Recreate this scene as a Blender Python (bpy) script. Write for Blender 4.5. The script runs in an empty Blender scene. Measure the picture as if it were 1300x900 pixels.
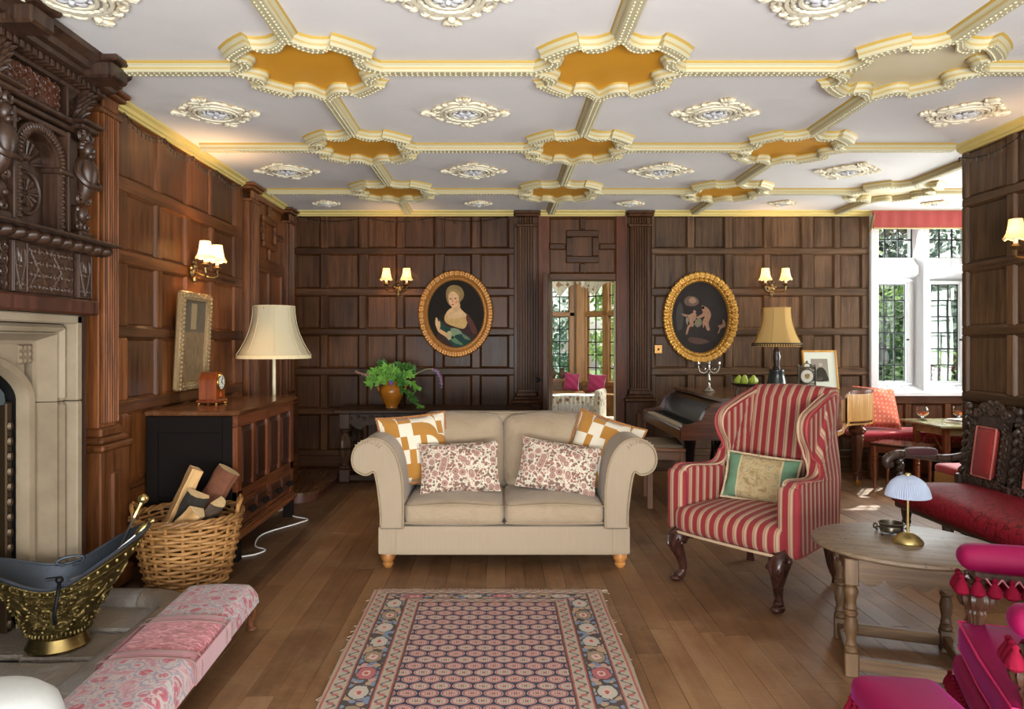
import bpy, math, random
from math import sin, cos, pi, radians, sqrt, atan2, hypot
from mathutils import Vector, Matrix
C = bpy.context.scene.collection
SC = bpy.context.scene
random.seed(7)

# ------------------------------------------------------------------ camera, light, exposure
EYE = 1.35          # eye height; f = 900 px on a 1300 px wide frame
cd = bpy.data.cameras.new('camera'); cam = bpy.data.objects.new('camera', cd); C.objects.link(cam)
cam.location = (0, 0, EYE); cam.rotation_euler = (pi/2, 0, 0)
cd.sensor_width = 36; cd.lens = 36*900/1300; cd.shift_x = 17/1300; cd.shift_y = -14/1300
cd.clip_start = .05; cd.clip_end = 200
SC.camera = cam
vs = SC.view_settings
vs.view_transform = 'Standard'; vs.look = 'None'; vs.gamma = 1; vs.exposure = 0.0
try: vs.use_curve_mapping = False
except Exception: pass
SC.display_settings.display_device = 'sRGB'
w = bpy.data.worlds.new('world'); SC.world = w; w.use_nodes = True
wn = w.node_tree; wn.nodes.clear()
wo = wn.nodes.new('ShaderNodeOutputWorld'); wb = wn.nodes.new('ShaderNodeBackground')
sky = wn.nodes.new('ShaderNodeTexSky')
sky.sky_type = 'NISHITA'; sky.sun_disc = False
sky.sun_elevation = radians(50); sky.sun_rotation = radians(35); sky.air_density = 1.0; sky.dust_density = 3.0; sky.ozone_density = .6
wb.inputs['Strength'].default_value = .22
hs = wn.nodes.new('ShaderNodeHueSaturation'); hs.inputs['Saturation'].default_value = .45
wn.links.new(sky.outputs[0], hs.inputs['Color']); wn.links.new(hs.outputs[0], wb.inputs['Color']); wn.links.new(wb.outputs[0], wo.inputs['Surface'])

def light(name, kind, loc, rot, energy, color=(1, 1, 1), **kw):
    d = bpy.data.lights.new(name, kind); d.energy = energy; d.color = color
    for k, v in kw.items(): setattr(d, k, v)
    o = bpy.data.objects.new(name, d); C.objects.link(o); o.location = loc; o.rotation_euler = rot
    return o
def aim(o, target):
    o.rotation_euler = (Vector(target)-Vector(o.location)).to_track_quat('-Z', 'Y').to_euler()
# sun through the alcove windows (from the back right)
el = radians(48); az = Vector((.575, .818, 0)).normalized()
sun = light('sun', 'SUN', (12, 17, 16), (0, 0, 0), 12, (1, .95, .86), angle=radians(.6))
sun.rotation_euler = (-(Vector((az.x*cos(el), az.y*cos(el), sin(el))))).to_track_quat('-Z', 'Y').to_euler()
# added fills behind the camera and beside the alcove, plus window daylight
L1 = light('rear_fill', 'AREA', (1.3, -1.6, 1.75), (0, 0, 0), 78, (1, .985, .955), shape='RECTANGLE', size=4.2, size_y=2.0); aim(L1, (.2, 5, 1.5))  # broad front fill added behind the camera; no rear window is built
L5 = light('ceiling_fill', 'AREA', (.6, -1.5, .7), (0, 0, 0), 460, (.975, .99, 1), shape='RECTANGLE', size=4.4, size_y=1.0); aim(L5, (.4, 4.0, 2.75))  # upward fill added behind the camera to brighten the ceiling
L2 = light('daylight_alcove_window', 'AREA', (4.4, 7.75, 1.7), (0, 0, 0), 85, (.96, .98, 1), shape='RECTANGLE', size=1.0, size_y=1.7); aim(L2, (2.6, 3.5, 1.0))
L3 = light('alcove_side_fill', 'AREA', (5.6, 6.2, 1.6), (0, 0, 0), 260, (1, .98, .95), shape='RECTANGLE', size=1.6, size_y=1.7); aim(L3, (1.0, 4.6, 1.5))  # fill added at the unseen alcove side to brighten settee and ceiling
L4 = light('daylight_next_room', 'AREA', (2.4, 8.9, 2.0), (0, 0, 0), 45, (1, .97, .92), shape='RECTANGLE', size=1.0, size_y=1.4); aim(L4, (1.0, 9.2, .6))

# ------------------------------------------------------------------ shader shorthand
class S:
    def __init__(s, t, k): s.t = t; s.k = k
    def op(s, o, b=None, c=None):
        return s.t.math(o, s, b, c)
    def __add__(s, b): return s.op('ADD', b)
    def __radd__(s, b): return s.op('ADD', b)
    def __sub__(s, b): return s.op('SUBTRACT', b)
    def __rsub__(s, b): return s.t.math('SUBTRACT', b, s)
    def __mul__(s, b): return s.op('MULTIPLY', b)
    def __rmul__(s, b): return s.op('MULTIPLY', b)
    def __truediv__(s, b): return s.op('DIVIDE', b)
    def fr(s): return s.op('FRACT')
    def fl(s): return s.op('FLOOR')
    def ab(s): return s.op('ABSOLUTE')
    def sn(s): return s.op('SINE')
    def lt(s, b): return s.op('LESS_THAN', b)
    def gt(s, b): return s.op('GREATER_THAN', b)
    def mn(s, b): return s.op('MINIMUM', b)
    def mx(s, b): return s.op('MAXIMUM', b)
    def pw(s, b): return s.op('POWER', b)
    def mod(s, b): return s.op('FLOORED_MODULO', b)
    def sq(s): return s.op('SQRT')
    def inv(s): return s.t.math('SUBTRACT', 1.0, s)
class T:
    def __init__(t, nt): t.nt = nt
    def put(t, sock, v):
        if isinstance(v, S): t.nt.links.new(v.k, sock)
        elif v is not None:
            if isinstance(v, (tuple, list)) and len(v) == 3 and sock.type == 'RGBA': v = (*v, 1)
            sock.default_value = v
    def n(t, kind): return t.nt.nodes.new(kind)
    def math(t, o, a, b=None, c=None):
        n = t.n('ShaderNodeMath'); n.operation = o
        t.put(n.inputs[0], a)
        if b is not None: t.put(n.inputs[1], b)
        if c is not None: t.put(n.inputs[2], c)
        return S(t, n.outputs[0])
    def co(t, which='Object'):
        n = t.n('ShaderNodeTexCoord'); return S(t, n.outputs[which])
    def geo(t):
        n = t.n('ShaderNodeNewGeometry'); return S(t, n.outputs['Position'])
    def sep(t, v):
        n = t.n('ShaderNodeSeparateXYZ'); t.put(n.inputs[0], v)
        return S(t, n.outputs[0]), S(t, n.outputs[1]), S(t, n.outputs[2])
    def xyz(t, x, y, z):
        n = t.n('ShaderNodeCombineXYZ'); t.put(n.inputs[0], x); t.put(n.inputs[1], y); t.put(n.inputs[2], z)
        return S(t, n.outputs[0])
    def rnd(t):
        n = t.n('ShaderNodeObjectInfo'); return S(t, n.outputs['Random'])
    def map(t, v, scale=(1, 1, 1), loc=None):
        n = t.n('ShaderNodeMapping'); t.put(n.inputs['Vector'], v); n.inputs['Scale'].default_value = scale
        if loc is not None: t.put(n.inputs['Location'], loc)
        return S(t, n.outputs[0])
    def noise(t, v, scale=5, detail=3, rough=.55, dist=0):
        n = t.n('ShaderNodeTexNoise'); t.put(n.inputs['Vector'], v); n.inputs['Scale'].default_value = scale
        n.inputs['Detail'].default_value = detail; n.inputs['Roughness'].default_value = rough; n.inputs['Distortion'].default_value = dist
        return S(t, n.outputs[0])
    def vor(t, v, scale=5, feature='F1', out=0, rand=1):
        n = t.n('ShaderNodeTexVoronoi'); n.feature = feature; t.put(n.inputs['Vector'], v); n.inputs['Scale'].default_value = scale
        n.inputs['Randomness'].default_value = rand
        return S(t, n.outputs[out])
    def mix(t, f, a, b, mode='MIX'):
        n = t.n('ShaderNodeMix'); n.data_type = 'RGBA'; n.blend_type = mode
        t.put(n.inputs[0], f); t.put(n.inputs[6], a); t.put(n.inputs[7], b)
        return S(t, n.outputs[2])
    def ramp(t, f, stops, const=False):
        n = t.n('ShaderNodeValToRGB'); t.put(n.inputs[0], f); r = n.color_ramp
        if const: r.interpolation = 'CONSTANT'
        while len(r.elements) < len(stops): r.elements.new(.5)
        for e, (p, c) in zip(r.elements, stops):
            e.position = p; e.color = (*c, 1) if len(c) == 3 else c
        return S(t, n.outputs[0])
    def out(t, col, rough=.5, metal=0., bump=None, bs=.3, bd=.01, **kw):
        b = t.n('ShaderNodeBsdfPrincipled'); o = t.n('ShaderNodeOutputMaterial')
        t.put(b.inputs['Base Color'], col); t.put(b.inputs['Roughness'], rough); t.put(b.inputs['Metallic'], metal)
        for k, v in kw.items(): t.put(b.inputs[k.replace('_', ' ')], v)
        if bump is not None:
            n = t.n('ShaderNodeBump'); t.put(n.inputs['Height'], bump); n.inputs['Strength'].default_value = bs; n.inputs['Distance'].default_value = bd
            t.nt.links.new(n.outputs[0], b.inputs['Normal'])
        t.nt.links.new(b.outputs[0], o.inputs['Surface'])
def rgb(h):
    h = h.lstrip('#'); v = [int(h[i:i+2], 16)/255 for i in (0, 2, 4)]
    return tuple(c/12.92 if c <= .04045 else ((c+.055)/1.055)**2.4 for c in v)
def material(name, fn):
    m = bpy.data.materials.new(name); m.use_nodes = True; m.node_tree.nodes.clear(); fn(T(m.node_tree)); return m
def plain(name, col, rough=.5, metal=0., var=.12, nscale=20, bs=.15, bd=.004, **kw):
    col = rgb(col) if isinstance(col, str) else col
    def f(t):
        n = t.noise(t.co(), nscale, 4)
        c = t.mix(n, tuple(x*(1-var) for x in col), tuple(min(1, x*(1+var)) for x in col))
        t.out(c, rough, metal, n, bs, bd, **kw)
    return material(name, f)
def wood(name, dark, light_, axis='z', rough=.42, fine=1., spread=.35, bs=.12, coat=0., gl=.6, spec=.5):
    dark = rgb(dark) if isinstance(dark, str) else dark; light_ = rgb(light_) if isinstance(light_, str) else light_
    def f(t):
        r = t.rnd(); v = t.co()
        off = t.xyz(r*31, r*17, r*23)
        st = {'x': (.06, 1, 1), 'y': (1, .06, 1), 'z': (1, 1, .06)}[axis]
        vv = t.map(v, st, off)
        g1 = t.noise(vv, 26*fine, 5, .6, .6); g2 = t.noise(vv, 110*fine, 2, .5); g3 = t.noise(t.map(v, (1, 1, 1), off), 2.2, 2)
        f_ = g1*.55+g2*.2+g3*.25
        f_ = (f_-.5)*2.1*gl/.6+.5
        c = t.ramp(f_, [(.15, dark), (.85, light_)])
        k = t.math('MULTIPLY_ADD', r, spread*2, 1-spread)
        hsv = t.n('ShaderNodeHueSaturation'); t.put(hsv.inputs['Color'], c); t.put(hsv.inputs['Value'], k)
        rr = t.math('MULTIPLY_ADD', g1, .25, rough-.12)
        t.out(S(t, hsv.outputs[0]), rr, 0, g1*.6+g2*.4, bs, .004, Coat_Weight=coat, Coat_Roughness=.2, Specular_IOR_Level=spec)
    return material(name, f)

# ------------------------------------------------------------------ mesh shorthand
def spline(pts, k=6, closed=False):
    P = [Vector(p) for p in pts]; n = len(P); out = []
    rng = range(n) if closed else range(n-1)
    for i in rng:
        p0 = P[(i-1) % n] if closed or i > 0 else P[0]*2-P[1]
        p1 = P[i]; p2 = P[(i+1) % n]
        p3 = P[(i+2) % n] if closed or i < n-2 else P[n-1]*2-P[n-2]
        for j in range(k):
            u = j/k
            out.append(.5*((2*p1)+(p2-p0)*u+(2*p0-5*p1+4*p2-p3)*u*u+(3*p1-p0-3*p2+p3)*u**3))
    if not closed: out.append(P[-1])
    return out
class MB:
    def __init__(s, m=None): s.v = []; s.f = []; s.m = m or Matrix()
    def add(s, vs, fs, m=None):
        mm = s.m @ m if m is not None else s.m
        b = len(s.v); s.v += [mm @ Vector(p) for p in vs]; s.f += [[b+i for i in f] for f in fs]; return s
    def b(s, x0, x1, y0, y1, z0, z1, m=None):
        vs = [(x, y, z) for z in (z0, z1) for y in (y0, y1) for x in (x0, x1)]
        return s.add(vs, [(0, 2, 3, 1), (4, 5, 7, 6), (0, 1, 5, 4), (2, 6, 7, 3), (0, 4, 6, 2), (1, 3, 7, 5)], m)
    def cb(s, x0, x1, y0, y1, z0, z1, c=.006, m=None):
        """box with chamfered edges"""
        if x0 > x1: x0, x1 = x1, x0
        if y0 > y1: y0, y1 = y1, y0
        if z0 > z1: z0, z1 = z1, z0
        c = min(c, (x1-x0)*.45, (y1-y0)*.45, (z1-z0)*.45)
        L = ((x0, x1), (y0, y1), (z0, z1)); idx = {}; vs = []; fs = []
        for sx in (0, 1):
            for sy in (0, 1):
                for sz in (0, 1):
                    sg = (sx, sy, sz)
                    for a in range(3):
                        p = [L[k][sg[k]]+(0 if k == a else (c if sg[k] == 0 else -c)) for k in range(3)]
                        idx[sg, a] = len(vs); vs.append(p)
        for a in range(3):
            b_, c_ = (a+1) % 3, (a+2) % 3
            for q in (0, 1):
                ring = []
                for (i, j) in ((0, 0), (1, 0), (1, 1), (0, 1)):
                    sg = [0, 0, 0]; sg[a] = q; sg[b_] = i; sg[c_] = j; ring.append(idx[tuple(sg), a])
                fs.append(ring if q else ring[::-1])
            for i in (0, 1):
                for j in (0, 1):
                    A = [0, 0, 0]; B = [0, 0, 0]; A[b_] = B[b_] = i; A[c_] = B[c_] = j; B[a] = 1
                    A = tuple(A); B = tuple(B)
                    q = [idx[A, b_], idx[B, b_], idx[B, c_], idx[A, c_]]
                    fs.append(q if (i == j) else q[::-1])
        for sx in (0, 1):
            for sy in (0, 1):
                for sz in (0, 1):
                    q = [idx[(sx, sy, sz), a] for a in range(3)]
                    fs.append(q if (sx+sy+sz) % 2 else q[::-1])
        return s.add(vs, fs, m)
    def rb(s, x0, x1, y0, y1, z0, z1, r=.03, n=6, puff=(0, 0, 0), m=None, fn=None):
        """rounded soft box; puff bulges each axis' faces"""
        ce = Vector(((x0+x1)/2, (y0+y1)/2, (z0+z1)/2)); h = Vector(((x1-x0)/2, (y1-y0)/2, (z1-z0)/2))
        r = min(r, h.x, h.y, h.z); inn = [max(1e-6, h[k]-r) for k in range(3)]
        key = {}; vs = []; fs = []
        def par(i, k):                        # denser near the edges
            u = -1+2*i/n; return math.copysign(1-(1-abs(u))**1.5, u)
        for a in range(3):
            b_, c_ = (a+1) % 3, (a+2) % 3
            for q in (-1, 1):
                g = {}
                for i in range(n+1):
                    for j in range(n+1):
                        p = [0, 0, 0]; p[a] = q*h[a]; p[b_] = par(i, b_)*h[b_]; p[c_] = par(j, c_)*h[c_]
                        cl = [max(-inn[k], min(inn[k], p[k])) for k in range(3)]
                        d = Vector(p)-Vector(cl)
                        if d.length > 1e-9: d = d.normalized()*r
                        o = Vector(cl)+d
                        u = [max(-1, min(1, o[k]/h[k])) for k in range(3)]
                        for k in range(3):
                            k1, k2 = (k+1) % 3, (k+2) % 3
                            o[k] += puff[k]*u[k]*(1-u[k1]**2)*(1-u[k2]**2)
                        kk = (round(p[0], 6), round(p[1], 6), round(p[2], 6))
                        if kk not in key:
                            key[kk] = len(vs); w_ = o+ce
                            vs.append(fn(w_) if fn else w_)
                        g[i, j] = key[kk]
                for i in range(n):
                    for j in range(n):
                        f = [g[i, j], g[i+1, j], g[i+1, j+1], g[i, j+1]]
                        fs.append(f if q > 0 else f[::-1])
        return s.add(vs, fs, m)
    def lathe(s, prof, n=16, c=(0, 0, 0), m=None, cap=True, ripple=None):
        vs = []; fs = []; k = len(prof)
        for i in range(n):
            a = 2*pi*i/n
            for (r, z) in prof:
                rr = r*(1+(ripple[0]*cos(ripple[1]*a) if ripple else 0))
                vs.append((c[0]+rr*cos(a), c[1]+rr*sin(a), c[2]+z))
        for i in range(n):
            j = (i+1) % n
            for q in range(k-1): fs.append((i*k+q, j*k+q, j*k+q+1, i*k+q+1))
        if cap:
            if prof[0][0] > 1e-5: fs.append([i*k for i in range(n)][::-1])
            if prof[-1][0] > 1e-5: fs.append([i*k+k-1 for i in range(n)])
        return s.add(vs, fs, m)
    def tube(s, pts, r, n=8, m=None, cap=True, closed=False, flat=1., up=None):
        P = [Vector(p) for p in pts]; k = len(P)
        R = r if isinstance(r, (list, tuple)) else [r]*k
        if len(R) != k: R = [R[min(len(R)-1, int(i*(len(R)-1)/(k-1)))]*(1-((i*(len(R)-1)/(k-1)) % 1))+R[min(len(R)-1, int(i*(len(R)-1)/(k-1))+1)]*((i*(len(R)-1)/(k-1)) % 1) for i in range(k)]
        vs = []; fs = []; N = None
        for i in range(k):
            if closed: tg = (P[(i+1) % k]-P[i-1])
            else: tg = P[min(i+1, k-1)]-P[max(i-1, 0)]
            tg = tg.normalized() if tg.length > 1e-9 else Vector((0, 0, 1))
            if N is None:
                ref = Vector(up) if up else (Vector((0, 0, 1)) if abs(tg.z) < .9 else Vector((1, 0, 0)))
                N = (ref-tg*ref.dot(tg)).normalized()
            else:
                N = (N-tg*N.dot(tg)); N = N.normalized() if N.length > 1e-6 else tg.orthogonal().normalized()
            B = tg.cross(N)
            for j in range(n):
                a = 2*pi*j/n; vs.append(P[i]+N*(R[i]*cos(a))+B*(R[i]*flat*sin(a)))
        for i in range(k if closed else k-1):
            i2 = (i+1) % k
            for j in range(n):
                j2 = (j+1) % n; fs.append((i*n+j, i*n+j2, i2*n+j2, i2*n+j))
        if cap and not closed:
            fs.append([j for j in range(n)][::-1]); fs.append([(k-1)*n+j for j in range(n)])
        return s.add(vs, fs, m)
    def prism(s, poly, z0, z1, m=None):
        """extrude a 2-D polygon (x, y) from z0 to z1 ; m places it"""
        a = sum(poly[i][0]*poly[(i+1) % len(poly)][1]-poly[(i+1) % len(poly)][0]*poly[i][1] for i in range(len(poly)))
        if a < 0: poly = poly[::-1]
        n = len(poly); vs = [(p[0], p[1], z0) for p in poly]+[(p[0], p[1], z1) for p in poly]
        fs = [tuple(range(n))[::-1], tuple(range(n, 2*n))]+[(i, (i+1) % n, n+(i+1) % n, n+i) for i in range(n)]
        return s.add(vs, fs, m)
    def rings(s, rings, m=None, closed=True, cap=(False, False)):
        k = len(rings[0]); vs = [p for r in rings for p in r]; fs = []
        for i in range(len(rings)-1):
            for j in range(k if closed else k-1):
                j2 = (j+1) % k; fs.append((i*k+j, i*k+j2, (i+1)*k+j2, (i+1)*k+j))
        if cap[0]: fs.append(list(range(k))[::-1])
        if cap[1]: fs.append([(len(rings)-1)*k+j for j in range(k)])
        return s.add(vs, fs, m)
    def ball(s, c, r, n=10, k=6, m=None):
        r = r if isinstance(r, (tuple, list)) else (r, r, r)
        prof = [(max(1e-6, sin(pi*i/k)), -cos(pi*i/k)) for i in range(k+1)]
        return s.lathe(prof, n, m=Matrix.Translation(c) @ Matrix.Diagonal((*r, 1)) if m is None else m @ Matrix.Translation(c) @ Matrix.Diagonal((*r, 1)), cap=False)
    def build(s, name, mat, parent=None, smooth=38, kind=None, fixn=False):
        me = bpy.data.meshes.new(name); me.from_pydata([tuple(p) for p in s.v], [], s.f); me.materials.append(mat)
        if fixn:
            import bmesh
            bm = bmesh.new(); bm.from_mesh(me); bmesh.ops.recalc_face_normals(bm, faces=bm.faces); bm.to_mesh(me); bm.free()
        if smooth:
            me.polygons.foreach_set('use_smooth', [True]*len(me.polygons)); me.set_sharp_from_angle(angle=radians(smooth))
        o = bpy.data.objects.new(name, me); C.objects.link(o)
        if parent: o.parent = parent
        if kind: o['kind'] = kind
        return o
def thing(name, label, cat, loc=(0, 0, 0), rz=0, group=None):
    o = bpy.data.objects.new(name, None); C.objects.link(o); o.location = loc; o.rotation_euler = (0, 0, rz)
    o.empty_display_size = .1
    o['label'] = label; o['category'] = cat
    if group: o['group'] = group
    return o
def tag(o, label, cat, group=None):
    o['label'] = label; o['category'] = cat
    if group: o['group'] = group
    return o
def struct(o): o['kind'] = 'structure'; return o
def dup(root, loc, rz=None, label=None):
    r = root.copy(); C.objects.link(r); r.location = loc
    if rz is not None: r.rotation_euler = (0, 0, rz)
    if label: r['label'] = label
    for ch in list(root.children):
        c = ch.copy(); C.objects.link(c); c.parent = r
        for g in list(ch.children):
            d = g.copy(); C.objects.link(d); d.parent = c
    return r
def TR(x=0, y=0, z=0, rx=0, ry=0, rz=0, s=1):
    return Matrix.Translation((x, y, z)) @ Matrix.Rotation(rz, 4, 'Z') @ Matrix.Rotation(ry, 4, 'Y') @ Matrix.Rotation(rx, 4, 'X') @ Matrix.Diagonal((s, s, s, 1))
def XZ(y=0):      # puts a prism's (x, y, z) at (x, depth, height): polygon drawn in X-Z, extruded towards -Y
    return Matrix(((1, 0, 0, 0), (0, 0, -1, y), (0, 1, 0, 0), (0, 0, 0, 1)))
# ------------------------------------------------------------------ shared materials
OAK = dict(rough=.40, spread=.28, bs=.1)
oak = {a: wood('oak_back_'+a, '#231208', '#5f3c20', a, spec=.22, **OAK) for a in 'xyz'}
oakl = {a: wood('oak_left_'+a, '#2b160a', '#824d26', a, rough=.36, spread=.42, bs=.12) for a in 'xyz'}
oakr = {a: wood('oak_right_'+a, '#281a0f', '#674c34', a, spec=.3, **OAK) for a in 'xyz'}
carved = wood('carved_oak', '#1c110c', '#4d3526', 'z', rough=.38, spread=.1)
carved_red = wood('carved_oak_red', '#2a150d', '#5f3421', 'z', rough=.4, spread=.1)
plaster = plain('ceiling_plaster', '#e2e0de', .85, var=.04, nscale=3, bs=.25, bd=.02)
def _mould(t):
    x, y, z = t.sep(t.co()); n = t.noise(t.co(), 14, 3)
    hi = z.gt(-.012).mx(z.lt(-.026)*z.gt(-.036)*.7)
    c = t.mix(hi, rgb('#c2bc9c'), rgb('#b8963f')); c = t.mix(n*.25, c, rgb('#a8965a'))
    t.out(c, .6, 0, n, .15, .004)
mould = material('moulding_paint', _mould)
beadm = plain('bead_plaster', '#d5cba2', .6, var=.12)
gold_paint = plain('gold_paint', '#d99a28', .55, var=.10, nscale=4)
pale_paint = plain('pale_paint', '#dccfa8', .6, var=.06, nscale=4)
def _ros(t):
    x, y, z = t.sep(t.co()); n = t.noise(t.co(), 24, 3)
    f = ((z+.012)*60+n*1.4-.5).mn(1.).mx(0.)
    t.out(t.mix(f, rgb('#e6dfc6'), rgb('#bb9440')), .6)
rosm = material('rosette_paint', _ros)
yellow = plain('cornice_yellow', '#cdb970', .55, var=.08, nscale=6)
whitepaint = plain('white_paint', '#c9cacc', .5, var=.03)
iron = plain('black_iron', '#1b1b1d', .45, .6)
brass = plain('brass', '#b08a3e', .3, .95, var=.2)
pewter = plain('pewter', '#6d675a', .35, .9)
lead = plain('lead', '#17181a', .5, .4)
def _glass(t):
    tr = t.n('ShaderNodeBsdfTransparent'); gl = t.n('ShaderNodeBsdfGlossy'); gl.inputs['Roughness'].default_value = .03
    fr = t.n('ShaderNodeLayerWeight'); fr.inputs['Blend'].default_value = .12
    tr.inputs[0].default_value = (.93, .96, .95, 1)
    mx = t.n('ShaderNodeMixShader'); o = t.n('ShaderNodeOutputMaterial')
    for a, b in ((fr.outputs['Facing'], mx.inputs[0]), (tr.outputs[0], mx.inputs[1]), (gl.outputs[0], mx.inputs[2]), (mx.outputs[0], o.inputs['Surface'])): t.nt.links.new(a, b)
glass = material('window_glass', _glass)

# ------------------------------------------------------------------ floor
H = 2.75
fl = struct(MB().b(-2.75, 5.5, -1.8, 7.75, -.12, -.02).build('floor', plain('subfloor', '#2a190e', .8)))
def _plank(t):
    r = t.rnd(); v = t.co(); x, y, z = t.sep(v)
    off = t.xyz(r*31, r*17, r*23)
    vv = t.map(v, (1, .05, 1), off)
    g = t.noise(vv, 30, 5, .6, .5); g2 = t.noise(t.map(v, (1, .3, 1), off), 5, 3); sc = t.noise(t.map(v, (1, 1, 1)), 1.4, 3)
    c = t.ramp(g*.55+g2*.35+r*.26, [(.22, rgb('#4a2f1a')), (.55, rgb('#7a5636')), (.85, rgb('#94714e'))])
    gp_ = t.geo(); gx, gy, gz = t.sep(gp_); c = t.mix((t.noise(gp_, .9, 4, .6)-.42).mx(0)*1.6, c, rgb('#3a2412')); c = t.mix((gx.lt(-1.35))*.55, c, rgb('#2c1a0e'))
    # dry, paler boards with scuffs where people walk
    sx = t.noise(t.map(v, (1.2, 14, 1), off), 9, 3, .7)
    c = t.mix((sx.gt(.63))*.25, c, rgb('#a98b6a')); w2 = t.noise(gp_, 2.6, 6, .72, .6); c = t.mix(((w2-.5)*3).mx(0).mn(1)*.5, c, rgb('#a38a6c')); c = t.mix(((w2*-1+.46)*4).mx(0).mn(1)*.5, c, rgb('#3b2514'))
    t.out(c, t.math('MULTIPLY_ADD', sc, .3, .30)+g*.1, 0, g*.5+sx*.2, .12, .003)
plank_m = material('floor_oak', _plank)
def _frange(a, b, st):
    while a < b-1e-6: yield a; a += st
PW = .112; rp = random.Random(3); pm = {}
for i, x in enumerate(_frange(-2.2, 5.3, PW)):
    y = 1.75-rp.random()*1.2
    if x > 3.2: y = 4.7-rp.random()
    while y < 7.5:
        L = rp.choice((1.7, 2.1, 2.6)); y1 = min(7.5, y+L)
        if y1 > 1.6:
            L2 = round(y1-y, 2)
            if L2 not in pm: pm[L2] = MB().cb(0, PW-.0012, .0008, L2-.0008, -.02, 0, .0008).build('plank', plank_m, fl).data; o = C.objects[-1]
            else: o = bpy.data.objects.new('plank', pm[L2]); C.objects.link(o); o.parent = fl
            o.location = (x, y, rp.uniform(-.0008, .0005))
        y = y1
# raised hearth border board that runs up the room
# ------------------------------------------------------------------ wall panelling
def panel_mb(M_, u0, u1, z0, z1, d=.0):
    m = MB(M_); e = .014; dd = -.016
    # sunk board with a scratch-moulded bevel round it
    m.rings([[(u0, -.03, z0), (u1, -.03, z0), (u1, -.03, z1), (u0, -.03, z1)],
             [(u0, -.004, z0), (u1, -.004, z0), (u1, -.004, z1), (u0, -.004, z1)],
             [(u0+e, dd-.006, z0+e), (u1-e, dd-.006, z0+e), (u1-e, dd-.006, z1-e), (u0+e, dd-.006, z1-e)],
             [(u0+e+.004, dd, z0+e+.004), (u1-e-.004, dd, z0+e+.004), (u1-e-.004, dd, z1-e-.004), (u0+e+.004, dd, z1-e-.004)]], cap=(True, True))
    return m
def framed(wall, M_, cols, rows, mats, hax, ends, ztop, zbot):
    """cols/rows: sunk panels; every rail, muntin and panel is its own child of the wall"""
    u0, u1 = ends; c = .007
    cols = sorted(cols); rows = sorted(rows)
    for (a, b) in cols:
        for (p, q) in rows:
            panel_mb(M_, a, b, p, q).build('panel', mats['z'], wall, smooth=0, fixn=True)
    edges = [u0]+[e for cc in cols for e in cc]+[u1]
    zs = [zbot]+[e for rr in rows for e in rr]+[ztop]
    for i in range(0, len(zs), 2):
        if zs[i+1]-zs[i] > .004: MB(M_).cb(u0, u1, -.03, 0, zs[i], zs[i+1], c).build('rail', mats[hax], wall, smooth=0, fixn=True)
    for i in range(0, len(edges), 2):
        if edges[i+1]-edges[i] > .004:
            for (p, q) in rows:
                MB(M_).cb(edges[i], edges[i+1], -.03, 0, p, q, c).build('muntin' if 0 < i < len(edges)-2 else 'stile', mats['z'], wall, smooth=0, fixn=True)
BK = Matrix(((1, 0, 0, 0), (0, -1, 0, 7.5), (0, 0, 1, 0), (0, 0, 0, 1)))      # (u, d, z) -> back wall
LF = Matrix(((0, 1, 0, -2.2), (1, 0, 0, 0), (0, 0, 1, 0), (0, 0, 0, 1)))      # left wall, u = Y, d = +X
RT = Matrix(((0, -1, 0, 3.29), (1, 0, 0, 0), (0, 0, 1, 0), (0, 0, 0, 1)))     # right partition
def bx(px): return (px-633)/120
ROWS = [(.22, .60), (.665, 1.017), (1.09, 1.44), (1.508, 1.858), (1.933, 2.296), (2.36, 2.70)]
wb_ = struct(MB(BK).b(-2.75, .52, -.16, -.03, 0, H).b(1.31, 3.92, -.16, -.03, 0, H).b(.52, 1.31, -.16, -.03, 2.04, H).b(3.92, 5.5, -.16, -.03, 0, .82).build('wall_back', oak['z'], smooth=0))
colsL = [(bx(a), bx(b)) for a, b in ((374.7, 406.7), (415.6, 455.5), (465.4, 503.8), (512.4, 551.9), (562.5, 598.8), (609.5, 645.8))]
colsR = [(bx(a), bx(b)) for a, b in ((831, 872.5), (881.4, 920.5), (929.4, 970), (978, 1018), (1032.5, 1059), (1067, 1094))]
framed(wb_, BK, colsL, ROWS, oak, 'x', (-2.2, bx(653)), H-.02, .16)
framed(wb_, BK, colsR, ROWS, oakr, 'x', (bx(827), 3.925), H-.02, .16)
# under the window
framed(wb_, BK, [(3.98, 4.30), (4.37, 4.72), (4.79, 5.15)], [(.2, .42), (.47, .71)], oak, 'x', (3.925, 5.3), .80, .14)
# over the door: square within four arms
od = BK
panel_mb(od, bx(697), bx(782), 2.09, 2.68).build('panel', oak['z'], wb_, smooth=0, fixn=True)
MB(od).cb(bx(683), bx(697), -.03, .004, 0, 2.73).build('stile', wood('stile_red', '#30170e', '#6a3d26', 'z', spec=.2, **OAK), wb_, smooth=0, fixn=True)
MB(od).cb(bx(782), bx(796.5), -.03, .004, 0, 2.73).build('stile', bpy.data.materials['stile_red'], wb_, smooth=0, fixn=True)
MB(od).cb(bx(697), bx(782), -.03, 0, 2.68, 2.73).build('rail', oak['x'], wb_, smooth=0, fixn=True)
MB(od).cb(bx(697), bx(782), -.03, 0, 2.02, 2.09).build('rail', oak['x'], wb_, smooth=0, fixn=True)
cx, cz, q, qi = bx(739.5), 2.375, .175, .10
g = MB(od)
for (a, b, c_, d_) in ((cx-q, cx+q, cz+qi, cz+q), (cx-q, cx+q, cz-q, cz-qi), (cx-q, cx-qi, cz-qi, cz+qi), (cx+qi, cx+q, cz-qi, cz+qi)): g.cb(a, b, -.02, .012, c_, d_, .01)
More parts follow.
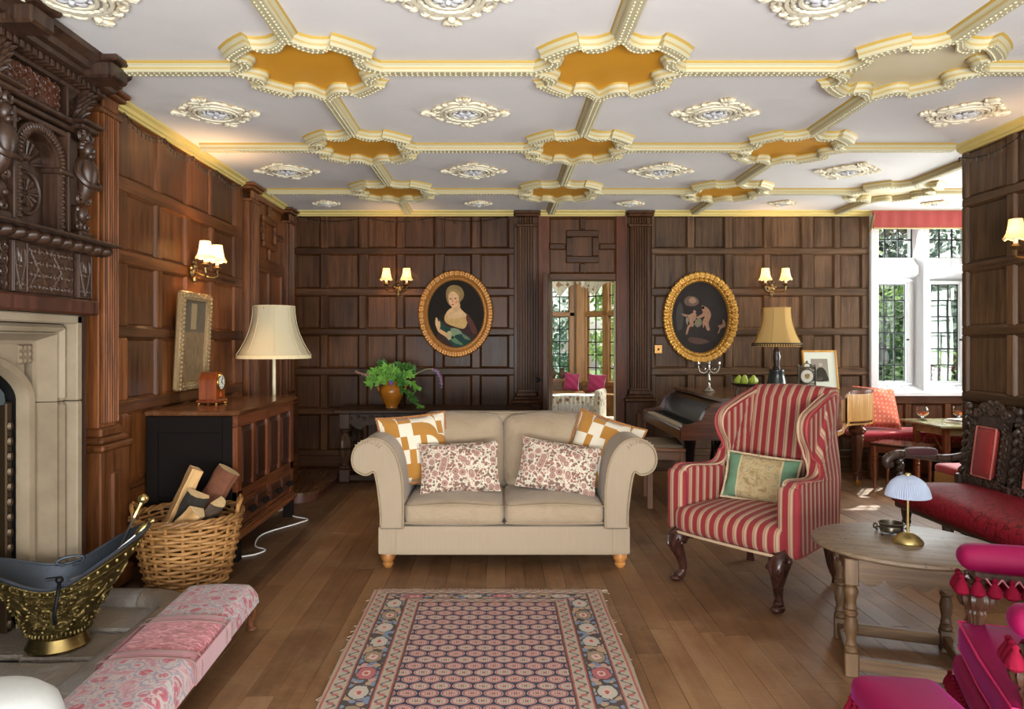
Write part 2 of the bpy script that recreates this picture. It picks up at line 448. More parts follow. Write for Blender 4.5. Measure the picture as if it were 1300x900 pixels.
for (a, b, c_, d_) in ((bx(697), cx-q, cz-.035, cz+.035), (cx+q, bx(782), cz-.035, cz+.035), (cx-.035, cx+.035, 2.09, cz-q), (cx-.035, cx+.035, cz+q, 2.68)): g.cb(a, b, -.02, .008, c_, d_, .014)
g.build('raised_cross', oak['x'], wb_, smooth=0, fixn=True)
# ------------------------------------------------------------------ left wall
wl = struct(MB(LF).b(-1.8, 1.68, -.5, -.03, 0, H).b(3.6, 7.66, -.5, -.03, 0, H).b(1.68, 3.6, -.5, -.03, 1.4, H).build('wall_left', oakl['z'], smooth=0))
LROWS = [(.10, .48), (.53, .94), (1.015, 1.383), (1.45, 1.823), (1.90, 2.244), (2.33, 2.69)]
framed(wl, LF, [(4.21, 4.57), (4.648, 5.0), (5.064, 5.425), (5.485, 5.91)], LROWS, oakl, 'y', (4.0, 6.09), H-.02, .06)
framed(wl, LF, [(1.0, 1.4), (.5, .9)], LROWS, oakl, 'y', (.3, 1.6), H-.02, .06)
# door in the left wall (door_2): plain panels below, framed square above
d2 = MB(LF).b(6.37, 7.2, -.028, -.012, .1, 2.72).build('door_2', oakl['z'], smooth=0); struct(d2)
for (a, b) in ((6.43, 6.75), (6.82, 7.14)):
    for (p, q2) in ((.2, .62), (.70, 1.28), (1.36, 2.02)):
        panel_mb(LF @ Matrix.Translation((0, .016, 0)), a, b, p, q2).build('panel', oakl['z'], d2, smooth=0, fixn=True)
for (p, q2) in ((.1, .2), (.62, .70), (1.28, 1.36), (2.02, 2.14), (2.66, 2.73)):
    MB(LF).cb(6.37, 7.2, -.012, .016, p, q2).build('rail', oakl['y'], d2, smooth=0, fixn=True)
for (a, b) in ((6.37, 6.43), (6.75, 6.82), (7.14, 7.2)):
    MB(LF).cb(a, b, -.012, .016, .2, 2.02).build('stile', oakl['z'], d2, smooth=0, fixn=True)
g = MB(LF); cy = 6.785
for (a, b, p, q2) in ((cy-.2, cy+.2, 2.49, 2.55), (cy-.2, cy+.2, 2.25, 2.31), (cy-.2, cy-.14, 2.31, 2.49), (cy+.14, cy+.2, 2.31, 2.49), (6.4, cy-.2, 2.37, 2.43), (cy+.2, 7.17, 2.37, 2.43), (cy-.03, cy+.03, 2.14, 2.25), (cy-.03, cy+.03, 2.55, 2.66)): g.cb(a, b, -.012, .022, p, q2, .01)
g.build('raised_cross', oakl['y'], d2, smooth=0, fixn=True)
# ------------------------------------------------------------------ right partition
wr = struct(MB(RT).b(-1.8, 5.04, -.18, -.03, 0, H).build('wall_right', oakr['z'], smooth=0))
RROWS = [(.12, .50), (.56, .946), (1.01, 1.406), (1.467, 1.857), (1.91, 2.313), (2.37, 2.70)]
framed(wr, RT, [(4.60, 4.99), (4.10, 4.53), (3.6, 4.03), (3.1, 3.53), (2.6, 3.03), (2.1, 2.53)], RROWS, oakr, 'y', (1.6, 5.04), H-.02, .06)
# alcove walls beyond the partition
struct(MB().b(5.3, 5.45, 4.9, 5.35, 0, H).b(5.3, 5.45, 7.05, 7.66, 0, H).b(5.3, 5.45, 5.35, 7.05, 0, .8).b(5.3, 5.45, 5.35, 7.05, 2.6, H).b(3.47, 5.45, 4.75, 4.9, 0, H).build('wall_alcove', oakr['z'], smooth=0))
# ------------------------------------------------------------------ fluted pilasters
def pilaster(wall, M_, u0, u1, mats, base_h=.73, proud=.05, top=H-.02, nf=6, label=None):
    p = MB(M_).cb(u0+.02, u1-.02, -.03, proud-.012, base_h+.1, top-.12).build('pilaster', mats['z'], wall, smooth=0, fixn=True)
    fw = (u1-u0-.06)/nf
    for i in range(nf):
        a = u0+.03+i*fw
        MB(M_).cb(a+.12*fw, a+.68*fw, proud-.014, proud+.012, base_h+.14, top-.15, .006).build('reed', mats['z'], p, smooth=0, fixn=True)
    k = MB(M_)
    k.cb(u0, u1, -.03, proud+.012, top-.15, top-.125, .004)
    for i in range(nf): k.cb(u0+.03+(i+.12)*fw, u0+.03+(i+.8)*fw, proud-.012, proud+.008, top-.12, top-.05, .006)
    k.cb(u0-.01, u1+.01, -.03, proud+.03, top-.045, top-.02, .006).cb(u0-.022, u1+.022, -.03, proud+.05, top-.02, top+.008, .008)
    k.build('capital', mats['z'], p, smooth=0, fixn=True)
    b = MB(M_)
    b.cb(u0-.035, u1+.035, -.03, proud+.03, .02, base_h, .006)
    b.cb(u0-.05, u1+.05, -.03, proud+.05, base_h, base_h+.035, .01).cb(u0-.025, u1+.025, -.03, proud+.03, base_h+.035, base_h+.07, .012).cb(u0, u1, -.03, proud+.012, base_h+.07, base_h+.12, .01)
    b.cb(u0-.05, u1+.05, -.03, proud+.05, .02, .12, .01)
    b.build('plinth', mats['z'], p, smooth=0, fixn=True)
    um = (u0+u1)/2
    MB(M_).cb(um-.05, um+.05, proud+.02, proud+.045, .2, base_h-.12, .02).build('plinth_panel', mats['z'], p, smooth=0, fixn=True)
    return p
pilaster(wb_, BK, bx(655), bx(682), oak, .72, .05, nf=6)
pilaster(wb_, BK, bx(797), bx(826), oak, .74, .05, nf=7)
pilaster(wl, LF, 3.74, 3.96, oakl, .78, .09, nf=7)
pilaster(wl, LF, 6.10, 6.35, oakl, .72, .06, nf=5)
pilaster(wl, LF, 7.22, 7.44, oakl, .72, .06, nf=4)
# baseboards
struct(MB(BK).cb(-2.2, .5, -.03, .012, 0, .16).build('baseboard_back', oak['x'], smooth=0, fixn=True))
struct(MB(BK).cb(1.32, 5.3, -.03, .012, 0, .16).build('baseboard_back_right', oakr['x'], smooth=0, fixn=True))
struct(MB(LF).cb(4.0, 6.1, -.03, .012, 0, .10).build('baseboard_left', oakl['y'], smooth=0, fixn=True))
struct(MB(RT).cb(1.6, 5.04, -.03, .012, 0, .12).build('baseboard_right', oakr['y'], smooth=0, fixn=True))
# ------------------------------------------------------------------ plaster cornice (trims)
def cornice(name, M_, u0, u1):
    prof = [(-.03, H-.055), (.012, H-.055), (.016, H-.045), (.03, H-.040), (.036, H-.022), (.06, H-.012), (.066, H+.004), (-.03, H+.004)]
    m = MB(M_); m.rings([[(u0, d, z) for d, z in prof], [(u1, d, z) for d, z in prof]], cap=(True, True)); return struct(m.build(name, yellow, fixn=True))
cornice('trim_1', BK, -2.2, bx(652)); cornice('trim_2', BK, bx(686), bx(793)); cornice('trim_3', BK, bx(830), 5.3)
cornice('trim_4', LF, 4.0, 6.07); cornice('trim_5', LF, 6.38, 7.19); cornice('trim_6', RT, 1.6, 5.04)
# ------------------------------------------------------------------ ceiling
ce = struct(MB().b(-2.75, 5.5, -1.8, 7.75, H, H+.15).build('ceiling', plaster, smooth=0))
oct1 = [(.385, 0), (.335, .020), (.292, .045), (.262, .08), (.256, .12), (.264, .152), (.302, .165), (.270, .204), (.238, .238)]
oct1 = [(x*1.07 if i else x, y*1.07) for i, (x, y) in enumerate(oct1)]
quad = oct1+[(y, x) for x, y in oct1[:-1][::-1]]
outline = []
for k_ in range(4):
    for (x, y) in quad[:-1]:
        a = k_*pi/2; outline.append((x*cos(a)-y*sin(a), x*sin(a)+y*cos(a)))
def offs(o, d): return [(x*(1+d/hypot(x, y)), y*(1+d/hypot(x, y))) for x, y in o]
PROF = [(.058, 0), (.050, -.014), (.040, -.022), (.034, -.044), (.030, -.050), (-.024, -.050), (-.028, -.046), (-.034, -.03), (-.044, -.02), (-.048, 0)]
sm = MB(); sm.rings([[(x, y, z) for x, y in offs(outline, d)] for d, z in PROF])
def bead(m, x, y, z, r, ang=0, el_=1.5):
    c, s_ = cos(ang), sin(ang)
    m.add([(x+r*el_*c, y+r*el_*s_, z), (x-r*s_, y+r*c, z), (x-r*el_*c, y-r*el_*s_, z), (x+r*s_, y-r*c, z), (x, y, z-r*1.1)], [(0, 1, 4), (1, 2, 4), (2, 3, 4), (3, 0, 4)])
sb = MB(); n_ = len(outline)
for d in (-.010, .019):
    oo = offs(outline, d)
    for i in range(n_):
        p, q_ = oo[i], oo[(i+1) % n_]; L = hypot(q_[0]-p[0], q_[1]-p[1]); kk = max(1, round(L/.026)); a = atan2(q_[1]-p[1], q_[0]-p[0])
        for j in range(kk): u = (j+.5)/kk; bead(sb, p[0]+(q_[0]-p[0])*u, p[1]+(q_[1]-p[1])*u, -.049, .0068, a+(.6 if d > 0 else -.6))
gp = MB(); gp.prism(offs(outline, -.046), -.002, .004)
def rib_mesh(L):
    m = MB(); P2 = [(.055, .004), (.047, -.014), (.037, -.020), (.031, -.042), (.027, -.048), (-.027, -.048), (-.031, -.042), (-.037, -.020), (-.047, -.014), (-.055, .004)]
    m.rings([[(0, d, z) for d, z in P2], [(L, d, z) for d, z in P2]], closed=False)
    b = MB(); n = int(L/.027)
    for i in range(n):
        for sgn in (1, -1): bead(b, (i+.5)*L/n, sgn*.013, -.047, .0064, .6*sgn)
    return m, b
ribs = {}
def rib(x, y, L, along):
    L = round(L, 3)
    if L not in ribs:
        m, b = rib_mesh(L); o = m.build('ceiling_rib', mould, ce, fixn=True); bo = b.build('beading', beadm, o, smooth=0); ribs[L] = (o.data, bo.data)
    else:
        o = bpy.data.objects.new('ceiling_rib', ribs[L][0]); C.objects.link(o); o.parent = ce
        bo = bpy.data.objects.new('beading', ribs[L][1]); C.objects.link(bo); bo.parent = o
    o.location = (x, y, H); o.rotation_euler = (0, 0, 0 if along == 'x' else pi/2)
DX, DY = 1.508, 1.441; GX = [-.955+DX*k for k in range(-1, 5)]; GY = [2.117+DY*k for k in range(0, 4)]
star_d = None
for yi, gy in enumerate(GY):
    for xi, gx in enumerate(GX):
        if not (-2.0 < gx < 5.0) or (gx > 3.2 and gy < 5.2): continue
        if star_d is None:
            o = sm.build('star_moulding', mould, ce, fixn=True); bo = sb.build('beading', beadm, o, smooth=0); star_d = (o.data, bo.data)
            go = gp.build('gold_panel', gold_paint, o); go2 = gp.build('gold_panel', pale_paint, None); gdat = (go.data, go2.data); bpy.data.objects.remove(go2)
        else:
            o = bpy.data.objects.new('star_moulding', star_d[0]); C.objects.link(o); o.parent = ce
            bo = bpy.data.objects.new('beading', star_d[1]); C.objects.link(bo); bo.parent = o
            go = bpy.data.objects.new('gold_panel', gdat[1 if (xi, yi) in ((3, 1), (4, 3), (4, 2)) else 0]); C.objects.link(go); go.parent = o
        o.location = (gx, gy, H)
    for xi in range(len(GX)-1):
        a, b = GX[xi]+.37, GX[xi+1]-.37
        if a < -2.17: a = -2.17
        if gy < 5.2 and b > 3.2: b = 3.25
        if b-a > .05 and a < 5.2: rib(a, gy, min(b, 5.28)-a, 'x')
for gx in GX[1:5]:
    for yi in range(-1, 4):
        a = GY[yi]+.37 if yi >= 0 else 1.2; b = GY[yi+1]-.37 if yi < 3 else 7.45
        if gx > 3.2 and b < 5.2: continue
        if gx > 3.2 and a < 5.5: a = 5.0
        if b-a > .05: rib(gx, a, b-a, 'y')
# rosettes: round frame, four shells, scrolls and a six-petalled flower
ro = MB()
def ringt(m, r, t_, z, n=28, lump=0):
    m.tube([(r*cos(2*pi*i/n)*(1+(lump*((i % 2)-.5))), r*sin(2*pi*i/n)*(1+(lump*((i % 2)-.5))), z) for i in range(n)], t_, 5, closed=True)
ringt(ro, .15, .013, -.012); ringt(ro, .125, .009, -.020, 40, .05); ringt(ro, .095, .012, -.014); ringt(ro, .178, .010, -.008, 36, .07)
fl_ = MB()
for i in range(6):
    a = i*pi/3; fl_.ball((0, 0, 0), (.03, .018, .012), 8, 5, m=TR(.035*cos(a), .035*sin(a), -.026, 0, 0, a))
fl_.ball((0, 0, -.034), .014, 8, 5)
for i in range(10):
    a = i*pi/5; fl_.ball((0, 0, 0), (.012, .008, .008), 6, 4, m=TR(.068*cos(a), .068*sin(a), -.016, 0, 0, a))
for i in range(4):
    a = i*pi/2
    for j in range(-2, 3): ro.ball((0, 0, 0), (.042-.004*abs(j), .011, .014), 7, 4, m=TR(.212*cos(a)+0, .212*sin(a), -.012, 0, 0, a+j*.42) @ TR(.03, 0, 0))
    ro.ball((.20*cos(a), .20*sin(a), -.016), (.02, .02, .016), 8, 5)
    for sg in (1, -1):
        b = a+sg*.36
        ro.tube([(.18*cos(b+sg*.22*cos(t_))+.03*sin(t_)*cos(b), .18*sin(b+sg*.22*cos(t_))+.03*sin(t_)*sin(b), -.012) for t_ in [q*.7 for q in range(7)]], .009, 5)
    for sg in (1, -1):
        b = a+sg*.62
        ro.ball((.195*cos(b), .195*sin(b), -.012), (.022, .016, .013), 7, 4)
ros_d = None
for y in [GY[0]+DY/2-.0, GY[1]+DY/2, GY[2]+DY/2, 7.03]:
    for x in [g_+DX/2 for g_ in GX[:-1]]:
        if x > 3.2 and y < 4.9: continue
        if x > 4.9: continue
        if ros_d is None:
            o = ro.build('rosette', rosm, ce); fo = fl_.build('flower', whitepaint, o); ros_d = (o.data, fo.data)
        else:
            o = bpy.data.objects.new('rosette', ros_d[0]); C.objects.link(o); o.parent = ce
            fo = bpy.data.objects.new('flower', ros_d[1]); C.objects.link(fo); fo.parent = o
        s_ = .96 if y < 7 else .5
        o.location = (x, y, H); o.scale = (s_, s_, 1.0)
# ------------------------------------------------------------------ fireplace with carved overmantel
def _stone(t):
    v = t.co(); n = t.noise(v, 3, 5, .6); n2 = t.noise(v, 40, 4, .7); r = t.rnd()
    c = t.ramp(n*.7+r*.3, [(.2, rgb('#62533f')), (.5, rgb('#85765f')), (.85, rgb('#a29681'))])
    t.out(t.mix(n2*.35, c, rgb('#7a6a52')), .8, 0, n2, .3, .004)
stone = material('warm_limestone', _stone)
def _flag(t):
    v = t.co(); n = t.noise(v, 2.5, 5, .65); n2 = t.noise(v, 30, 5, .75); r = t.rnd()
    c = t.ramp(n*.6+r*.45, [(.25, rgb('#675c50')), (.5, rgb('#978a7a')), (.72, rgb('#a5a4a2')), (.95, rgb('#c0c2c8'))])
    t.out(t.mix(n2*.35, c, rgb('#3e362c')), t.math('MULTIPLY_ADD', n, .35, .3), 0, n2*.6+n*.9, 1., .03)
flagm = material('flagstone', _flag)
soot = plain('soot', '#0b0a09', .95)
fp = thing('fireplace', 'stone arched fireplace with a dark carved oak overmantel above it', 'fireplace', (0, 0, 0))
Y0, Y1, YC = 1.8, 3.5, 2.65
# dark carcase behind everything
m = MB(LF)
m.b(1.70, 1.76, -.45, .10, 0, 1.49).b(3.5, 3.575, -.45, .12, 0, 1.49)
m.build('side_board', carved, fp, smooth=0)
# nested stone frame: jamb stones in two courses and a lintel for every step of the moulding
for (a, b, d0, d1, rad) in ((.0, .042, -.05, .145, 0), (.046, .082, -.05, .10, 1), (.085, .14, -.05, .045, 2)):
    for sgn, e in ((1, Y0), (-1, Y1)):
        ua, ub = sorted((e+sgn*a, e+sgn*b))
        for (p, q) in ((0, 1.068), (1.072, 1.487-a)):
            mm = MB(LF)
            if rad == 1:
                mm.cb(ua, ub, d0, d1, p, q, .022)
            elif rad == 2:   # hollow chamfer leaning into the opening
                s0, s1 = (ub, ua) if sgn > 0 else (ua, ub)    # s0 inner edge
                o_ = e+sgn*a; i_ = e+sgn*b
                pr = [(o_, d0), (o_, d1+.03), (o_+sgn*.008, d1+.035), (o_+sgn*.022, d1-.005), (o_+sgn*.038, d1-.045), (i_, d1-.055), (i_, d0)]
                mm.rings([[(u, d, p) for u, d in pr], [(u, d, q) for u, d in pr]], cap=(True, True))
            else: mm.cb(ua, ub, d0, d1, p, q, .006)
            mm.build('jamb_stone', stone, fp, smooth=30, fixn=True)
    zt, zb = 1.487-a, 1.487-b
    for (u0, u1) in ((Y0+a, YC-.002), (YC+.002, Y1-a)):
        mm = MB(LF)
        if rad == 2:
            pr = [(zt, d0), (zt, d1+.03), (zt-.008, d1+.035), (zt-.022, d1-.005), (zt-.038, d1-.045), (zb, d1-.055), (zb, d0)]
            mm.rings([[(u0, d, z) for z, d in pr], [(u1, d, z) for z, d in pr]], cap=(True, True))
        else: mm.cb(u0, u1, d0, d1, zb, zt, .022 if rad else .006)
        mm.build('lintel_stone', stone, fp, smooth=30, fixn=True)
# spandrel plate with the four-centred arch cut out, and the arch ring
hw = .655; zsp = 1.09
def archz(u):      # four-centred arch profile, u from centre
    x = min(1, abs(u)/hw); return zsp+.21*(1-x**2.6)**(1/1.7)
NA = 28
us = [YC-hw*cos(pi*i/NA) for i in range(NA+1)]
m = MB(LF); ztop = 1.35
m.rings([[(u, -.012, archz(u-YC)+.02) for u in us], [(u, -.012, ztop) for u in us]], closed=False)
m.build('spandrel', stone, fp, smooth=0)
m = MB(LF); path_o = [(YC-hw-.0, 0.02)]+[(u, archz(u-YC)) for u in us]+[(YC+hw, .02)]
def archring(w_, d0, d1):
    r1 = []; r2 = []
    for i, (u, z) in enumerate(path_o):
        p, q = path_o[max(0, i-1)], path_o[min(len(path_o)-1, i+1)]
        tx, tz = q[0]-p[0], q[1]-p[1]; L = hypot(tx, tz) or 1; nx, nz = -tz/L, tx/L
        r1.append((u, z)); r2.append((u+nx*w_, z+nz*w_))
    return r1, r2
ri, ro_ = archring(.055, 0, 0)
rr = [[(u, -.05, z) for u, z in ri], [(u, -.03, z) for u, z in ri], [(u*.75+v*.25, .004, z*.75+w_*.25) for (u, z), (v, w_) in zip(ri, ro_)], [(u*.25+v*.75, .012, z*.25+w_*.75) for (u, z), (v, w_) in zip(ri, ro_)], [(u, -.012, z) for u, z in ro_]]
m.rings(rr, closed=False); m.build('arch_stone', stone, fp, smooth=40, fixn=True)
# carved rose blocks in the spandrel corners
for u in (YC-.645, YC+.645):
    k = MB(LF); k.cb(u-.045, u+.045, -.02, .0, 1.255, 1.345, .004)
    for i in range(3):
        for j in range(3): k.ball((u-.03+.03*i, .0, 1.27+.03*j), (.012, .010, .012), 6, 4)
    k.build('carved_rose', stone, fp)
# fire opening: black back, iron hood, side cheek and mesh guard
m = MB(LF); m.b(1.8, 3.5, -.49, -.44, 0, 1.4).b(1.8, 1.95, -.44, -.06, 0, 1.4).b(3.35, 3.5, -.44, -.06, 0, 1.4).b(1.8, 3.5, -.44, -.06, 1.36, 1.4); m.build('fire_back', soot, fp, smooth=0)
m = MB(LF)
hr = [(YC-.60, 1.07), (YC-.59, 1.12), (YC-.52, 1.19), (YC-.3, 1.25), (YC, 1.27), (YC+.3, 1.25), (YC+.52, 1.19), (YC+.59, 1.12), (YC+.60, 1.07)]
m.rings([[(u, -.06, z) for u, z in hr], [(YC+(u-YC)*.7, -.34, z+.06) for u, z in hr]], closed=False, cap=(False, False)); m.prism([(u, z) for u, z in hr], .06, .07, m=Matrix(((1, 0, 0, 0), (0, 0, -1, 0), (0, 1, 0, 0), (0, 0, 0, 1))))
m.build('iron_hood', plain('hood_iron', '#5d6a72', .4, .75), fp, fixn=True)
gm = MB(LF)
for i in range(20):
    u = YC-.58+1.16*i/19; gm.b(u-.003, u+.003, -.135, -.128, .05, 1.07)
for j in range(14): gm.b(YC-.58, YC+.58, -.134, -.129, .08+.065*j, .084+.065*j)
o = gm.build('fire_guard', iron, fp, smooth=0)
for sg in (1, -1):
    k = MB(LF); k.cb(YC+sg*.61-.02, YC+sg*.61+.02, -.12, -.05, .02, 1.08, .006)
    for i in range(14): k.ball((YC+sg*.61, -.048, .06+.07*i), (.017, .014, .024), 6, 4)
    k.build('cast_upright', plain('bronze_iron', '#3a2c1b', .4, .7), fp)
# lower frieze of carved panels
m = MB(LF); m.cb(1.66, 3.60, -.03, .175, 1.49, 1.565, .01); m.build('frieze_rail', carved_red, fp, smooth=0, fixn=True)
m = MB(LF); m.b(1.69, 3.575, -.03, .13, 1.565, 1.80); m.build('frieze_board', carved, fp, smooth=0)
def scroll(m, u, z, r, d, turns=1.3, sg=1, a0=0, t_=.007):
    pts = []
    for i in range(13):
        f = i/12; a = a0+sg*f*turns*2*pi; rr_ = r*(1-.8*f); pts.append((u+rr_*cos(a), d, z+rr_*sin(a)))
    m.tube(pts, t_, 5)
def heart_panel(u0, u1, z0, z1, d, nm, mat):
    m = MB(LF); m.cb(u0, u1, d-.02, d, z0, z1, .003)
    um, zm = (u0+u1)/2, (z0+z1)/2; w_, h_ = (u1-u0), (z1-z0)
    for sg in (1, -1):
        pts = [(um, d, z0+.06*h_), (um+sg*.30*w_, d, z0+.5*h_), (um+sg*.36*w_, d, z0+.72*h_), (um+sg*.22*w_, d, z0+.86*h_), (um+sg*.06*w_, d, z0+.72*h_), (um+sg*.10*w_, d, z0+.60*h_)]
        m.tube(spline(pts, 5), .006, 5)
        scroll(m, um+sg*.3*w_, z0+.16*h_, .12*w_, d, 1.2, sg, pi/2, .005)
        scroll(m, um+sg*.12*w_, z0+.52*h_, .09*w_, d, 1.2, -sg, 0, .004)
    for (a, b, p, q) in ((u0, u0+.008, z0, z1), (u1-.008, u1, z0, z1), (u0, u1, z0, z0+.008), (u0, u1, z1-.008, z1)): m.cb(a, b, d, d+.008, p, q, .003)
    return m.build(nm, mat, fp, smooth=40)
def strap_panel(u0, u1, z0, z1, d, mat, nx=6):
    m = MB(LF); m.cb(u0, u1, d-.02, d, z0, z1, .003); w_ = (u1-u0)/nx; h_ = z1-z0
    for i in range(nx):
        for j in range(4):
            for sg in (1, -1):
                scroll(m, u0+(i+.5)*w_+sg*.24*w_, z0+(j+.5)*h_/4, .30*min(w_, h_/2), d+.002, 1.4, sg*(1 if (i+j) % 2 else -1), pi/2*((i+j) % 4), .0048); m.ball((u0+(i+.5+sg*.45)*w_, d, z0+(j+.5)*h_/4), (.006, .006, .012), 5, 4)
    um, zm = (u0+u1)/2, (z0+z1)/2
    for sg in (1, -1):
        m.tube([(um+sg*.0*w_, d, z1-.01), (um+sg*(u1-u0)*.24, d, zm), (um, d, z0+.01)], .007, 5)
        m.tube([(um+sg*(u1-u0)*.47, d, z1-.01), (um+sg*(u1-u0)*.26, d, zm), (um+sg*(u1-u0)*.47, d, z0+.01)], .007, 5)
    return m.build('strapwork_panel', mat, fp, smooth=40)
for (a, b) in ((3.455, 3.565), (2.99, 3.08), (2.22, 2.31), (1.735, 1.845)): heart_panel(a, b, 1.57, 1.79, .15, 'heart_panel', carved)
for (a, b) in ((3.09, 3.42), (2.33, 2.97), (1.88, 2.21)): strap_panel(a, b, 1.575, 1.785, .14, carved)
# mantel shelf with gadrooned nosing
m = MB(LF); m.cb(1.62, 3.64, -.03, .27, 1.835, 1.85, .004).cb(1.67, 3.60, -.03, .17, 1.795, 1.81, .004); m.build('mantel_shelf', carved, fp, smooth=0, fixn=True)
m = MB(LF)
for i in range(25):
    u = 1.66+i*.0805; m.ball((0, 0, 0), (.035, .052, .03), 8, 6, m=TR(u, .19, 1.815, 0, 0, -.5))
for i in range(3): m.ball((3.60, .02+.07*i, 1.815), (.03, .03, .028), 8, 6)
m.build('gadroon', carved, fp)
# upper stage: back board, framed arched niches, herm figures
m = MB(LF); m.b(1.69, 3.60, -.03, .06, 1.85, 2.70); m.build('overmantel_board', carved, fp, smooth=0)
def niche(uc):
    hw_, z0, zs, = .125, 1.88, 2.17
    m = MB(LF); n = 16
    arc = [(uc-hw_, z0)]+[(uc-hw_*cos(pi*i/n), zs+hw_*sin(pi*i/n)) for i in range(n+1)]+[(uc+hw_, z0)]
    arco = [(uc-hw_-.05, z0)]+[(uc-(hw_+.05)*cos(pi*i/n), zs+(hw_+.05)*sin(pi*i/n)) for i in range(n+1)]+[(uc+hw_+.05, z0)]
    m.rings([[(u, .062, z) for u, z in arc], [(u, .13, z) for u, z in arc], [(u*.5+v*.5, .145, z*.5+w_*.5) for (u, z), (v, w_) in zip(arc, arco)], [(u, .13, z) for u, z in arco], [(u, .10, z) for u, z in arco]], closed=False)
    for i in range(26):   # leaf carved arch band
        a = pi*(i+.5)/26; r = hw_+.025; m.ball((0, 0, 0), (.011, .008, .022), 6, 4, m=TR(uc-r*cos(a), .145, zs+r*sin(a), 0, pi/2-a if False else a-pi/2, 0))
    for z in [z0+.02+.03*i for i in range(9)]:
        for sg in (1, -1): m.ball((uc+sg*(hw_+.025), .143, z), (.018, .008, .012), 6, 4)
    nf = m.build('niche_arch', carved, fp, smooth=45, fixn=True)
    k = MB(LF)      # fan in the head, rosette below
    for i in range(9):
        a = pi*(i+.5)/9; k.tube([(uc-.03*cos(a), .064, zs-.01+.03*sin(a)), (uc-.105*cos(a), .07, zs-.01+.105*sin(a))], [.004, .011], 5)
    for i in range(12):
        a = 2*pi*i/12; k.tube([(uc+.012*cos(a), .066, 2.03+.012*sin(a)), (uc+.062*cos(a), .072, 2.03+.062*sin(a))], [.003, .010], 5)
    k.tube([(uc+.088*cos(2*pi*i/28), .066, 2.03+.095*sin(2*pi*i/28)) for i in range(28)], .010, 5, closed=True)
    k.build('shell_rosette', carved, fp)
    # imposts and spandrels
    k = MB(LF)
    for sg in (1, -1):
        ua, ub = sorted((uc+sg*(hw_-.02), uc+sg*(hw_+.09))); k.cb(ua, ub, .06, .16, zs-.025, zs, .005)
        for j in range(5): k.ball((uc+sg*(.10+.02*j), .105, 2.34-.025*j*.6), (.016, .01, .016), 6, 4)
        ua, ub = sorted((uc+sg*(hw_+.055), uc+sg*(hw_+.075))); k.cb(ua, ub, .06, .15, z0, 2.36, .004)
    k.cb(uc-hw_-.075, uc+hw_+.075, .06, .14, 2.335, 2.36, .004)
    k.build('impost', carved, fp, smooth=0, fixn=True)
niche(3.20); niche(2.10)
for uc in (2.39, 2.65, 2.91): pass
def herm(uc, d):
    h = MB(LF)
    h.cb(uc-.055, uc+.055, .06, d-.02, 1.85, 1.90, .008).cb(uc-.03, uc+.03, .06, d-.05, 1.90, 2.03, .01)
    # lion mask on the pedestal
    h.ball((uc, d-.045, 1.985), (.034, .03, .042), 10, 7); h.ball((uc, d-.018, 1.972), (.016, .016, .015), 8, 5)
    for sg in (1, -1): h.ball((uc+sg*.03, d-.05, 2.01), (.012, .012, .014), 6, 4); scroll(h, uc+sg*.035, 1.925, .022, d-.045, 1.2, sg, pi/2, .008)
    h.build('lion_pedestal', carved, fp)
    f = MB(LF)
    # half figure: scrolled foot, belly, chest, crossed arms, neck, bearded head
    body = spline([(uc, d-.055, 2.05), (uc, d-.03, 2.10), (uc, d-.02, 2.15), (uc, d-.02, 2.20), (uc, d-.035, 2.245), (uc, d-.035, 2.27)], 4)
    f.tube(body, [.022, .034, .044, .050, .042, .022], 10)
    for sg in (1, -1):
        f.tube(spline([(uc+sg*.045, d-.03, 2.235), (uc+sg*.066, d-.03, 2.18), (uc+sg*.05, d+.01, 2.125), (uc+sg*.0, d+.024, 2.12)], 4), [.018, .018, .015, .012], 7)
        scroll(f, uc+sg*.035, 2.06, .03, d-.04, 1.3, sg, pi/2, .011)
    f.ball((uc, d-.02, 2.305), (.028, .032, .038), 10, 8); f.ball((uc, d+.012, 2.30), (.007, .01, .012), 6, 4); f.ball((uc, d-.002, 2.272), (.02, .02, .02), 8, 5)
    for i in range(7):
        a = pi*i/6; f.ball((uc+.034*cos(a), d-.03, 2.31+.034*sin(a)), (.013, .02, .013), 6, 4)
    f.build('herm_figure', carved, fp)
    k = MB(LF)
    for sg in (1, -1): scroll(k, uc+sg*.04, 2.37, .03, d-.03, 1.2, sg, pi/2, .012)
    k.cb(uc-.07, uc+.07, .06, d, 2.395, 2.42, .006); k.cb(uc-.085, uc+.085, .06, d+.02, 2.42, 2.44, .006); k.build('figure_capital', carved, fp, smooth=30, fixn=True)
for uc, d in ((3.50, .19), (2.91, .19), (2.39, .19), (1.80, .19)): herm(uc, d)
# upper entablature: architrave, carved frieze, acanthus brackets, dentils, cornice
m = MB(LF); m.cb(1.67, 3.62, .0, .14, 2.375, 2.40, .005).cb(1.66, 3.625, .0, .16, 2.405, 2.43, .006); m.build('architrave', carved, fp, smooth=0, fixn=True)
for (a, b) in ((3.0, 3.40), (2.46, 2.84), (1.9, 2.30)): strap_panel(a, b, 2.435, 2.585, .095, carved_red, 3)
for uc in (3.50, 2.91, 2.39, 1.80):
    k = MB(LF); k.cb(uc-.045, uc+.045, .0, .10, 2.43, 2.62, .006)
    for j in range(4):
        for sg in (-1, 0, 1): k.tube(spline([(uc+sg*.012, .105, 2.445+.03*j), (uc+sg*.03, .135+.012*j, 2.485+.03*j), (uc+sg*.036, .165+.012*j, 2.50+.028*j)], 4), [.012, .014, .004], 6)
    k.build('acanthus_bracket', carved, fp)
    k = MB(LF); k.cb(uc-.075, uc+.075, .0, .335, 2.64, 2.72, .012).cb(uc-.085, uc+.085, .0, .36, 2.72, H, .008); k.build('cornice_break', carved, fp, smooth=0, fixn=True)
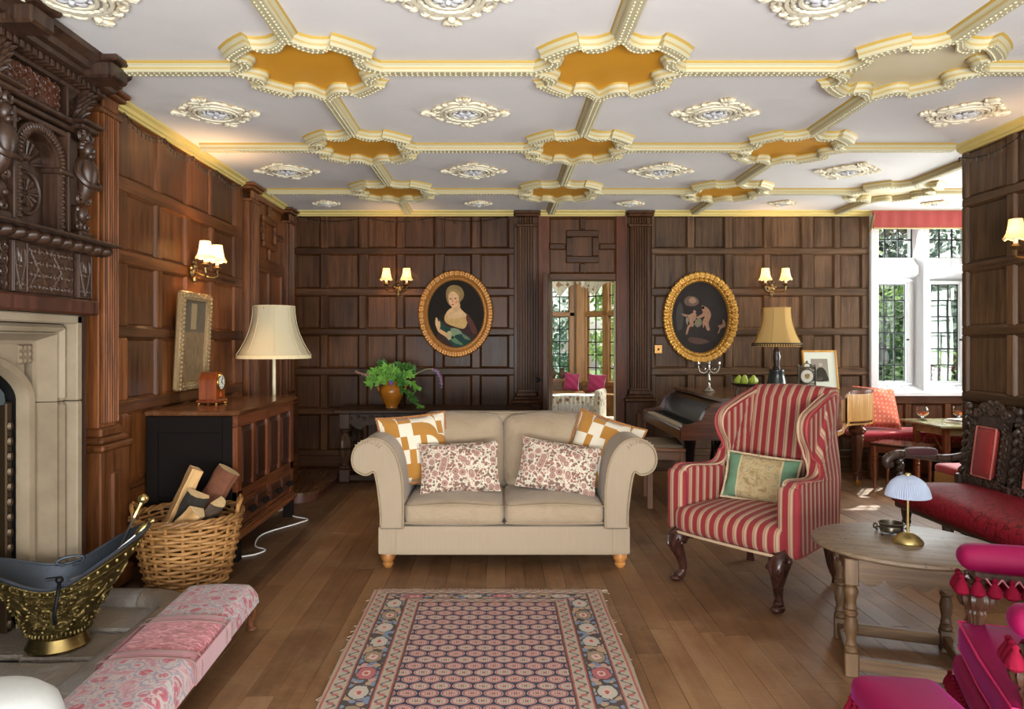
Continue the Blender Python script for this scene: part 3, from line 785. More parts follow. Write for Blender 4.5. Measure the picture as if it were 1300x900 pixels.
m = MB(LF); prof = [(0, 2.60), (.10, 2.60), (.105, 2.615), (.15, 2.63), (.15, 2.645), (.20, 2.65), (.205, 2.67), (.235, 2.675), (.245, 2.70), (.285, 2.725), (.29, H), (0, H)]
m.rings([[(1.64, d, z) for d, z in prof], [(3.70, d, z) for d, z in prof]], cap=(True, True)); m.build('main_cornice', carved, fp, smooth=0, fixn=True)
m = MB(LF)
for i in range(48): m.cb(1.66+.041*i, 1.684+.041*i, .12, .172, 2.612, 2.645, .003)
m.build('dentil', carved, fp, smooth=0, fixn=True)
# ------------------------------------------------------------------ hearth of flagstones (piece of the floor) and stone kerb
hb = struct(MB().b(-2.6, -1.5, 1.6, 3.62, -.02, .004).build('floor_hearth', soot, smooth=0))
rh = random.Random(5)
slabs = [(-2.55, -2.02, 3.0, 3.6), (-2.0, -1.68, 3.27, 3.6), (-2.02, -1.68, 2.98, 3.25), (-2.1, -1.68, 2.70, 2.96), (-2.55, -2.12, 2.62, 2.98), (-2.05, -1.68, 2.42, 2.68), (-2.55, -2.07, 2.2, 2.6), (-2.05, -1.68, 2.12, 2.40), (-2.55, -2.07, 1.65, 2.18), (-2.05, -1.68, 1.65, 2.10)]
for (a, b, c_, d_) in slabs:
    j = lambda: rh.uniform(-.012, .012)
    poly = [(a+j(), c_+j()), ((a+b)/2+j(), c_+j()), (b+j(), c_+j()), (b+j(), (c_+d_)/2+j()), (b+j(), d_+j()), ((a+b)/2+j(), d_+j()), (a+j(), d_+j()), (a+j(), (c_+d_)/2+j())]
    zz = rh.uniform(.022, .032); m = MB(); ce_ = Vector((sum(p[0] for p in poly)/8, sum(p[1] for p in poly)/8, 0))
    inn = [(p[0]+(ce_.x-p[0])*.05, p[1]+(ce_.y-p[1])*.05) for p in poly]
    m.rings([[(*p, 0) for p in poly], [(*p, zz-.01) for p in poly], [(*p, zz) for p in inn]], cap=(True, True))
    m.build('flagstone', flagm, hb, smooth=0, fixn=True)
kp = thing('hearth_kerb', 'low rounded stone kerb curving round the corner of the hearth', 'kerb', (0, 0, 0))
def kerb_seg(pts):
    m = MB(); prof = [(-.085, 0), (-.085, .05), (-.07, .075), (-.04, .088), (.02, .088), (.055, .078), (.08, .055), (.085, .03), (.085, 0)]
    P_ = [Vector(p) for p in pts]; rings = []
    for i, p in enumerate(P_):
        tg = (P_[min(i+1, len(P_)-1)]-P_[max(i-1, 0)]).normalized(); n = Vector((tg.y, -tg.x, 0))
        rings.append([p+n*d+Vector((0, 0, z)) for d, z in prof])
    m.rings(rings, cap=(True, True)); return m.build('kerb_stone', flagm, kp, smooth=40, fixn=True)
kerb_seg([(-1.575, 1.6, 0), (-1.575, 2.4, 0)]); kerb_seg([(-1.575, 2.408, 0), (-1.575, 3.2, 0)])
cpts = [(-1.805+.23*cos(pi*i/20), 3.40+.23*sin(pi*i/20), 0) for i in range(0, 11)]
kerb_seg([(-1.575, 3.208, 0)]+cpts[:1]+cpts[1:]); kerb_seg([(-1.815, 3.632, 0), (-2.05, 3.632, 0)])
# ------------------------------------------------------------------ coal scuttle with fire irons
def _emb(t):
    v = t.co(); a = t.vor(v, 26, 'SMOOTH_F1'); n = t.noise(v, 45, 4, .6, 1.2); x, y, z = t.sep(v)
    lo = z.gt(.07)*z.lt(.335)
    c = t.mix(n, rgb('#382d18'), rgb('#8f7c4c'))
    t.out(c, t.math('MULTIPLY_ADD', n, .25, .28), .95, (a*1.2+n*.5)*lo, 1.0, .012)
emb = material('embossed_brass', _emb)
zinc = plain('zinc_lining', '#4a5058', .45, .8, var=.25, nscale=8)
cs = thing('coal_scuttle', 'helmet shaped embossed brass coal scuttle with zinc lining on the hearth', 'coal scuttle', (-1.93, 3.11, .03), radians(24))
NS = 40
def scut(f, inner=0):
    """f 0..1 from foot to lip"""
    r = []
    for i in range(NS):
        a = 2*pi*i/NS; lip = max(0, cos(a)); back = max(0, -cos(a))
        base = .115+.10*f**.9
        rr_ = base*(1+f*f*(.74*lip**3+.42*back**4)*.9)*(1-.02*inner)
        z = .06+f*(.27-.0*abs(sin(a)))+f**3*(.16*lip**2+.07*back**2-.035*abs(sin(a)))
        r.append((rr_*cos(a)-inner*.004*cos(a), rr_*sin(a)*.88-inner*.004*sin(a), z))
    return r
m = MB(); m.rings([scut(i/14) for i in range(15)]); m.build('body', emb, cs, smooth=60)
m = MB(); m.rings([scut(i/10, 1) for i in range(10, 1, -1)], cap=(False, True)); m.build('lining', zinc, cs, smooth=60)
bz = MB(); rz_ = random.Random(12)
def onbody(a, f, lift=.0):
    i = (a % (2*pi))/(2*pi)*NS; r_ = scut(f); p = Vector(r_[int(i) % NS]); q = Vector(r_[(int(i)+1) % NS]); v = p+(q-p)*(i % 1); n_ = Vector((cos(a), sin(a), -.3)).normalized(); return v+n_*lift
for row, (f, rad) in enumerate(((.22, .03), (.45, .038), (.68, .04))):
    for k in range(9):
        a0 = 2*pi*(k+.5*(row % 2))/9; sg = 1 if (k+row) % 2 else -1; pts = []
        for q in range(15):
            u = q/14; rr_ = rad*(1-.8*u); th = u*2.7*pi*sg; R0 = .16+.1*f
            pts.append(onbody(a0+rr_*cos(th)/R0, f+rr_*sin(th)/.30, .003))
        bz.tube(pts, .0055, 5); bz.ball(onbody(a0, f, .004), .009, 7, 5)
        for q in range(3): bz.ball(onbody(a0+.2+.07*q, f+.07*(q-1), .002), (.010, .010, .008), 6, 4)
for k in range(46): bz.ball(onbody(2*pi*k/46, .90, .001), (.009, .009, .011), 6, 4); bz.ball(onbody(2*pi*k/46, .06, .002), (.007, .007, .012), 6, 4)
for f in (.84, .955): bz.tube([onbody(2*pi*k/60, f, .002) for k in range(60)], .004, 5, closed=True)
bz.build('embossing', emb, cs)
MB().lathe([(.125, 0), (.128, .01), (.122, .02), (.108, .055), (.115, .062)], 32).build('foot_ring', plain('aged_brass', '#8f7b4c', .25, .95), cs)
m = MB(); m.tube([Vector(p)+Vector((0, 0, .004)) for p in scut(1)], .008, 6, closed=True); m.build('rolled_rim', zinc, cs)
m = MB(); m.tube(spline([(.03, -.19, .335), (.03, -.24, .30), (.02, -.255, .22), (.02, -.235, .17)], 6), .008, 7); m.tube([(.03, -.192, .345), (-.02, -.194, .345)], .008, 6); m.ball((.03, -.2, .34), .016)
m.build('bail_handle', iron, cs)
m = MB(); m.tube(spline([(.03, .165, .30), (.07, .168, .31), (.07, .168, .335), (0, .166, .335), (-.03, .166, .315), (.0, .165, .30)], 5), .006, 6); m.build('lug', zinc, cs)
def irons(nm, label, p0, p1, knob):
    t_ = thing(nm, label, 'fire iron', p0)
    d = Vector(p1)-Vector(p0); MB().tube([(0, 0, 0), d*.72], .006, 7).build('shaft', plain('steel_'+nm, '#77736c', .3, .9), t_)
    h = MB(); q = d*.72
    if knob: h.tube([q, d*.78, d*.84, d*.92], [.009, .013, .009, .012], 9); h.ball(d*.97, .024, 12, 8)
    else: h.tube([q, d*.76, d*.84, d*.93, d], [.008, .015, .021, .014, .007], 10); h.ball(d*1.0, .011, 8, 6)
    h.build('brass_handle', plain('polished_brass_'+nm, '#c7ae6e', .25, .95), t_)
    s_ = MB(); s_.tube([(0, 0, 0), -d*.22], [.006, .035] if not knob else .006, 8, flat=.25); s_.build('blade', plain('blade_'+nm, '#55524d', .35, .9), t_)
irons('fire_poker', 'fire iron with a round brass knob standing in the coal scuttle', (-1.79, 3.24, .30), (-1.69, 3.38, .62), True)
irons('fire_shovel', 'fire shovel with a long bulbous brass handle leaning out of the coal scuttle', (-1.82, 3.16, .33), (-1.60, 3.28, .53), False)
# ------------------------------------------------------------------ log basket and logs
wick = wood('wicker', '#6e431f', '#b98a50', 'x', rough=.5, spread=.2)
lb = thing('log_basket', 'round wicker log basket standing in front of the dark chest', 'basket', (-1.765, 4.03, 0))
def br(z): return .205+(.285-.205)*(z/.39)**.85
m = MB(); NSK = 20
for r_ in range(17):
    z = .014+r_*.0212; ph = r_ % 2
    pts = []
    for i in range(NSK*4):
        a = 2*pi*i/(NSK*4); pts.append(((br(z)+.013*cos(NSK/2*a+ph*pi))*cos(a), (br(z)+.013*cos(NSK/2*a+ph*pi))*sin(a), z+.003*sin(3*a+r_)))
    m.tube(pts, .0088, 6, closed=True)
o = m.build('weave', wick, lb, smooth=60, kind='stuff')
m = MB()
for i in range(NSK):
    a = 2*pi*i/NSK; m.tube([(br(z)*cos(a), br(z)*sin(a), z) for z in (.0, .1, .2, .3, .385)], .009, 6)
m.build('stakes', wick, lb, kind='stuff')
m = MB()
for k in range(3):
    m.tube([((br(.38)+.004+.011*cos(9*a+k*2.1))*cos(a), (br(.38)+.004+.011*cos(9*a+k*2.1))*sin(a), .385+.011*sin(9*a+k*2.1)) for a in [2*pi*i/90 for i in range(90)]], .009, 6, closed=True)
m.build('braided_rim', wick, lb, smooth=60)
MB().lathe([(.0, .012), (.20, .012), (.20, 0), (0, 0)], 24).build('base', wick, lb)
for sg in (1, -1):
    m = MB(); a0 = radians(200 if sg > 0 else 20)
    p = [((br(.4)+.0)*cos(a0+d), (br(.4))*sin(a0+d), .39+.065*sqrt(max(0, 1-(d/.42)**2))) for d in [-.42+.84*i/14 for i in range(15)]]
    m.tube(p, .011, 7); m.tube([(x*.985, y*.985, z+.012*sin(i*1.4)) for i, (x, y, z) in enumerate(p)], .007, 6); m.build('handle', wick, lb)
bark = plain('bark', '#4a3b2c', .9, var=.5, nscale=30, bs=.9, bd=.012)
barkd = plain('bark_dark', '#2d2820', .9, var=.5, nscale=30, bs=.9, bd=.012)
barkr = plain('bark_red', '#6a3e27', .85, var=.35, nscale=24, bs=.8, bd=.01)
def _split(t):
    v = t.co(); n = t.noise(t.map(v, (1, 1, .12)), 30, 5, .6, .4); t.out(t.ramp(n, [(.25, rgb('#8e6334')), (.5, rgb('#c39a62')), (.8, rgb('#dcbf92'))]), .75, 0, n, .5, .006)
splitw = material('split_wood', _split)
def log(label, p0, p1, prof, side, r=.06, spin=0):
    """half or quarter log: bark on the round side, split wood inside, pale end grain"""
    d = Vector(p1)-Vector(p0); L = d.length
    t_ = thing('firewood_log', label, 'log', p0, 0, 'logs in the wicker basket')
    t_.rotation_euler = (d.to_track_quat('Z', 'Y') @ Matrix.Rotation(spin, 3, 'Z').to_quaternion()).to_euler()
    n = len(prof); rl = random.Random(hash(label) % 99)
    ring = lambda z, k: [(r*k*x*(1+.05*sin(z*40+i)), r*k*y*(1+.05*cos(z*33+i*2)), z) for i, (x, y) in enumerate(prof)]
    MB().rings([ring(L*i/8, 1) for i in range(9)]).build('split_face' if side == splitw else 'bark', side, t_, smooth=25)
    eg = plain('end_grain_'+str(spin)[:4], '#c9ac7e', .8, nscale=50, var=.3)
    MB().add(ring(L+.001, 1), [list(range(n))]).build('end_grain', eg, t_, smooth=0); MB().add(ring(-.001, 1), [list(range(n))[::-1]]).build('end_grain', eg, t_, smooth=0)
wedge = [(-.9, -.5), (.9, -.55), (1, .1), (.5, .6), (0, .75), (-.6, .5), (-1, 0)]
halfl = [(-1, 0), (1, 0), (.92, .38), (.7, .7), (.38, .92), (0, 1), (-.38, .92), (-.7, .7), (-.92, .38)]
tri = [(-.8, -.6), (.9, -.5), (.75, .2), (.2, .85), (-.5, .5)]
log('long pale split log leaning to the right across the wicker basket', (-1.92, 3.98, .18), (-1.735, 4.06, .635), [(-.8, -.5), (.8, -.55), (.9, .3), (-.6, .5)], splitw, .062, .3)
log('red barked log with a round cut end at the back of the wicker basket', (-1.78, 4.17, .28), (-1.60, 4.21, .60), [(cos(a), sin(a)*.8) for a in [2*pi*i/12 for i in range(12)]], barkr, .072, 1.1)
log('dark barked log with a pale wedge end in the middle of the basket', (-1.85, 3.99, .17), (-1.675, 3.95, .51), wedge, barkd, .062, 2.0)
log('short pale split log lying low at the front of the basket', (-1.85, 3.90, .22), (-1.64, 3.88, .43), tri, splitw, .058, 2.6)
log('round brown log poking out beside the right rim of the basket', (-1.78, 4.02, .24), (-1.585, 3.975, .475), halfl, bark, .062, 3.3)
log('half hidden split log lying flat at the left of the wicker basket', (-1.96, 4.08, .27), (-1.82, 3.87, .335), wedge, splitw, .05, .5)
# ------------------------------------------------------------------ long fender stool
def _paisley(t):
    v = t.co(); w_ = t.noise(v, 4, 2, .5); x, y, z = t.sep(v)
    vv = t.xyz(x+w_*.06, y+w_*.06, z*.6)
    a = t.vor(vv, 15); b = t.vor(vv, 34); n = t.noise(vv, 16, 2, .5, 3.); bd_ = t.vor(vv, 15, 'DISTANCE_TO_EDGE')
    c = t.ramp(a, [(0, rgb('#c99a8e')), (.18, rgb('#a33d4a')), (.36, rgb('#b5626c')), (.42, rgb('#bdb0a8')), (.52, rgb('#85808f')), (.60, rgb('#bd9a98')), (.8, rgb('#b0777c'))])
    c = t.mix(n.gt(.56)*.75, c, rgb('#b5aba3')); c = t.mix(n.gt(.50)*n.lt(.53)*.7, c, rgb('#77768c')); c = t.mix(b.lt(.16)*.6, c, rgb('#bd4a5a'))
    t.out(c, .85, 0, t.noise(v, 260, 2), .12, .002, Sheen_Weight=.2)
paisley = material('paisley_tapestry', _paisley)
def _crush(t):
    v = t.co(); n = t.noise(t.map(v, (1, 2.2, 1)), 24, 4, .65, 1.5)
    t.out(t.ramp(n, [(.35, rgb('#6e2026')), (.5, rgb('#b4505a')), (.62, rgb('#d79294')), (.8, rgb('#c4737a'))]), .75, 0, n, .4, .006, Sheen_Weight=.4)
crush = material('crushed_velvet', _crush)
pinkband = plain('pink_velvet_band', '#a35c60', .75, var=.15, nscale=12, Sheen_Weight=.5)
fs = thing('fender_stool', 'long low upholstered hearth stool in pink paisley with velvet bands', 'footstool', (-1.27, 2.55, 0), radians(3.2))
def stool_seg(y0, y1, nm, mat, e0=False, e1=False, pr=0):
    n = 12; rings = []; hw_ = .172+pr
    for k in range(n+1):
        y = y0+(y1-y0)*k/n; f = 1.
        if e1 and y > y1-.04: f = sqrt(max(.0, 1-((y-(y1-.04))/.04)**2))*.5+.5
        if e0 and y < y0+.04: f = sqrt(max(.0, 1-((y0+.04-y)/.04)**2))*.5+.5
        r_ = []
        for i in range(17):
            u = -1+2*i/16; x = math.copysign(1-(1-abs(u))**1.6, u)*hw_
            edge = max(0, (abs(x)-(hw_-.04))/.04); z = .13+(.075+pr)*f*(sqrt(max(0, 1-edge**2)) if edge > 0 else 1)+.012*(1-(x/hw_)**2)
            r_.append((x, y, z if 0 < i < 16 else .115))
        rings.append(r_)
    m = MB(); m.rings(rings, closed=False); m.add([rings[0][i] for i in range(17)], [list(range(17))]); m.add([rings[-1][i] for i in range(17)], [list(range(17))[::-1]])
    return m.build(nm, mat, fs, smooth=50, fixn=True)
stool_seg(.40, .83, 'tapestry_end', paisley, e1=True); stool_seg(-.68, -.0, 'tapestry_end', paisley, e0=True)
stool_seg(.335, .40, 'velvet_band', pinkband, pr=.001); stool_seg(.065, .335, 'crushed_velvet_panel', crush); stool_seg(.0, .065, 'velvet_band', pinkband, pr=.001)
for s_ in (-1, 1): MB().cb(s_*.172, s_*.177, -.0, .40, .112, .195, .002).build('velvet_side', pinkband, fs, smooth=30, fixn=True)
for y in (.40, .0, .34, .06):
    m = MB(); m.tube(spline([(-.176, y, .12), (-.176, y, .18), (-.15, y, .209), (0, y, .221), (.15, y, .209), (.176, y, .18), (.176, y, .12)], 5), .0028, 5); m.build('braid', plain('braid_'+str(y), '#7d675f', .8), fs)
MB().cb(-.165, .165, -.67, .82, .09, .117, .005).build('frame', carved_red, fs, smooth=0, fixn=True)
for sx in (-1, 1):
    for y in (-.62, .77):
        m = MB(); m.tube(spline([(sx*.14, y, .118), (sx*.155, y+math.copysign(.015, y), .085), (sx*.145, y+math.copysign(.01, y), .04), (sx*.15, y+math.copysign(.014, y), .012)], 5), [.026, .023, .013, .012], 9); m.lathe([(.02, 0), (.026, .006), (.022, .014), (.013, .02)], 12, c=(sx*.15, y+math.copysign(.014, y), 0)); m.build('leg', wood('stool_leg', '#3a1f10', '#7a4a28', 'z') if 'stool_leg' not in bpy.data.materials else bpy.data.materials['stool_leg'], fs)
# ------------------------------------------------------------------ white pouffe at the hearth
pf = thing('pouffe', 'round white upholstered pouffe beside the near end of the long stool', 'pouffe', (-1.19, 1.62, 0))
wf = plain('white_fabric', '#c3c6c2', .9, var=.03, nscale=60)
MB().lathe([(.15, .06), (.17, .075), (.175, .2), (.175, .42), (.172, .47), (.16, .505), (.13, .53), (.08, .545), (.0, .55)], 40).build('seat', wf, pf, smooth=60)
m = MB(); m.tube([(.174*cos(2*pi*i/40), .174*sin(2*pi*i/40), .44) for i in range(40)], .005, 6, closed=True); m.build('piping', wf, pf)
for i in range(4):
    a = pi/4+i*pi/2; MB().lathe([(.014, 0), (.02, .06)], 10, c=(.11*cos(a), .11*sin(a), 0)).build('leg', carved, pf)
# ------------------------------------------------------------------ mule chest
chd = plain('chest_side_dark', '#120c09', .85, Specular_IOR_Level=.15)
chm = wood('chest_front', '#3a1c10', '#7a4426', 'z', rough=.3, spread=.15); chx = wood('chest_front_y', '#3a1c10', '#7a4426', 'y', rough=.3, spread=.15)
chp = wood('chest_panel_dark', '#24130c', '#4a2a1a', 'z', rough=.35)
ctop = wood('chest_top', '#3b2012', '#6e4527', 'y', rough=.2, spread=.05)
ch = thing('mule_chest', 'dark oak chest with four upright panels above small knobbed drawers', 'chest', (-1.895, 4.96, 0))
CX0, CX1, CY0, CY1 = -.275, .285, -.59, .60
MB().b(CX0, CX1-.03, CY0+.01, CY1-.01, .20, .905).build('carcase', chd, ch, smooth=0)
m = MB(); m.cb(CX0-.005, CX1+.02, CY0-.03, CY1+.03, .905, .937, .008); m.build('top', ctop, ch, smooth=0, fixn=True)
FX = Matrix(((0, 1, 0, CX1-.03), (1, 0, 0, 0), (0, 0, 1, 0), (0, 0, 0, 1)))
for (a, b, p, q, mt) in ((CY0, CY1, .83, .905, chx), (CY0, CY1, .375, .435, chx), (CY0, CY1, .17, .205, chx), (CY0, CY0+.075, .2, .83, chm), (CY1-.075, CY1, .2, .83, chm)):
    MB(FX).cb(a, b, -.005, .03, p, q, .004).build('front_frame', mt, ch, smooth=0, fixn=True)
pw = (CY1-CY0-.15-3*.055)/4
for i in range(4):
    a = CY0+.075+i*(pw+.055)
    if i < 3: MB(FX).cb(a+pw, a+pw+.055, -.005, .028, .435, .83, .004).build('front_muntin', chm, ch, smooth=0, fixn=True)
    k = MB(FX); k.cb(a, a+pw, -.005, .016, .435, .83, .014).cb(a+.028, a+pw-.028, .0, .026, .463, .802, .014); k.build('front_panel', chp, ch, smooth=0, fixn=True)
dw = (CY1-CY0-.15-.055)/2
for i in range(2):
    a = CY0+.075+i*(dw+.055)
    d_ = MB(FX).cb(a, a+dw, -.005, .026, .21, .37, .004); d_ = d_.build('drawer', chx, ch, smooth=0, fixn=True)
    MB(FX).cb(a+dw, a+dw+.055, -.005, .028, .205, .375, .004).build('front_muntin', chm, ch, smooth=0, fixn=True)
    for j in range(2):
        b = a+j*dw/2
        k = MB(FX); k.cb(b+.02, b+dw/2-.02, .02, .036, .235, .348, .012); k.build('drawer_panel', chp, d_, smooth=0, fixn=True)
        for q in (-.025, .025):
            MB().lathe([(.008, 0), (.008, .015), (.017, .022), (.019, .032), (.012, .040), (0, .042)], 12, m=TR(CX1+.005, b+dw/4+q, .29, 0, pi/2, 0)).build('knob', chd, d_)
m = MB(FX); m.cb(CY0-.02, CY1+.02, -.02, .055, .135, .172, .014).cb(CY0-.012, CY1+.012, -.02, .042, .17, .188, .008); m.build('base_moulding', chx, ch, smooth=0, fixn=True)
MB().cb(CX0, CX1, CY0-.02, CY0+.02, .14, .18, .006).build('side_moulding', chd, ch, smooth=0, fixn=True)
k = MB(); yy = CY0+.011
for (a, b, p, q) in ((CX0, CX0+.07, .18, .9), (CX1-.09, CX1-.03, .18, .9), (CX0+.07, CX1-.09, .80, .9), (CX0+.07, CX1-.09, .18, .40)): k.cb(a, b, yy-.022, yy, p, q, .004)
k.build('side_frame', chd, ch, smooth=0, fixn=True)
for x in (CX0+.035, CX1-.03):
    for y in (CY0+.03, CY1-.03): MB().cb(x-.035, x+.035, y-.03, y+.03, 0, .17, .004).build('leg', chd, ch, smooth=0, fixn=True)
m = MB(FX); m.prism([(-.018, .875), (.018, .875), (0, .845)], -.034, -.028, m=Matrix(((1, 0, 0, 0), (0, 0, -1, 0), (0, 1, 0, 0), (0, 0, 0, 1)))); m.build('escutcheon', brass, ch, smooth=0)
# balloon-top mantel clock on the chest
ck = thing('mantel_clock', 'small arched mahogany mantel clock with a white dial on the chest', 'clock', (-1.965, 4.86, .937), radians(86))
mah = wood('clock_mahogany', '#4a1d0c', '#93481f', 'z', rough=.25)
ap = [(-.065, .03), (.065, .03), (.065, .155)]+[(.065*cos(pi*i/12), .155+.065*sin(pi*i/12)) for i in range(1, 12)]+[(-.065, .155)]
MB().prism(ap, -.06, .06, m=XZ()).build('case', mah, ck, smooth=30)
MB().cb(-.08, .08, -.075, .075, .008, .032, .006).build('base', mah, ck, smooth=0, fixn=True)
for x in (-.065, .065):
    for y in (-.06, .06): MB().ball((x, y, .007), (.01, .01, .008), 8, 5).build('foot', brass, ck)
MB().lathe([(.05, 0), (.05, .006), (.0, .006)], 28, m=TR(0, -.06, .15, pi/2)).build('dial', plain('dial_white', '#d6d2c4', .4), ck)
MB().lathe([(.05, 0), (.058, .004), (.056, .012), (.05, .012)], 28, m=TR(0, -.06, .15, pi/2), cap=False).build('bezel', brass, ck)
m = MB()
for i in range(12):
    a = i*pi/6; m.b(-.002, .002, -.0675, -.066, .034, .044, m=Matrix.Translation((0, 0, .15)) @ Matrix.Rotation(a, 4, 'Y'))
m.build('hour_marks', iron, ck, smooth=0)
m = MB(); m.b(-.0025, .0025, -.07, -.068, 0, .036, m=Matrix.Translation((0, 0, .15)) @ Matrix.Rotation(.5, 4, 'Y')); m.b(-.003, .003, -.07, -.068, 0, .024, m=Matrix.Translation((0, 0, .15)) @ Matrix.Rotation(2.2, 4, 'Y')); m.build('hands', iron, ck, smooth=0)
m = MB(); m.prism([(-.016, .052), (.016, .052), (0, .085)], .0602, .0625, m=XZ()); m.build('inlay', plain('inlay', '#c65a26', .4), ck, smooth=0)
# carved picture frame hanging above the chest
pfm = thing('wall_panel_picture', 'tall worn picture in a carved gilt frame above the chest', 'picture', (-2.195, 5.0, 1.03), 0)
giltold = plain('old_gilt', '#8d7550', .5, .35, var=.4, nscale=60, bs=.6, bd=.006)
PM = TR(0, 0, 0, 0, radians(3), 0) @ Matrix(((0, 1, 0, 0), (1, 0, 0, 0), (0, 0, 1, 0), (0, 0, 0, 1)))
for (a, b, p, q) in ((-.25, -.19, 0, .68), (.19, .25, 0, .68), (-.19, .19, 0, .06), (-.19, .19, .62, .68)):
    k = MB(PM); k.cb(a, b, 0, .05, p, q, .014)
    L, vert = (q-p, True) if q-p > b-a else (b-a, False)
    for i in range(int(L/.03)):
        u, z = ((a+b)/2, p+.015+.03*i) if vert else (a+.015+.03*i, (p+q)/2)
        k.ball((u, .05, z), (.014, .01, .014), 6, 4); k.ball((u+(.02 if vert else 0), .045, z+(0 if vert else .02)), (.008, .008, .008), 5, 3); k.ball((u-(.02 if vert else 0), .045, z-(0 if vert else .02)), (.008, .008, .008), 5, 3)
    k.build('frame_moulding', giltold, pfm, smooth=40, fixn=True)
def _oldpic(t):
    x, y, z = t.sep(t.co()); n = t.noise(t.co(), 9, 5, .6, .5); n2 = t.noise(t.map(t.co(), (1, 1, .3)), 40, 3)
    c = t.ramp(n*.6+n2*.4, [(.3, rgb('#4a3a2a')), (.55, rgb('#7d6446')), (.75, rgb('#9c8058'))])
    top = z.gt(.40)
    c = t.mix(top*.75, c, rgb('#4b4740')); fg = ((y*9).pw(2.)).lt(.16)*z.gt(.42)*z.lt(.6); c = t.mix(fg*.6, c, rgb('#b39a6c'))
    t.out(c, .5, 0, n2, .2, .003)
MB(PM).b(-.19, .19, .005, .02, .06, .62).build('canvas', material('worn_picture', _oldpic), pfm, smooth=0)
# standard lamp beyond the chest
def bell_shade(parent, r0, r1, h, mat, matseam, n=8, z=0, trim=None):
    m = MB(); rings = []; N = n*4
    for k in range(13):
        f = k/12; r = r0+(r1-r0)*(.28*f+.72*(1-f)**0*(1-(1-f)**1)**2.0) if False else r1+(r0-r1)*(1-f)**2.1
        rr_ = []
        for i in range(N):
            a = 2*pi*(i+.5)/N; fl_a = (a % (2*pi/n))-pi/n; s_ = cos(pi/n)/cos(fl_a); s_ = 1+(s_-1)*1.0
            rr_.append((r*s_*cos(a), r*s_*sin(a), z+h*f))
        rings.append(rr_)
    m.rings(rings); inner = [[(x*.99, y*.99, zz) for x, y, zz in r] for r in rings][::-1]; m.rings(inner)
    o = m.build('shade', mat, parent, smooth=25)
    k = MB(); k.rings([[(r0*1.004*cos(2*pi*i/N), r0*1.004*sin(2*pi*i/N), z-.0) for i in range(N)], [(r0*1.006*cos(2*pi*i/N), r0*1.006*sin(2*pi*i/N), z-.028) for i in range(N)]])
    k.rings([[(r0*1.0*cos(2*pi*i/N), r0*1.0*sin(2*pi*i/N), z-.028) for i in range(N)], [(r0*1.0*cos(2*pi*i/N), r0*1.0*sin(2*pi*i/N), z) for i in range(N)]])
    k.build('shade_band', matseam, o)
    s_ = MB()
    for i in range(n):
        a = 2*pi*(i+.0)/n
        s_.tube([((r1+(r0-r1)*(1-f)**2.1)*cos(a)*1.0, (r1+(r0-r1)*(1-f)**2.1)*sin(a)*1.0, z+h*f) for f in [k_/10 for k_ in range(11)]], .0025, 4)
    s_.tube([(r1*cos(2*pi*i/N), r1*sin(2*pi*i/N), z+h) for i in range(N)], .004, 5, closed=True)
    s_.build('shade_seam', matseam, o)
    return o
def shade_mat(name, col, trans=.35):
    def f(t):
        n = t.noise(t.co(), 90, 2)
        d = t.n('ShaderNodeBsdfDiffuse'); tl = t.n('ShaderNodeBsdfTranslucent'); mx = t.n('ShaderNodeMixShader'); o = t.n('ShaderNodeOutputMaterial')
        c = t.mix(n*.3, rgb(col), tuple(x*.85 for x in rgb(col)))
        for nn in (d, tl): t.put(nn.inputs[0], c)
        mx.inputs[0].default_value = trans
        t.nt.links.new(d.outputs[0], mx.inputs[1]); t.nt.links.new(tl.outputs[0], mx.inputs[2]); t.nt.links.new(mx.outputs[0], o.inputs['Surface'])
    return material(name, f)
cream = shade_mat('cream_silk', '#e2d8b8'); creamband = plain('cream_band', '#dccb9f', .8)
sl = thing('standard_lamp', 'standard lamp with a large cream bell shade behind the chest', 'lamp', (-1.845, 5.825, 0), .3)
bell_shade(sl, .295, .165, .40, cream, creamband, 8, 1.255)
MB().lathe([(.14, 0), (.145, .02), (.06, .04), (.025, .07), (.018, .12), (.014, .3), (.014, 1.40)], 16).build('pole', wood('pole_painted', '#b3a684', '#d3c7a5', 'z'), sl)
m = MB(); [m.tube([(0, 0, 1.40), (.16*cos(a), .16*sin(a), 1.64)], .003, 4) for a in (0, 2*pi/3, 4*pi/3)]; m.lathe([(.02, 1.36), (.02, 1.42), (.03, 1.44), (.03, 1.5), (.0, 1.53)], 10); m.build('lamp_holder', brass, sl)
# white flex on the floor under the chest
m = MB(); m.tube(spline([(-1.62, 4.47, .006), (-1.55, 4.52, .006), (-1.52, 4.62, .006), (-1.62, 4.72, .006), (-1.66, 5.0, .006), (-1.50, 5.30, .006), (-1.46, 5.42, .006), (-1.60, 5.52, .006), (-1.72, 5.72, .006), (-1.80, 5.74, .006)], 8), .005, 6)
tag(m.build('power_cord', plain('white_flex', '#e2e0da', .5)), 'white electric flex trailing on the floor under the chest', 'cord')
# ------------------------------------------------------------------ rounded step below the left door
st = thing('door_step', 'low wooden step with a rounded corner in front of the panelled side door', 'step', (0, 0, 0))
sp = [(-2.085, 5.98)]+[(-1.745+.19*sin(pi/2*i/10), 6.17-.19*cos(pi/2*i/10)) for i in range(11)]+[(-1.555, 7.16), (-2.085, 7.16)]
MB().prism(sp, 0, .065).build('riser', carved_red, st, smooth=30)
ce_ = (-1.85, 6.7)
MB().prism([(x+(.012 if x > -1.9 else 0)*1, y-(.012 if y < 6.3 else 0)) for x, y in sp], .065, .088).build('tread', wood('step_tread', '#3a2415', '#765234', 'y', rough=.25), st, smooth=30)
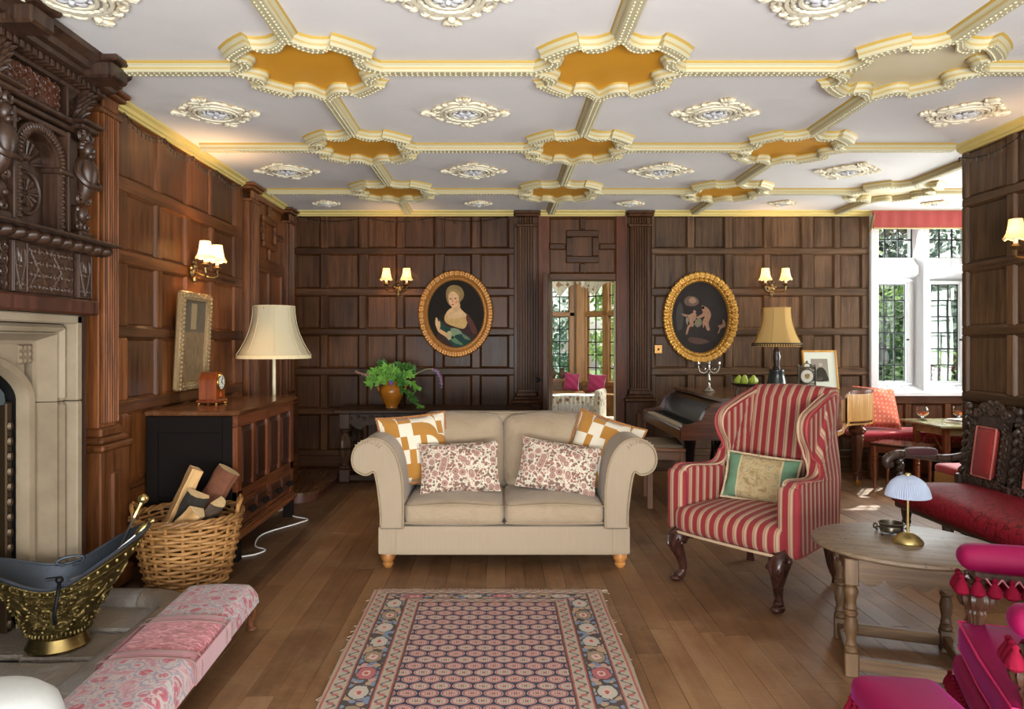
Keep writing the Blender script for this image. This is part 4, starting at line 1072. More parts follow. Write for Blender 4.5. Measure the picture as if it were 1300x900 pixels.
# ------------------------------------------------------------------ rug
RX0, RX1, RY0, RY1 = -.675, .555, 1.75, 3.86
def _rug(t):
    x, y, z = t.sep(t.co())           # object space: x across (-.615..+.615), y along
    n = t.noise(t.co(), 30, 3); nb = t.noise(t.co(), 5, 3)
    x = x+(n-.5)*.006; y = y+(n-.5)*.006
    ax = x.ab(); ly = 1.055-y       # distance from far end
    d = (t.math('SUBTRACT', .615, ax)).mn(ly)       # distance from the edge (far end or sides)
    ly2 = ly*1.45                                    # far border is woven narrower
    d = (t.math('SUBTRACT', .615, ax)).mn(ly2)
    along = t.mix((t.math('SUBTRACT', .615, ax)).lt(ly2), t.xyz(x, x, x), t.xyz(y, y, y)); al = t.sep(along)[0]
    ivory, navy, rose, rust, dark, blue, tan = (rgb(h) for h in ('#a69a86', '#10173a', '#b5696a', '#a3493f', '#372a28', '#6d7f96', '#a98e6e'))
    # field: offset rows of small botehs, red-outlined, ivory/pink inside
    py, px_ = .058, .083
    row = (y/py).fl(); fx = (x/px_+row*.5).fr()-.5; fy = (y/py).fr()-.5
    e = ((fx*fx)*5.5+(fy*fy)*5.5).sq()+fx.ab()*.22
    par = (row*.5).fr().gt(.2)
    inner = t.mix(par, rgb('#bd968a'), rgb('#b5a795')); ring = t.mix(par, rgb('#8d3f45'), rgb('#a4555a'))
    c = t.mix(e.lt(1.17), navy, rgb('#c0a698')); c = t.mix(e.lt(1.09), c, ring); c = t.mix(e.lt(.90), c, inner)
    dots = ((fx*9).fr()-.5).ab().lt(.26)*((fy*5).fr()-.5).ab().lt(.3)
    c = t.mix(e.lt(.70)*dots*.85, c, dark); c = t.mix(e.lt(.2), c, rust)
    # guard stripes : ivory with a running vine
    def guard(c, a, b):
        m_ = d.gt(a)*d.lt(b); mid = (a+b)/2; v = ((al*95).sn()*.016+mid)
        g = t.mix((d-v).ab().lt(.0055), ivory, rgb('#4c4a50')); bl = ((al/.066).fr()-.5).ab().lt(.16)*((d-mid).ab().lt(.012)); g = t.mix(bl*.8, g, rgb('#a8544f'))
        return t.mix(m_, c, g)
    # main border: dark ground, rosettes and serrated leaves
    bm_ = d.gt(.085)*d.lt(.190)
    fa = (al/.155).fr()-.5; fd = (d-.137)*6.45
    rr = ((fa*fa)*.8+(fd*fd)*1.5).sq()+(t.noise(t.xyz(al, d, 0), 40, 3)-.5)*.22; ang = fa.ab()*6+fd.ab()*3
    kind = ((al/.155).fl()*.3333).fr()
    fc = t.ramp(kind, [(0, rgb('#a8585c')), (.3, rgb('#8f7a62')), (.62, rgb('#b0aa9c'))], True)
    bc = t.mix(rr.lt(.30+.0), dark, fc); bc = t.mix(rr.lt(.15), bc, rgb('#c7a89a')); bc = t.mix(rr.lt(.07), bc, rust)
    vv = t.vor(t.xyz(al, d, 0), 34, 'F1'); leaf = rr.gt(.34)*vv.lt(.58)
    lc = t.ramp(t.vor(t.xyz(al, d, 0), 34, 'F1', 1), [(0, blue), (.4, tan), (.7, rgb('#b58a80')), (.9, rgb('#5e6c80'))], True)
    bc = t.mix(leaf, bc, lc); c = t.mix(bm_, c, bc)
    c = t.mix(d.lt(.085), c, ivory); c = guard(c, .018, .080); c = guard(c, .196, .262)
    for p, col, w_ in ((.085, dark, .004), (.192, dark, .004), (.264, dark, .005), (.016, rust, .004), (.078, rust, .0025), (.199, rust, .003), (.258, rust, .003)):
        c = t.mix((d-p).ab().lt(w_), c, col)
    c = t.mix(d.lt(.012), c, rgb('#9d8c78'))
    wv = ((y*900).sn()*.5+.5)
    c = t.mix(nb*.2, c, rgb('#9a8a7c')); c = t.mix(wv*.12, c, (.05, .04, .04))
    t.out(c, .95, 0, t.noise(t.co(), 160, 2), .5, .004)
rg = thing('rug', 'worn oriental rug with blue ground, small repeating motifs and floral border before the sofa', 'rug', ((RX0+RX1)/2, (RY0+RY1)/2, .002))
rr_ = random.Random(4); m = MB(); NXg, NYg = 16, 40
top = []
for j in range(NYg+1):
    y = -1.055+2.11*j/NYg; wob = .006*sin(y*9)+.004*sin(y*23)
    top.append([((-.615+1.23*i/NXg)*(1+.006*sin(y*7)), y+.006*sin(i*.9), .007+.0015*sin(i*1.7+j*.8)) for i in range(NXg+1)])
m.rings(top, closed=False)
bot = [[(x, y, 0) for x, y, z in r] for r in top]
m.rings([[r[0] for r in bot], [r[0] for r in top]], closed=False); m.rings([[r[-1] for r in top], [r[-1] for r in bot]], closed=False); m.rings([bot[-1], top[-1]], closed=False); m.rings([bot[0], top[0]], closed=False)
m.build('pile', material('rug_pattern', _rug), rg, smooth=60, fixn=True)
m = MB()
for i in range(230):
    x = -.61+1.22*i/229; L = rr_.uniform(.012, .035); dx = rr_.uniform(-.012, .012)
    m.tube([(x, 1.05, .005), (x+dx*.5, 1.055+L*.6, .006), (x+dx, 1.055+L, .002)], .0016, 3)
for i in range(46):
    sx = rr_.choice((-1, 1)); y = rr_.uniform(-1, 1); L = rr_.uniform(.005, .022); m.tube([(sx*.612, y, .004), (sx*(.612+L), y-rr_.uniform(-.03, .03), .002)], .0018, 3)
for i in range(12):
    x = .61; y = 1.05; m.tube([(x, y, .005), (x+rr_.uniform(0, .06), y+rr_.uniform(-.05, .03), .003)], .0018, 3)
m.build('fringe', plain('rug_fringe', '#a3917c', .95, var=.4), rg, smooth=0, kind='stuff')
# ------------------------------------------------------------------ sofa
def _linen(t):
    v = t.co(); x, y, z = t.sep(v); n = t.noise(v, 120, 2); st = ((x+y*.9)*520).sn()*.5+.5; nl = t.noise(t.map(v, (1, 1, .15)), 60, 3)
    c = t.mix(st*.5, rgb('#96846d'), rgb('#a89881')); c = t.mix(nl*.35, c, rgb('#7f7058'))
    t.out(c, .85, 0, st*.4+n, .15, .0015, Sheen_Weight=.15)
linen = material('sofa_linen', _linen)
def _linenw(t):
    v = t.co(); n = t.noise(v, 7, 4, .6, 1.2); n2 = t.noise(v, 120, 2)
    c = t.mix(n, rgb('#8b765c'), rgb('#a18f76')); t.out(c, .85, 0, n*1.0+n2*.1, .55, .02, Sheen_Weight=.2)
linenw = material('sofa_cushion_linen', _linenw)
pipe = plain('sofa_piping', '#8f7d62', .8)
so = thing('sofa', 'beige two seat sofa with outward scrolled arms and turned wooden feet', 'sofa', (.033, 4.22, 0))
m = MB(); m.rb(-.755, .755, .0, .80, .085, .265, .02, 6); m.build('base_rail', linen, so, smooth=50)
for x in (-.645, .645): MB().b(x-.002, x+.002, -.003, 0, .09, .262).build('seam', pipe, so, smooth=0)
# arms: scroll profile swept back, leaning out at the front
ap = spline([(-.60, .25), (-.598, .38), (-.602, .50), (-.615, .60), (-.645, .69), (-.695, .755), (-.76, .785), (-.83, .775), (-.885, .73), (-.905, .665), (-.89, .605), (-.85, .575), (-.81, .57), (-.775, .585), (-.758, .53), (-.745, .44), (-.735, .34), (-.735, .25)], 4)
for sg in (1, -1):
    m = MB(); rings = []; P2 = [(-sg*p.x*-1 if False else sg*p.x, p.y) for p in ap]
    for k, (y, dz, sc) in enumerate(((-.0, 0, .985), (-.012, 0, 1), (.25, .0, 1), (.55, .0, .99), (.80, -.01, .97), (.85, -.03, .93))):
        rings.append([((x if abs(x) < .62 else math.copysign(.62+(abs(x)-.62)*sc, x)), y, z if z < .4 else .4+(z-.4)*sc+dz) for x, z in P2])
    m.rings(rings, cap=(True, True)); o = m.build('arm', linen, so, smooth=50, fixn=True)
    MB().tube([(x, -.012, z) for x, z in P2[:-1]], .006, 6).build('arm_piping', pipe, o)
    k = MB()
    for i in range(9):
        a = 2.4-1.7*i/8; k.tube([(sg*(.81-.105*cos(a)), .0, .675+.107*sin(a)), (sg*(.81-.082*cos(a)), -.012, .675+.082*sin(a))], .004, 4)
    k.build('arm_gather', linen, o)
    x = sg*.70; MB().lathe([(.020, 0), (.024, .004), (.034, .022), (.034, .03), (.027, .036), (.040, .052), (.043, .066), (.040, .088)], 18, c=(x, .06, 0)).build('foot', wood('foot_beech', '#8d5526', '#b57f45', 'z', rough=.3) if 'foot_beech' not in bpy.data.materials else bpy.data.materials['foot_beech'], so)
    MB().lathe([(.02, 0), (.03, .03), (.036, .088)], 12, c=(x, .74, 0)).build('foot', bpy.data.materials['foot_beech'], so)
# back: camel outline
bp = spline([(-.66, .25), (-.66, .60), (-.665, .70), (-.63, .77), (-.56, .81), (-.53, .845), (-.48, .868), (0, .868), (.48, .868), (.53, .845), (.56, .81), (.63, .77), (.665, .70), (.66, .60), (.66, .25)], 4)
m = MB(); rings = []
for (y, k, dz) in ((.60, .97, -.015), (.62, 1, 0), (.72, 1, .004), (.80, .99, 0), (.83, .96, -.02)): rings.append([(p.x*k, y+.10*(p.y-.25), .25+(p.y-.25)*(1 if k > .98 else .985)+dz*(p.y > .6)) for p in bp])
m.rings(rings, cap=(True, True)); o = m.build('back', linen, so, smooth=50, fixn=True)
MB().tube([(p.x, .615+.10*(p.y-.25), p.y+.004) for p in bp], .006, 6).build('back_piping', pipe, o)
def wr(k):      # soft fabric wrinkles near the corners of a cushion
    def f(w_):
        return Vector((w_.x, w_.y+.006*sin(w_.x*34+k)*max(0, (w_.z-.72)/.12), w_.z+.004*sin(w_.x*22+k*2)))
    return f
for sg in (1, -1):
    xa, xb = sorted((sg*.004, sg*.592))
    m = MB(); m.rb(xa, xb, -.025, .62, .268, .405, .045, 12, (.012, .012, .035)); o = m.build('seat_cushion', linenw, so, smooth=70)
    h = lambda x, y, z: (x, y, z)
    k = MB(); q = .03; cor = [(xa+q*.45, -.026), (xb-q*.45, -.026)]
    k.tube(spline([(xa+.0, .5, .385), (xa-.001, .05, .383), (xa+.012, -.012, .384), (xa+.05, -.022, .388), ((xa+xb)/2, -.030, .40), (xb-.05, -.022, .388), (xb-.012, -.012, .384), (xb+.001, .05, .383), (xb, .5, .385)], 5), .005, 5)
    k.tube(spline([(xa+.02, -.01, .287), (xa+.05, -.02, .284), (xb-.05, -.02, .284), (xb-.02, -.01, .287)], 5), .005, 5); k.build('cushion_piping', pipe, o)
    xa, xb = sorted((sg*.003, sg*.60)); kk = 1.3*sg
    m = MB(); M2 = TR(0, .47, .40, radians(-13))
    m.rb(xa, xb, -.015, .16, .0, .485, .075, 14, (.006, .055, .02), m=M2, fn=wr(kk)); o = m.build('back_cushion', linenw, so, smooth=70)
    k = MB(); k.tube([M2 @ Vector((xa+.03+(xb-xa-.06)*i/20, .015, .468+.012*(1-(2*i/20-1)**2)-.05*max(0, abs(2*i/20-1)-.8)*4*.4)) for i in range(21)], .005, 5)
    k.build('cushion_piping', pipe, o)
# ------------------------------------------------------------------ scatter cushions
def cushion_mesh(w_, h_, t_, n=18, pinch=.06):
    vs = {}; V = []; Fc = []
    for s_ in (1, -1):
        for i in range(n+1):
            for j in range(n+1):
                u, v = -1+2*i/n, -1+2*j/n; edge = i in (0, n) or j in (0, n)
                pu = 1-pinch*(1-v*v)**1 if True else 1; pv = 1-pinch*(1-u*u)
                x, z = u*w_/2*pu, v*h_/2*pv
                d = 0 if edge else s_*t_/2*((1-u**2)*(1-v**2))**.42
                key = (i, j, 0 if edge else s_)
                if key not in vs: vs[key] = len(V); V.append((x, d+.004*sin(5*u+7*v), z))
        for i in range(n):
            for j in range(n):
                f = [vs[(a, b, 0 if (a in (0, n) or b in (0, n)) else s_)] for a, b in ((i, j), (i+1, j), (i+1, j+1), (i, j+1))]
                Fc.append(f if s_ < 0 else f[::-1])
    return V, Fc
def cushion(name, label, mat, w_, h_, t_, loc, rx, rz, ry=0, group=None, edge=None, er=.012, pinch=.06):
    c = thing(name, label, 'cushion', loc, 0, group); c.rotation_euler = (rx, ry, rz)
    c.rotation_mode = 'XYZ'
    c.rotation_euler = (Matrix.Rotation(rz, 3, 'Z') @ Matrix.Rotation(rx, 3, 'X') @ Matrix.Rotation(ry, 3, 'Y')).to_euler()
    V, Fc = cushion_mesh(w_, h_, t_, pinch=pinch); m = MB(); m.add(V, Fc); m.build('cover', mat, c, smooth=70)
    if edge:
        P_ = []; n = 24
        for k in range(4):
            for i in range(n):
                u = -1+2*i/n; a, b = {0: (u, -1), 1: (1, u), 2: (-u, 1), 3: (-1, -u)}[k]
                P_.append((a*w_/2*(1-pinch*(1-b*b)), 0, b*h_/2*(1-pinch*(1-a*a))))
        if edge[0] == 'fringe':
            m = MB(); rn = random.Random(3)
            for i, p in enumerate(P_):
                for q in range(3):
                    x, y, z = [p[k]+(P_[(i+1) % len(P_)][k]-p[k])*q/3 for k in range(3)]
                    L = er; a = atan2(z/h_, x/w_); d = Vector((x/w_, 0, z/h_)).normalized()
                    m.tube([(x, 0, z), (x+d.x*L, rn.uniform(-.006, .006), z+d.z*L)], .0045, 4)
            m.build('fringe', edge[1], c, smooth=0, kind='stuff')
        else: MB().tube(P_, er, 6, closed=True).build('piping', edge[1], c)
    return c
def _geo(t):
    x, y, z = t.sep(t.co()); n = t.noise(t.co(), 150, 2); s_ = 11.5
    gx, gz = x*s_+.3, z*s_+.1; ix, iz = gx.fl(), gz.fl(); fx, fz = gx.fr(), gz.fr()
    ck_ = ((ix+iz)*.5).fr().gt(.25); hsh = ((ix*12.99+iz*78.2).sn()*43758.5).fr()
    arc = ((fx*fx+fz*fz).sq()).lt(.95); use = hsh.gt(.55)
    f = t.mix(use, t.xyz(ck_, 0, 0), t.xyz((ck_-arc).ab(), 0, 0)); f = t.sep(f)[0]
    half = hsh.lt(.22)*fx.gt(.5); f = (f-half).ab()
    c = t.mix(f.gt(.5), rgb('#ddd4bf'), rgb('#a8742a')); c = t.mix(n*.25, c, rgb('#6d4d22'))
    t.out(c, .9, 0, n, .25, .002, Sheen_Weight=.2)
geo = material('geometric_weave', _geo)
def _flor(t):
    v = t.co(); x, y, z = t.sep(v); p = t.xyz(x, 0, z); w_ = t.noise(p, 9, 2)
    p2 = t.xyz(x+w_*.02, 0, z+w_*.02)
    a = t.vor(p2, 18); e = t.vor(p2, 58); n = t.noise(p2, 30, 2, .5, 1.5); k = t.vor(p2, 18, 'F1', 1); hue = t.sep(k)[0]
    c = t.mix(0, rgb('#c6bda8'), rgb('#c6bda8'))
    leaf = a.gt(.46)*e.lt(.50)
    lc = t.ramp(t.sep(t.vor(p2, 58, 'F1', 1))[0], [(0, rgb('#6d4136')), (.4, rgb('#8e4f49')), (.7, rgb('#57433c'))], True)
    c = t.mix(leaf*.9, c, lc); c = t.mix((n-.5).ab().lt(.022)*a.gt(.42), c, rgb('#7a5a4c'))
    pet = ((a*46).sn()*.5+.5)
    flw = t.mix(pet*.7, rgb('#a58676'), rgb('#754a45')); c = t.mix(a.lt(.40), c, flw); c = t.mix(a.lt(.10), c, rgb('#6b3a36')); c = t.mix((a-.40).ab().lt(.03), c, rgb('#c2ad9c'))
    t.out(c, .9, 0, t.noise(v, 200, 2), .2, .002)
flor = material('floral_linen', _flor)
fr_ = plain('fringe_ochre', '#9c6a3c', .9, var=.4, nscale=60)
GG = 'scatter cushions on the sofa'
cushion('cushion', 'square ochre and cream geometric cushion with fringe at the left end of the sofa', geo, .46, .44, .14, (-.535, 4.60, .665), radians(-18), radians(26), radians(-3), GG, ('fringe', fr_), .014)
cushion('cushion', 'square ochre and cream geometric cushion tilted against the right arm of the sofa', geo, .45, .45, .14, (.665, 4.60, .645), radians(-20), radians(-22), radians(16), GG, ('fringe', fr_), .014)
cushion('cushion', 'oblong cream floral cushion with reddish sprigs, upright on the left sofa seat', flor, .50, .315, .13, (-.245, 4.46, .57), radians(-20), radians(4), radians(-2), GG, ('pipe', flor), .003)
cushion('cushion', 'oblong cream floral cushion tipped down to the right, on the right sofa seat', flor, .50, .315, .13, (.375, 4.45, .575), radians(-20), radians(-7), radians(8), GG, ('pipe', flor), .003)
# ------------------------------------------------------------------ console table with carved frieze, at the back wall
tb = wood('console_oak', '#1a100a', '#443020', 'x', rough=.35, spec=.2); tbz = wood('console_oak_leg', '#1f140d', '#4c3625', 'z', rough=.35, spec=.3)
ct = thing('console_table', 'long dark oak table with bulbous carved legs against the back wall', 'table', (-.62, 7.09, 0))
MB().cb(-.97, .97, -.30, .30, .675, .712, .008).build('top', tb, ct, smooth=0, fixn=True)
for y in (-.25, .25):
    m = MB(); m.cb(-.84, .84, y-.018, y+.018, .60, .675, .004)
    for sg in (1, -1):
        pr = spline([(.84, .60), (.72, .52), (.66, .56), (.55, .575), (.46, .60)], 5); m.prism([(sg*p.x, p.y) for p in pr]+[(sg*.46, .62), (sg*.84, .62)], -.016, .016, m=XZ(y))
    for i in range(26):
        x = -.80+.064*i; pts = []
        for q in range(12):
            f = q/11; a = f*2.6*pi; r = .024*(1-.75*f); pts.append((x+r*cos(a), y-.020, .638+r*sin(a)*(1 if i % 2 else -1)))
        m.tube(pts, .005, 5)
    m.build('carved_frieze', tb, ct, smooth=30, fixn=True)
for sx in (-1, 1):
    for y in (-.25, .25):
        m = MB(); m.cb(-.05, .05, -.05, .05, .02, .14, .006, m=TR(sx*.86, y)); m.cb(-.05, .05, -.05, .05, .53, .675, .006, m=TR(sx*.86, y))
        m.lathe([(.03, .14), (.05, .15), (.052, .165), (.03, .18), (.028, .20), (.045, .23), (.062, .28), (.066, .325), (.05, .335), (.068, .35), (.07, .40), (.06, .44), (.038, .47), (.03, .49), (.045, .505), (.047, .52), (.03, .53)], 20, c=(sx*.86, y, 0), ripple=(.05, 10))
        m.build('leg', tbz, ct, smooth=40, fixn=True)
m = MB(); m.cb(-.86, .86, -.27, -.21, .03, .085, .006).cb(-.86, .86, .21, .27, .03, .085, .006); m.cb(-.89, -.83, -.22, .22, .03, .085, .006).cb(.83, .89, -.22, .22, .03, .085, .006); m.build('stretcher', tb, ct, smooth=0, fixn=True, kind=None)
# glazed jug with greenery
vz = thing('vase', 'honey glazed two handled earthenware jar holding green branches on the console table', 'vase', (-1.06, 7.03, .712))
glaze = plain('honey_glaze', '#a8691f', .14, var=.25, nscale=10)
MB().lathe([(.055, 0), (.062, .004), (.058, .015), (.085, .06), (.112, .12), (.12, .165), (.11, .205), (.088, .232), (.08, .24), (.092, .25), (.096, .258), (.088, .262), (.08, .25), (.07, .22), (0, .1)], 32).build('jar', glaze, vz, smooth=60)
for sg in (-1, 1): MB().tube(spline([(sg*.088, 0, .248), (sg*.128, 0, .24), (sg*.138, 0, .20), (sg*.118, 0, .165)], 5), .012, 8).build('handle', glaze, vz)
MB().lathe([(.06, -.0), (.062, .003), (.056, .016)], 24).build('foot_rim', plain('pale_clay', '#b9a27c', .8), vz)
fo = thing('foliage_arrangement', 'loose arrangement of green leafy branches and drooping purple flower spikes in the jar', 'flowers', (-1.06, 7.03, .93))
rl = random.Random(11)
def leafquads(m, p, d, L, W):
    d = Vector(d).normalized(); s_ = d.cross(Vector((rl.uniform(-.5, .5), -1, rl.uniform(-.3, .6)))).normalized(); n_ = s_.cross(d).normalized()
    b = len(m.v); p = Vector(p)
    m.add([p, p+d*L*.3+s_*W+n_*.002, p+d*L*.65+s_*W*.85-n_*.003, p+d*L-n_*.01, p+d*L*.65-s_*W*.85-n_*.003, p+d*L*.3-s_*W+n_*.002, p+d*L*.5+n_*.006], [(0, 1, 6), (1, 2, 6), (2, 3, 6), (3, 4, 6), (4, 5, 6), (5, 0, 6)])
sprays = [((-.20, -.05, .02), 1), ((-.16, -.07, .12), 1), ((-.10, -.02, .20), 1), ((-.04, -.08, .17), 1), ((.06, -.08, .13), 1), ((.13, -.05, .18), 1), ((.20, -.06, .09), 1), ((.25, -.05, -.02), 1), ((.23, -.09, -.14), 1), ((.27, -.04, -.21), 1), ((-.11, -.1, .02), 1), ((.12, -.1, .03), 1), ((-.22, 0, .10), 1), ((.03, .05, .16), 1), ((.2, .03, .15), 1)]
stm = plain('green_stem', '#8d8558', .7); lgm = [plain('leaf_green', '#6aa238', .5, var=.5, nscale=8, Sheen_Weight=.1), plain('leaf_green_dark', '#3a6a22', .55, var=.4, nscale=8)]
for si, (e, _) in enumerate(sprays):
    e = Vector(e); path = spline([(e.x*.08, e.y*.3, 0), (e.x*.35, e.y*.6, .06+e.z*.45), (e.x*.75, e.y, e.z*.85+.05), e], 6)
    br_ = MB().tube(path, .003, 5).build('branch', stm, fo)
    m = MB()
    for i, p in enumerate(path[2:]):
        for q in range(2):
            d = Vector((e.x*2+rl.uniform(-.5, .5), rl.uniform(-.6, .2), rl.uniform(-.5, .4)+e.z)); leafquads(m, p, d, rl.uniform(.045, .085), rl.uniform(.009, .016))
    m.build('leaves', lgm[si % 3 == 2], br_, smooth=0, kind='stuff')
def spike(pts, n0, col, nm):
    path = spline(pts, 7); b_ = MB().tube(path, .0045, 5).build('branch', stm, fo); m = MB()
    for i, p in enumerate(path[n0:]):
        for q in range(4): m.ball((p.x+rl.uniform(-.012, .012), p.y+rl.uniform(-.01, .01), p.z+rl.uniform(-.012, .012)), (.008, .006, .008), 5, 3)
    m.build('florets', col, b_, smooth=0, kind='stuff')
pur = plain('purple_floret', '#96749f', .8); dus = plain('dusky_floret', '#8d6460', .8)
spike([(0, 0, 0), (-.08, -.03, .05), (-.22, -.04, .10), (-.34, -.04, .14)], 10, dus, 'a')
spike([(0, 0, 0), (.2, -.04, .10), (.37, -.04, .17), (.47, -.04, .12), (.50, -.04, .0)], 17, pur, 'b')
spike([(0, 0, 0), (.0, -.05, .12), (.03, -.05, .21)], 9, pur, 'c')
spike([(0, -.03, 0), (-.0, -.08, .05), (.01, -.12, .02)], 8, plain('violet', '#6f55b0', .8), 'd')
# ------------------------------------------------------------------ oval portraits
gilt = plain('gilt_frame', '#b07a3c', .42, .45, var=.35, nscale=70, bs=.5, bd=.005)
gilt2 = plain('gilt_frame_bright', '#b98a3e', .35, .6, var=.5, nscale=60, bs=.7, bd=.006)
def ellp(a, b, n=64): return [(a*cos(2*pi*i/n), b*sin(2*pi*i/n)) for i in range(n)]
def oval_frame(root, ao, bo, ai, bi, mat, orn):
    prof = [(0, 0), (0, .02), (.12, .045), (.35, .05), (.6, .045), (.72, .03), (.85, .034), (.95, .024), (1, .012)]
    m = MB(); n = 72; m.rings([[(x+(x2-x)*f, -d, z+(z2-z)*f) for (x, z), (x2, z2) in zip(ellp(ao, bo, n), ellp(ai, bi, n))] for f, d in prof])
    o = m.build('frame', mat, root, smooth=40, fixn=True)
    k = MB(); N = 84
    for f, r, sc in orn:
        for i in range(N):
            a = 2*pi*i/N; x = (ao+(ai-ao)*f)*cos(a); z = (bo+(bi-bo)*f)*sin(a); k.ball((0, 0, 0), (r*1.5, r*.9, r), 6, 4, m=TR(x, -.046+.012*(f > .65), z, 0, -a-.7+(1.4 if i % 2 else 0)))
    k.build('frame_carving', mat, o)
def flat(root, nm, poly, col, d, k=6):
    """a patch of paint on the canvas"""
    P_ = [(p.x, p.y) for p in spline([(x, z, 0) for x, z in poly], k, True)]
    return MB().prism(P_, d, d+.0005, m=XZ()).build(nm, plain('paint_'+col[1:], col, .7, var=.3, nscale=26, Specular_IOR_Level=.15) if 'paint_'+col[1:] not in bpy.data.materials else bpy.data.materials['paint_'+col[1:]], root, smooth=0)
p1 = thing('oval_portrait', 'oval portrait of a pale lady in green drapery in a broad gold frame', 'picture', (-.45, 7.47, 1.662))
oval_frame(p1, .396, .460, .292, .352, gilt, ((.22, .015, 1), (.42, .013, 1), (.9, .006, 1)))
def _cv(a, b):
    def f(t):
        n = t.noise(t.co(), 4, 4, .6); t.out(t.mix(n, rgb(a), rgb(b)), .7, 0, None, .3, .01, Specular_IOR_Level=.15)
    return f
cv = MB().prism(ellp(.296, .356), .004, .009, m=XZ()).build('canvas', material('canvas_dark', _cv('#15110d', '#2b231a')), p1, smooth=0)
F_ = lambda nm, poly, col, d: flat(cv, nm, poly, col, d)
def q(*pts): return [((x-380)/ (606/ .792), (440-y)/(706/.92)) for x, y in pts]      # measured on a tracing of the painting
F_('cloak', q((300, 470), (250, 560), (230, 640), (300, 690), (400, 712), (500, 680), (555, 610), (540, 540), (500, 470), (470, 440), (400, 500)), '#3d2a26', .010)
F_('bodice', q((330, 400), (290, 460), (300, 510), (360, 540), (440, 560), (470, 520), (475, 460), (440, 420), (400, 390)), '#c7a268', .011)
F_('shoulders', q((345, 395), (310, 430), (320, 470), (370, 480), (430, 470), (465, 450), (430, 415), (405, 380), (360, 385)), '#d6b083', .012)
F_('neck', q((350, 360), (352, 405), (380, 425), (410, 405), (408, 350)), '#cfa577', .0125)
F_('hair', q((330, 370), (305, 320), (302, 260), (325, 220), (370, 208), (420, 225), (445, 275), (438, 315), (415, 345), (405, 370), (360, 340)), '#8d7449', .012)
F_('face', q((322, 290), (330, 270), (350, 258), (380, 262), (402, 285), (405, 330), (390, 372), (362, 390), (336, 370), (322, 330)), '#dbae82', .013)
F_('hair_front', q((318, 290), (322, 255), (350, 238), (390, 245), (412, 280), (408, 310), (395, 285), (370, 264), (345, 262)), '#9a8152', .0135)
for (x, y) in ((338, 318), (376, 316)): F_('eye', q((x-10, y), (x, y-5), (x+10, y), (x, y+5)), '#3a2a22', .0138)
F_('nose', q((350, 318), (346, 345), (354, 350), (358, 340)), '#c08a62', .0138)
F_('mouth', q((344, 364), (354, 360), (366, 364), (354, 370)), '#9c4a3e', .0138)
F_('cheek', q((376, 335), (392, 330), (394, 350), (380, 358)), '#cf8f6c', .0136)
F_('drapery', q((240, 480), (300, 540), (360, 560), (440, 590), (500, 640), (480, 690), (390, 712), (320, 660), (280, 600), (235, 540)), '#24423a', .0125)
F_('drapery_light', q((340, 560), (400, 565), (430, 600), (380, 610), (350, 640)), '#7f8f72', .0132)
F_('drapery_fold', q((330, 640), (380, 680), (440, 690), (400, 655), (350, 620)), '#5f7a5a', .0132)
F_('drapery_fold', q((430, 600), (480, 630), (495, 650), (450, 640)), '#6d7a62', .0132)
F_('sleeve', q((470, 450), (520, 510), (550, 590), (520, 600), (490, 540), (465, 490)), '#5b3730', .0126)
F_('forearm', q((222, 540), (250, 560), (300, 590), (325, 610), (320, 640), (290, 620), (240, 585)), '#d0a473', .0134)
F_('hand', q((222, 545), (215, 510), (220, 470), (232, 480), (238, 500), (252, 500), (256, 540), (245, 560)), '#d8ae80', .0136)
F_('cuff', q((310, 590), (335, 580), (345, 620), (330, 650), (312, 640)), '#b3a77c', .0137)
p2 = thing('oval_painting', 'oval dark painting of small pale figures in a rope carved gold frame', 'picture', (2.117, 7.47, 1.624))
oval_frame(p2, .388, .470, .292, .372, gilt2, ((.16, .020, 1), (.4, .017, 1), (.78, .012, 1)))
cv = MB().prism(ellp(.296, .376), .004, .009, m=XZ()).build('canvas', material('canvas_grey', _cv('#171312', '#37302d')), p2, smooth=0)
def q(*pts): return [((x-307)/(485/.776), (352-y)/(575/.94)) for x, y in pts]
for nm, poly, col in (('cloud', q((205, 240), (235, 215), (285, 225), (300, 260), (260, 280), (215, 270)), '#5e4c40'), ('cherub', q((235, 235), (262, 222), (285, 245), (262, 262), (240, 255)), '#8a6c57'),
    ('figure', q((190, 328), (235, 335), (265, 320), (285, 335), (275, 380), (262, 410), (240, 415), (225, 460), (215, 455), (228, 400), (235, 360), (200, 342)), '#8f6d57'), ('figure', q((318, 290), (340, 280), (370, 305), (380, 340), (365, 390), (372, 430), (355, 435), (340, 400), (330, 420), (325, 380), (340, 345), (300, 360), (285, 350), (325, 325)), '#8a6650'),
    ('head', q((318, 285), (325, 275), (336, 282), (334, 295), (322, 298)), '#9c6f55'), ('head', q((262, 312), (272, 305), (282, 314), (275, 325)), '#9c6f55'), ('cloth', q((265, 380), (310, 360), (320, 395), (290, 415)), '#6a664f'),
    ('figure', q((425, 405), (455, 395), (458, 365), (472, 380), (474, 410), (445, 425), (432, 455), (425, 450), (435, 420)), '#7d5d4a'), ('ground', q((240, 480), (330, 490), (370, 510), (300, 525), (240, 510)), '#4d3a31'), ('rock', q((160, 280), (185, 260), (200, 330), (190, 420), (160, 430), (150, 350)), '#3d3937'), ('wreath', q((225, 340), (240, 390), (225, 400), (215, 370)), '#77705f')):
    flat(cv, nm, poly, col, .010 if nm in ('rock', 'ground', 'cloud') else .0108)
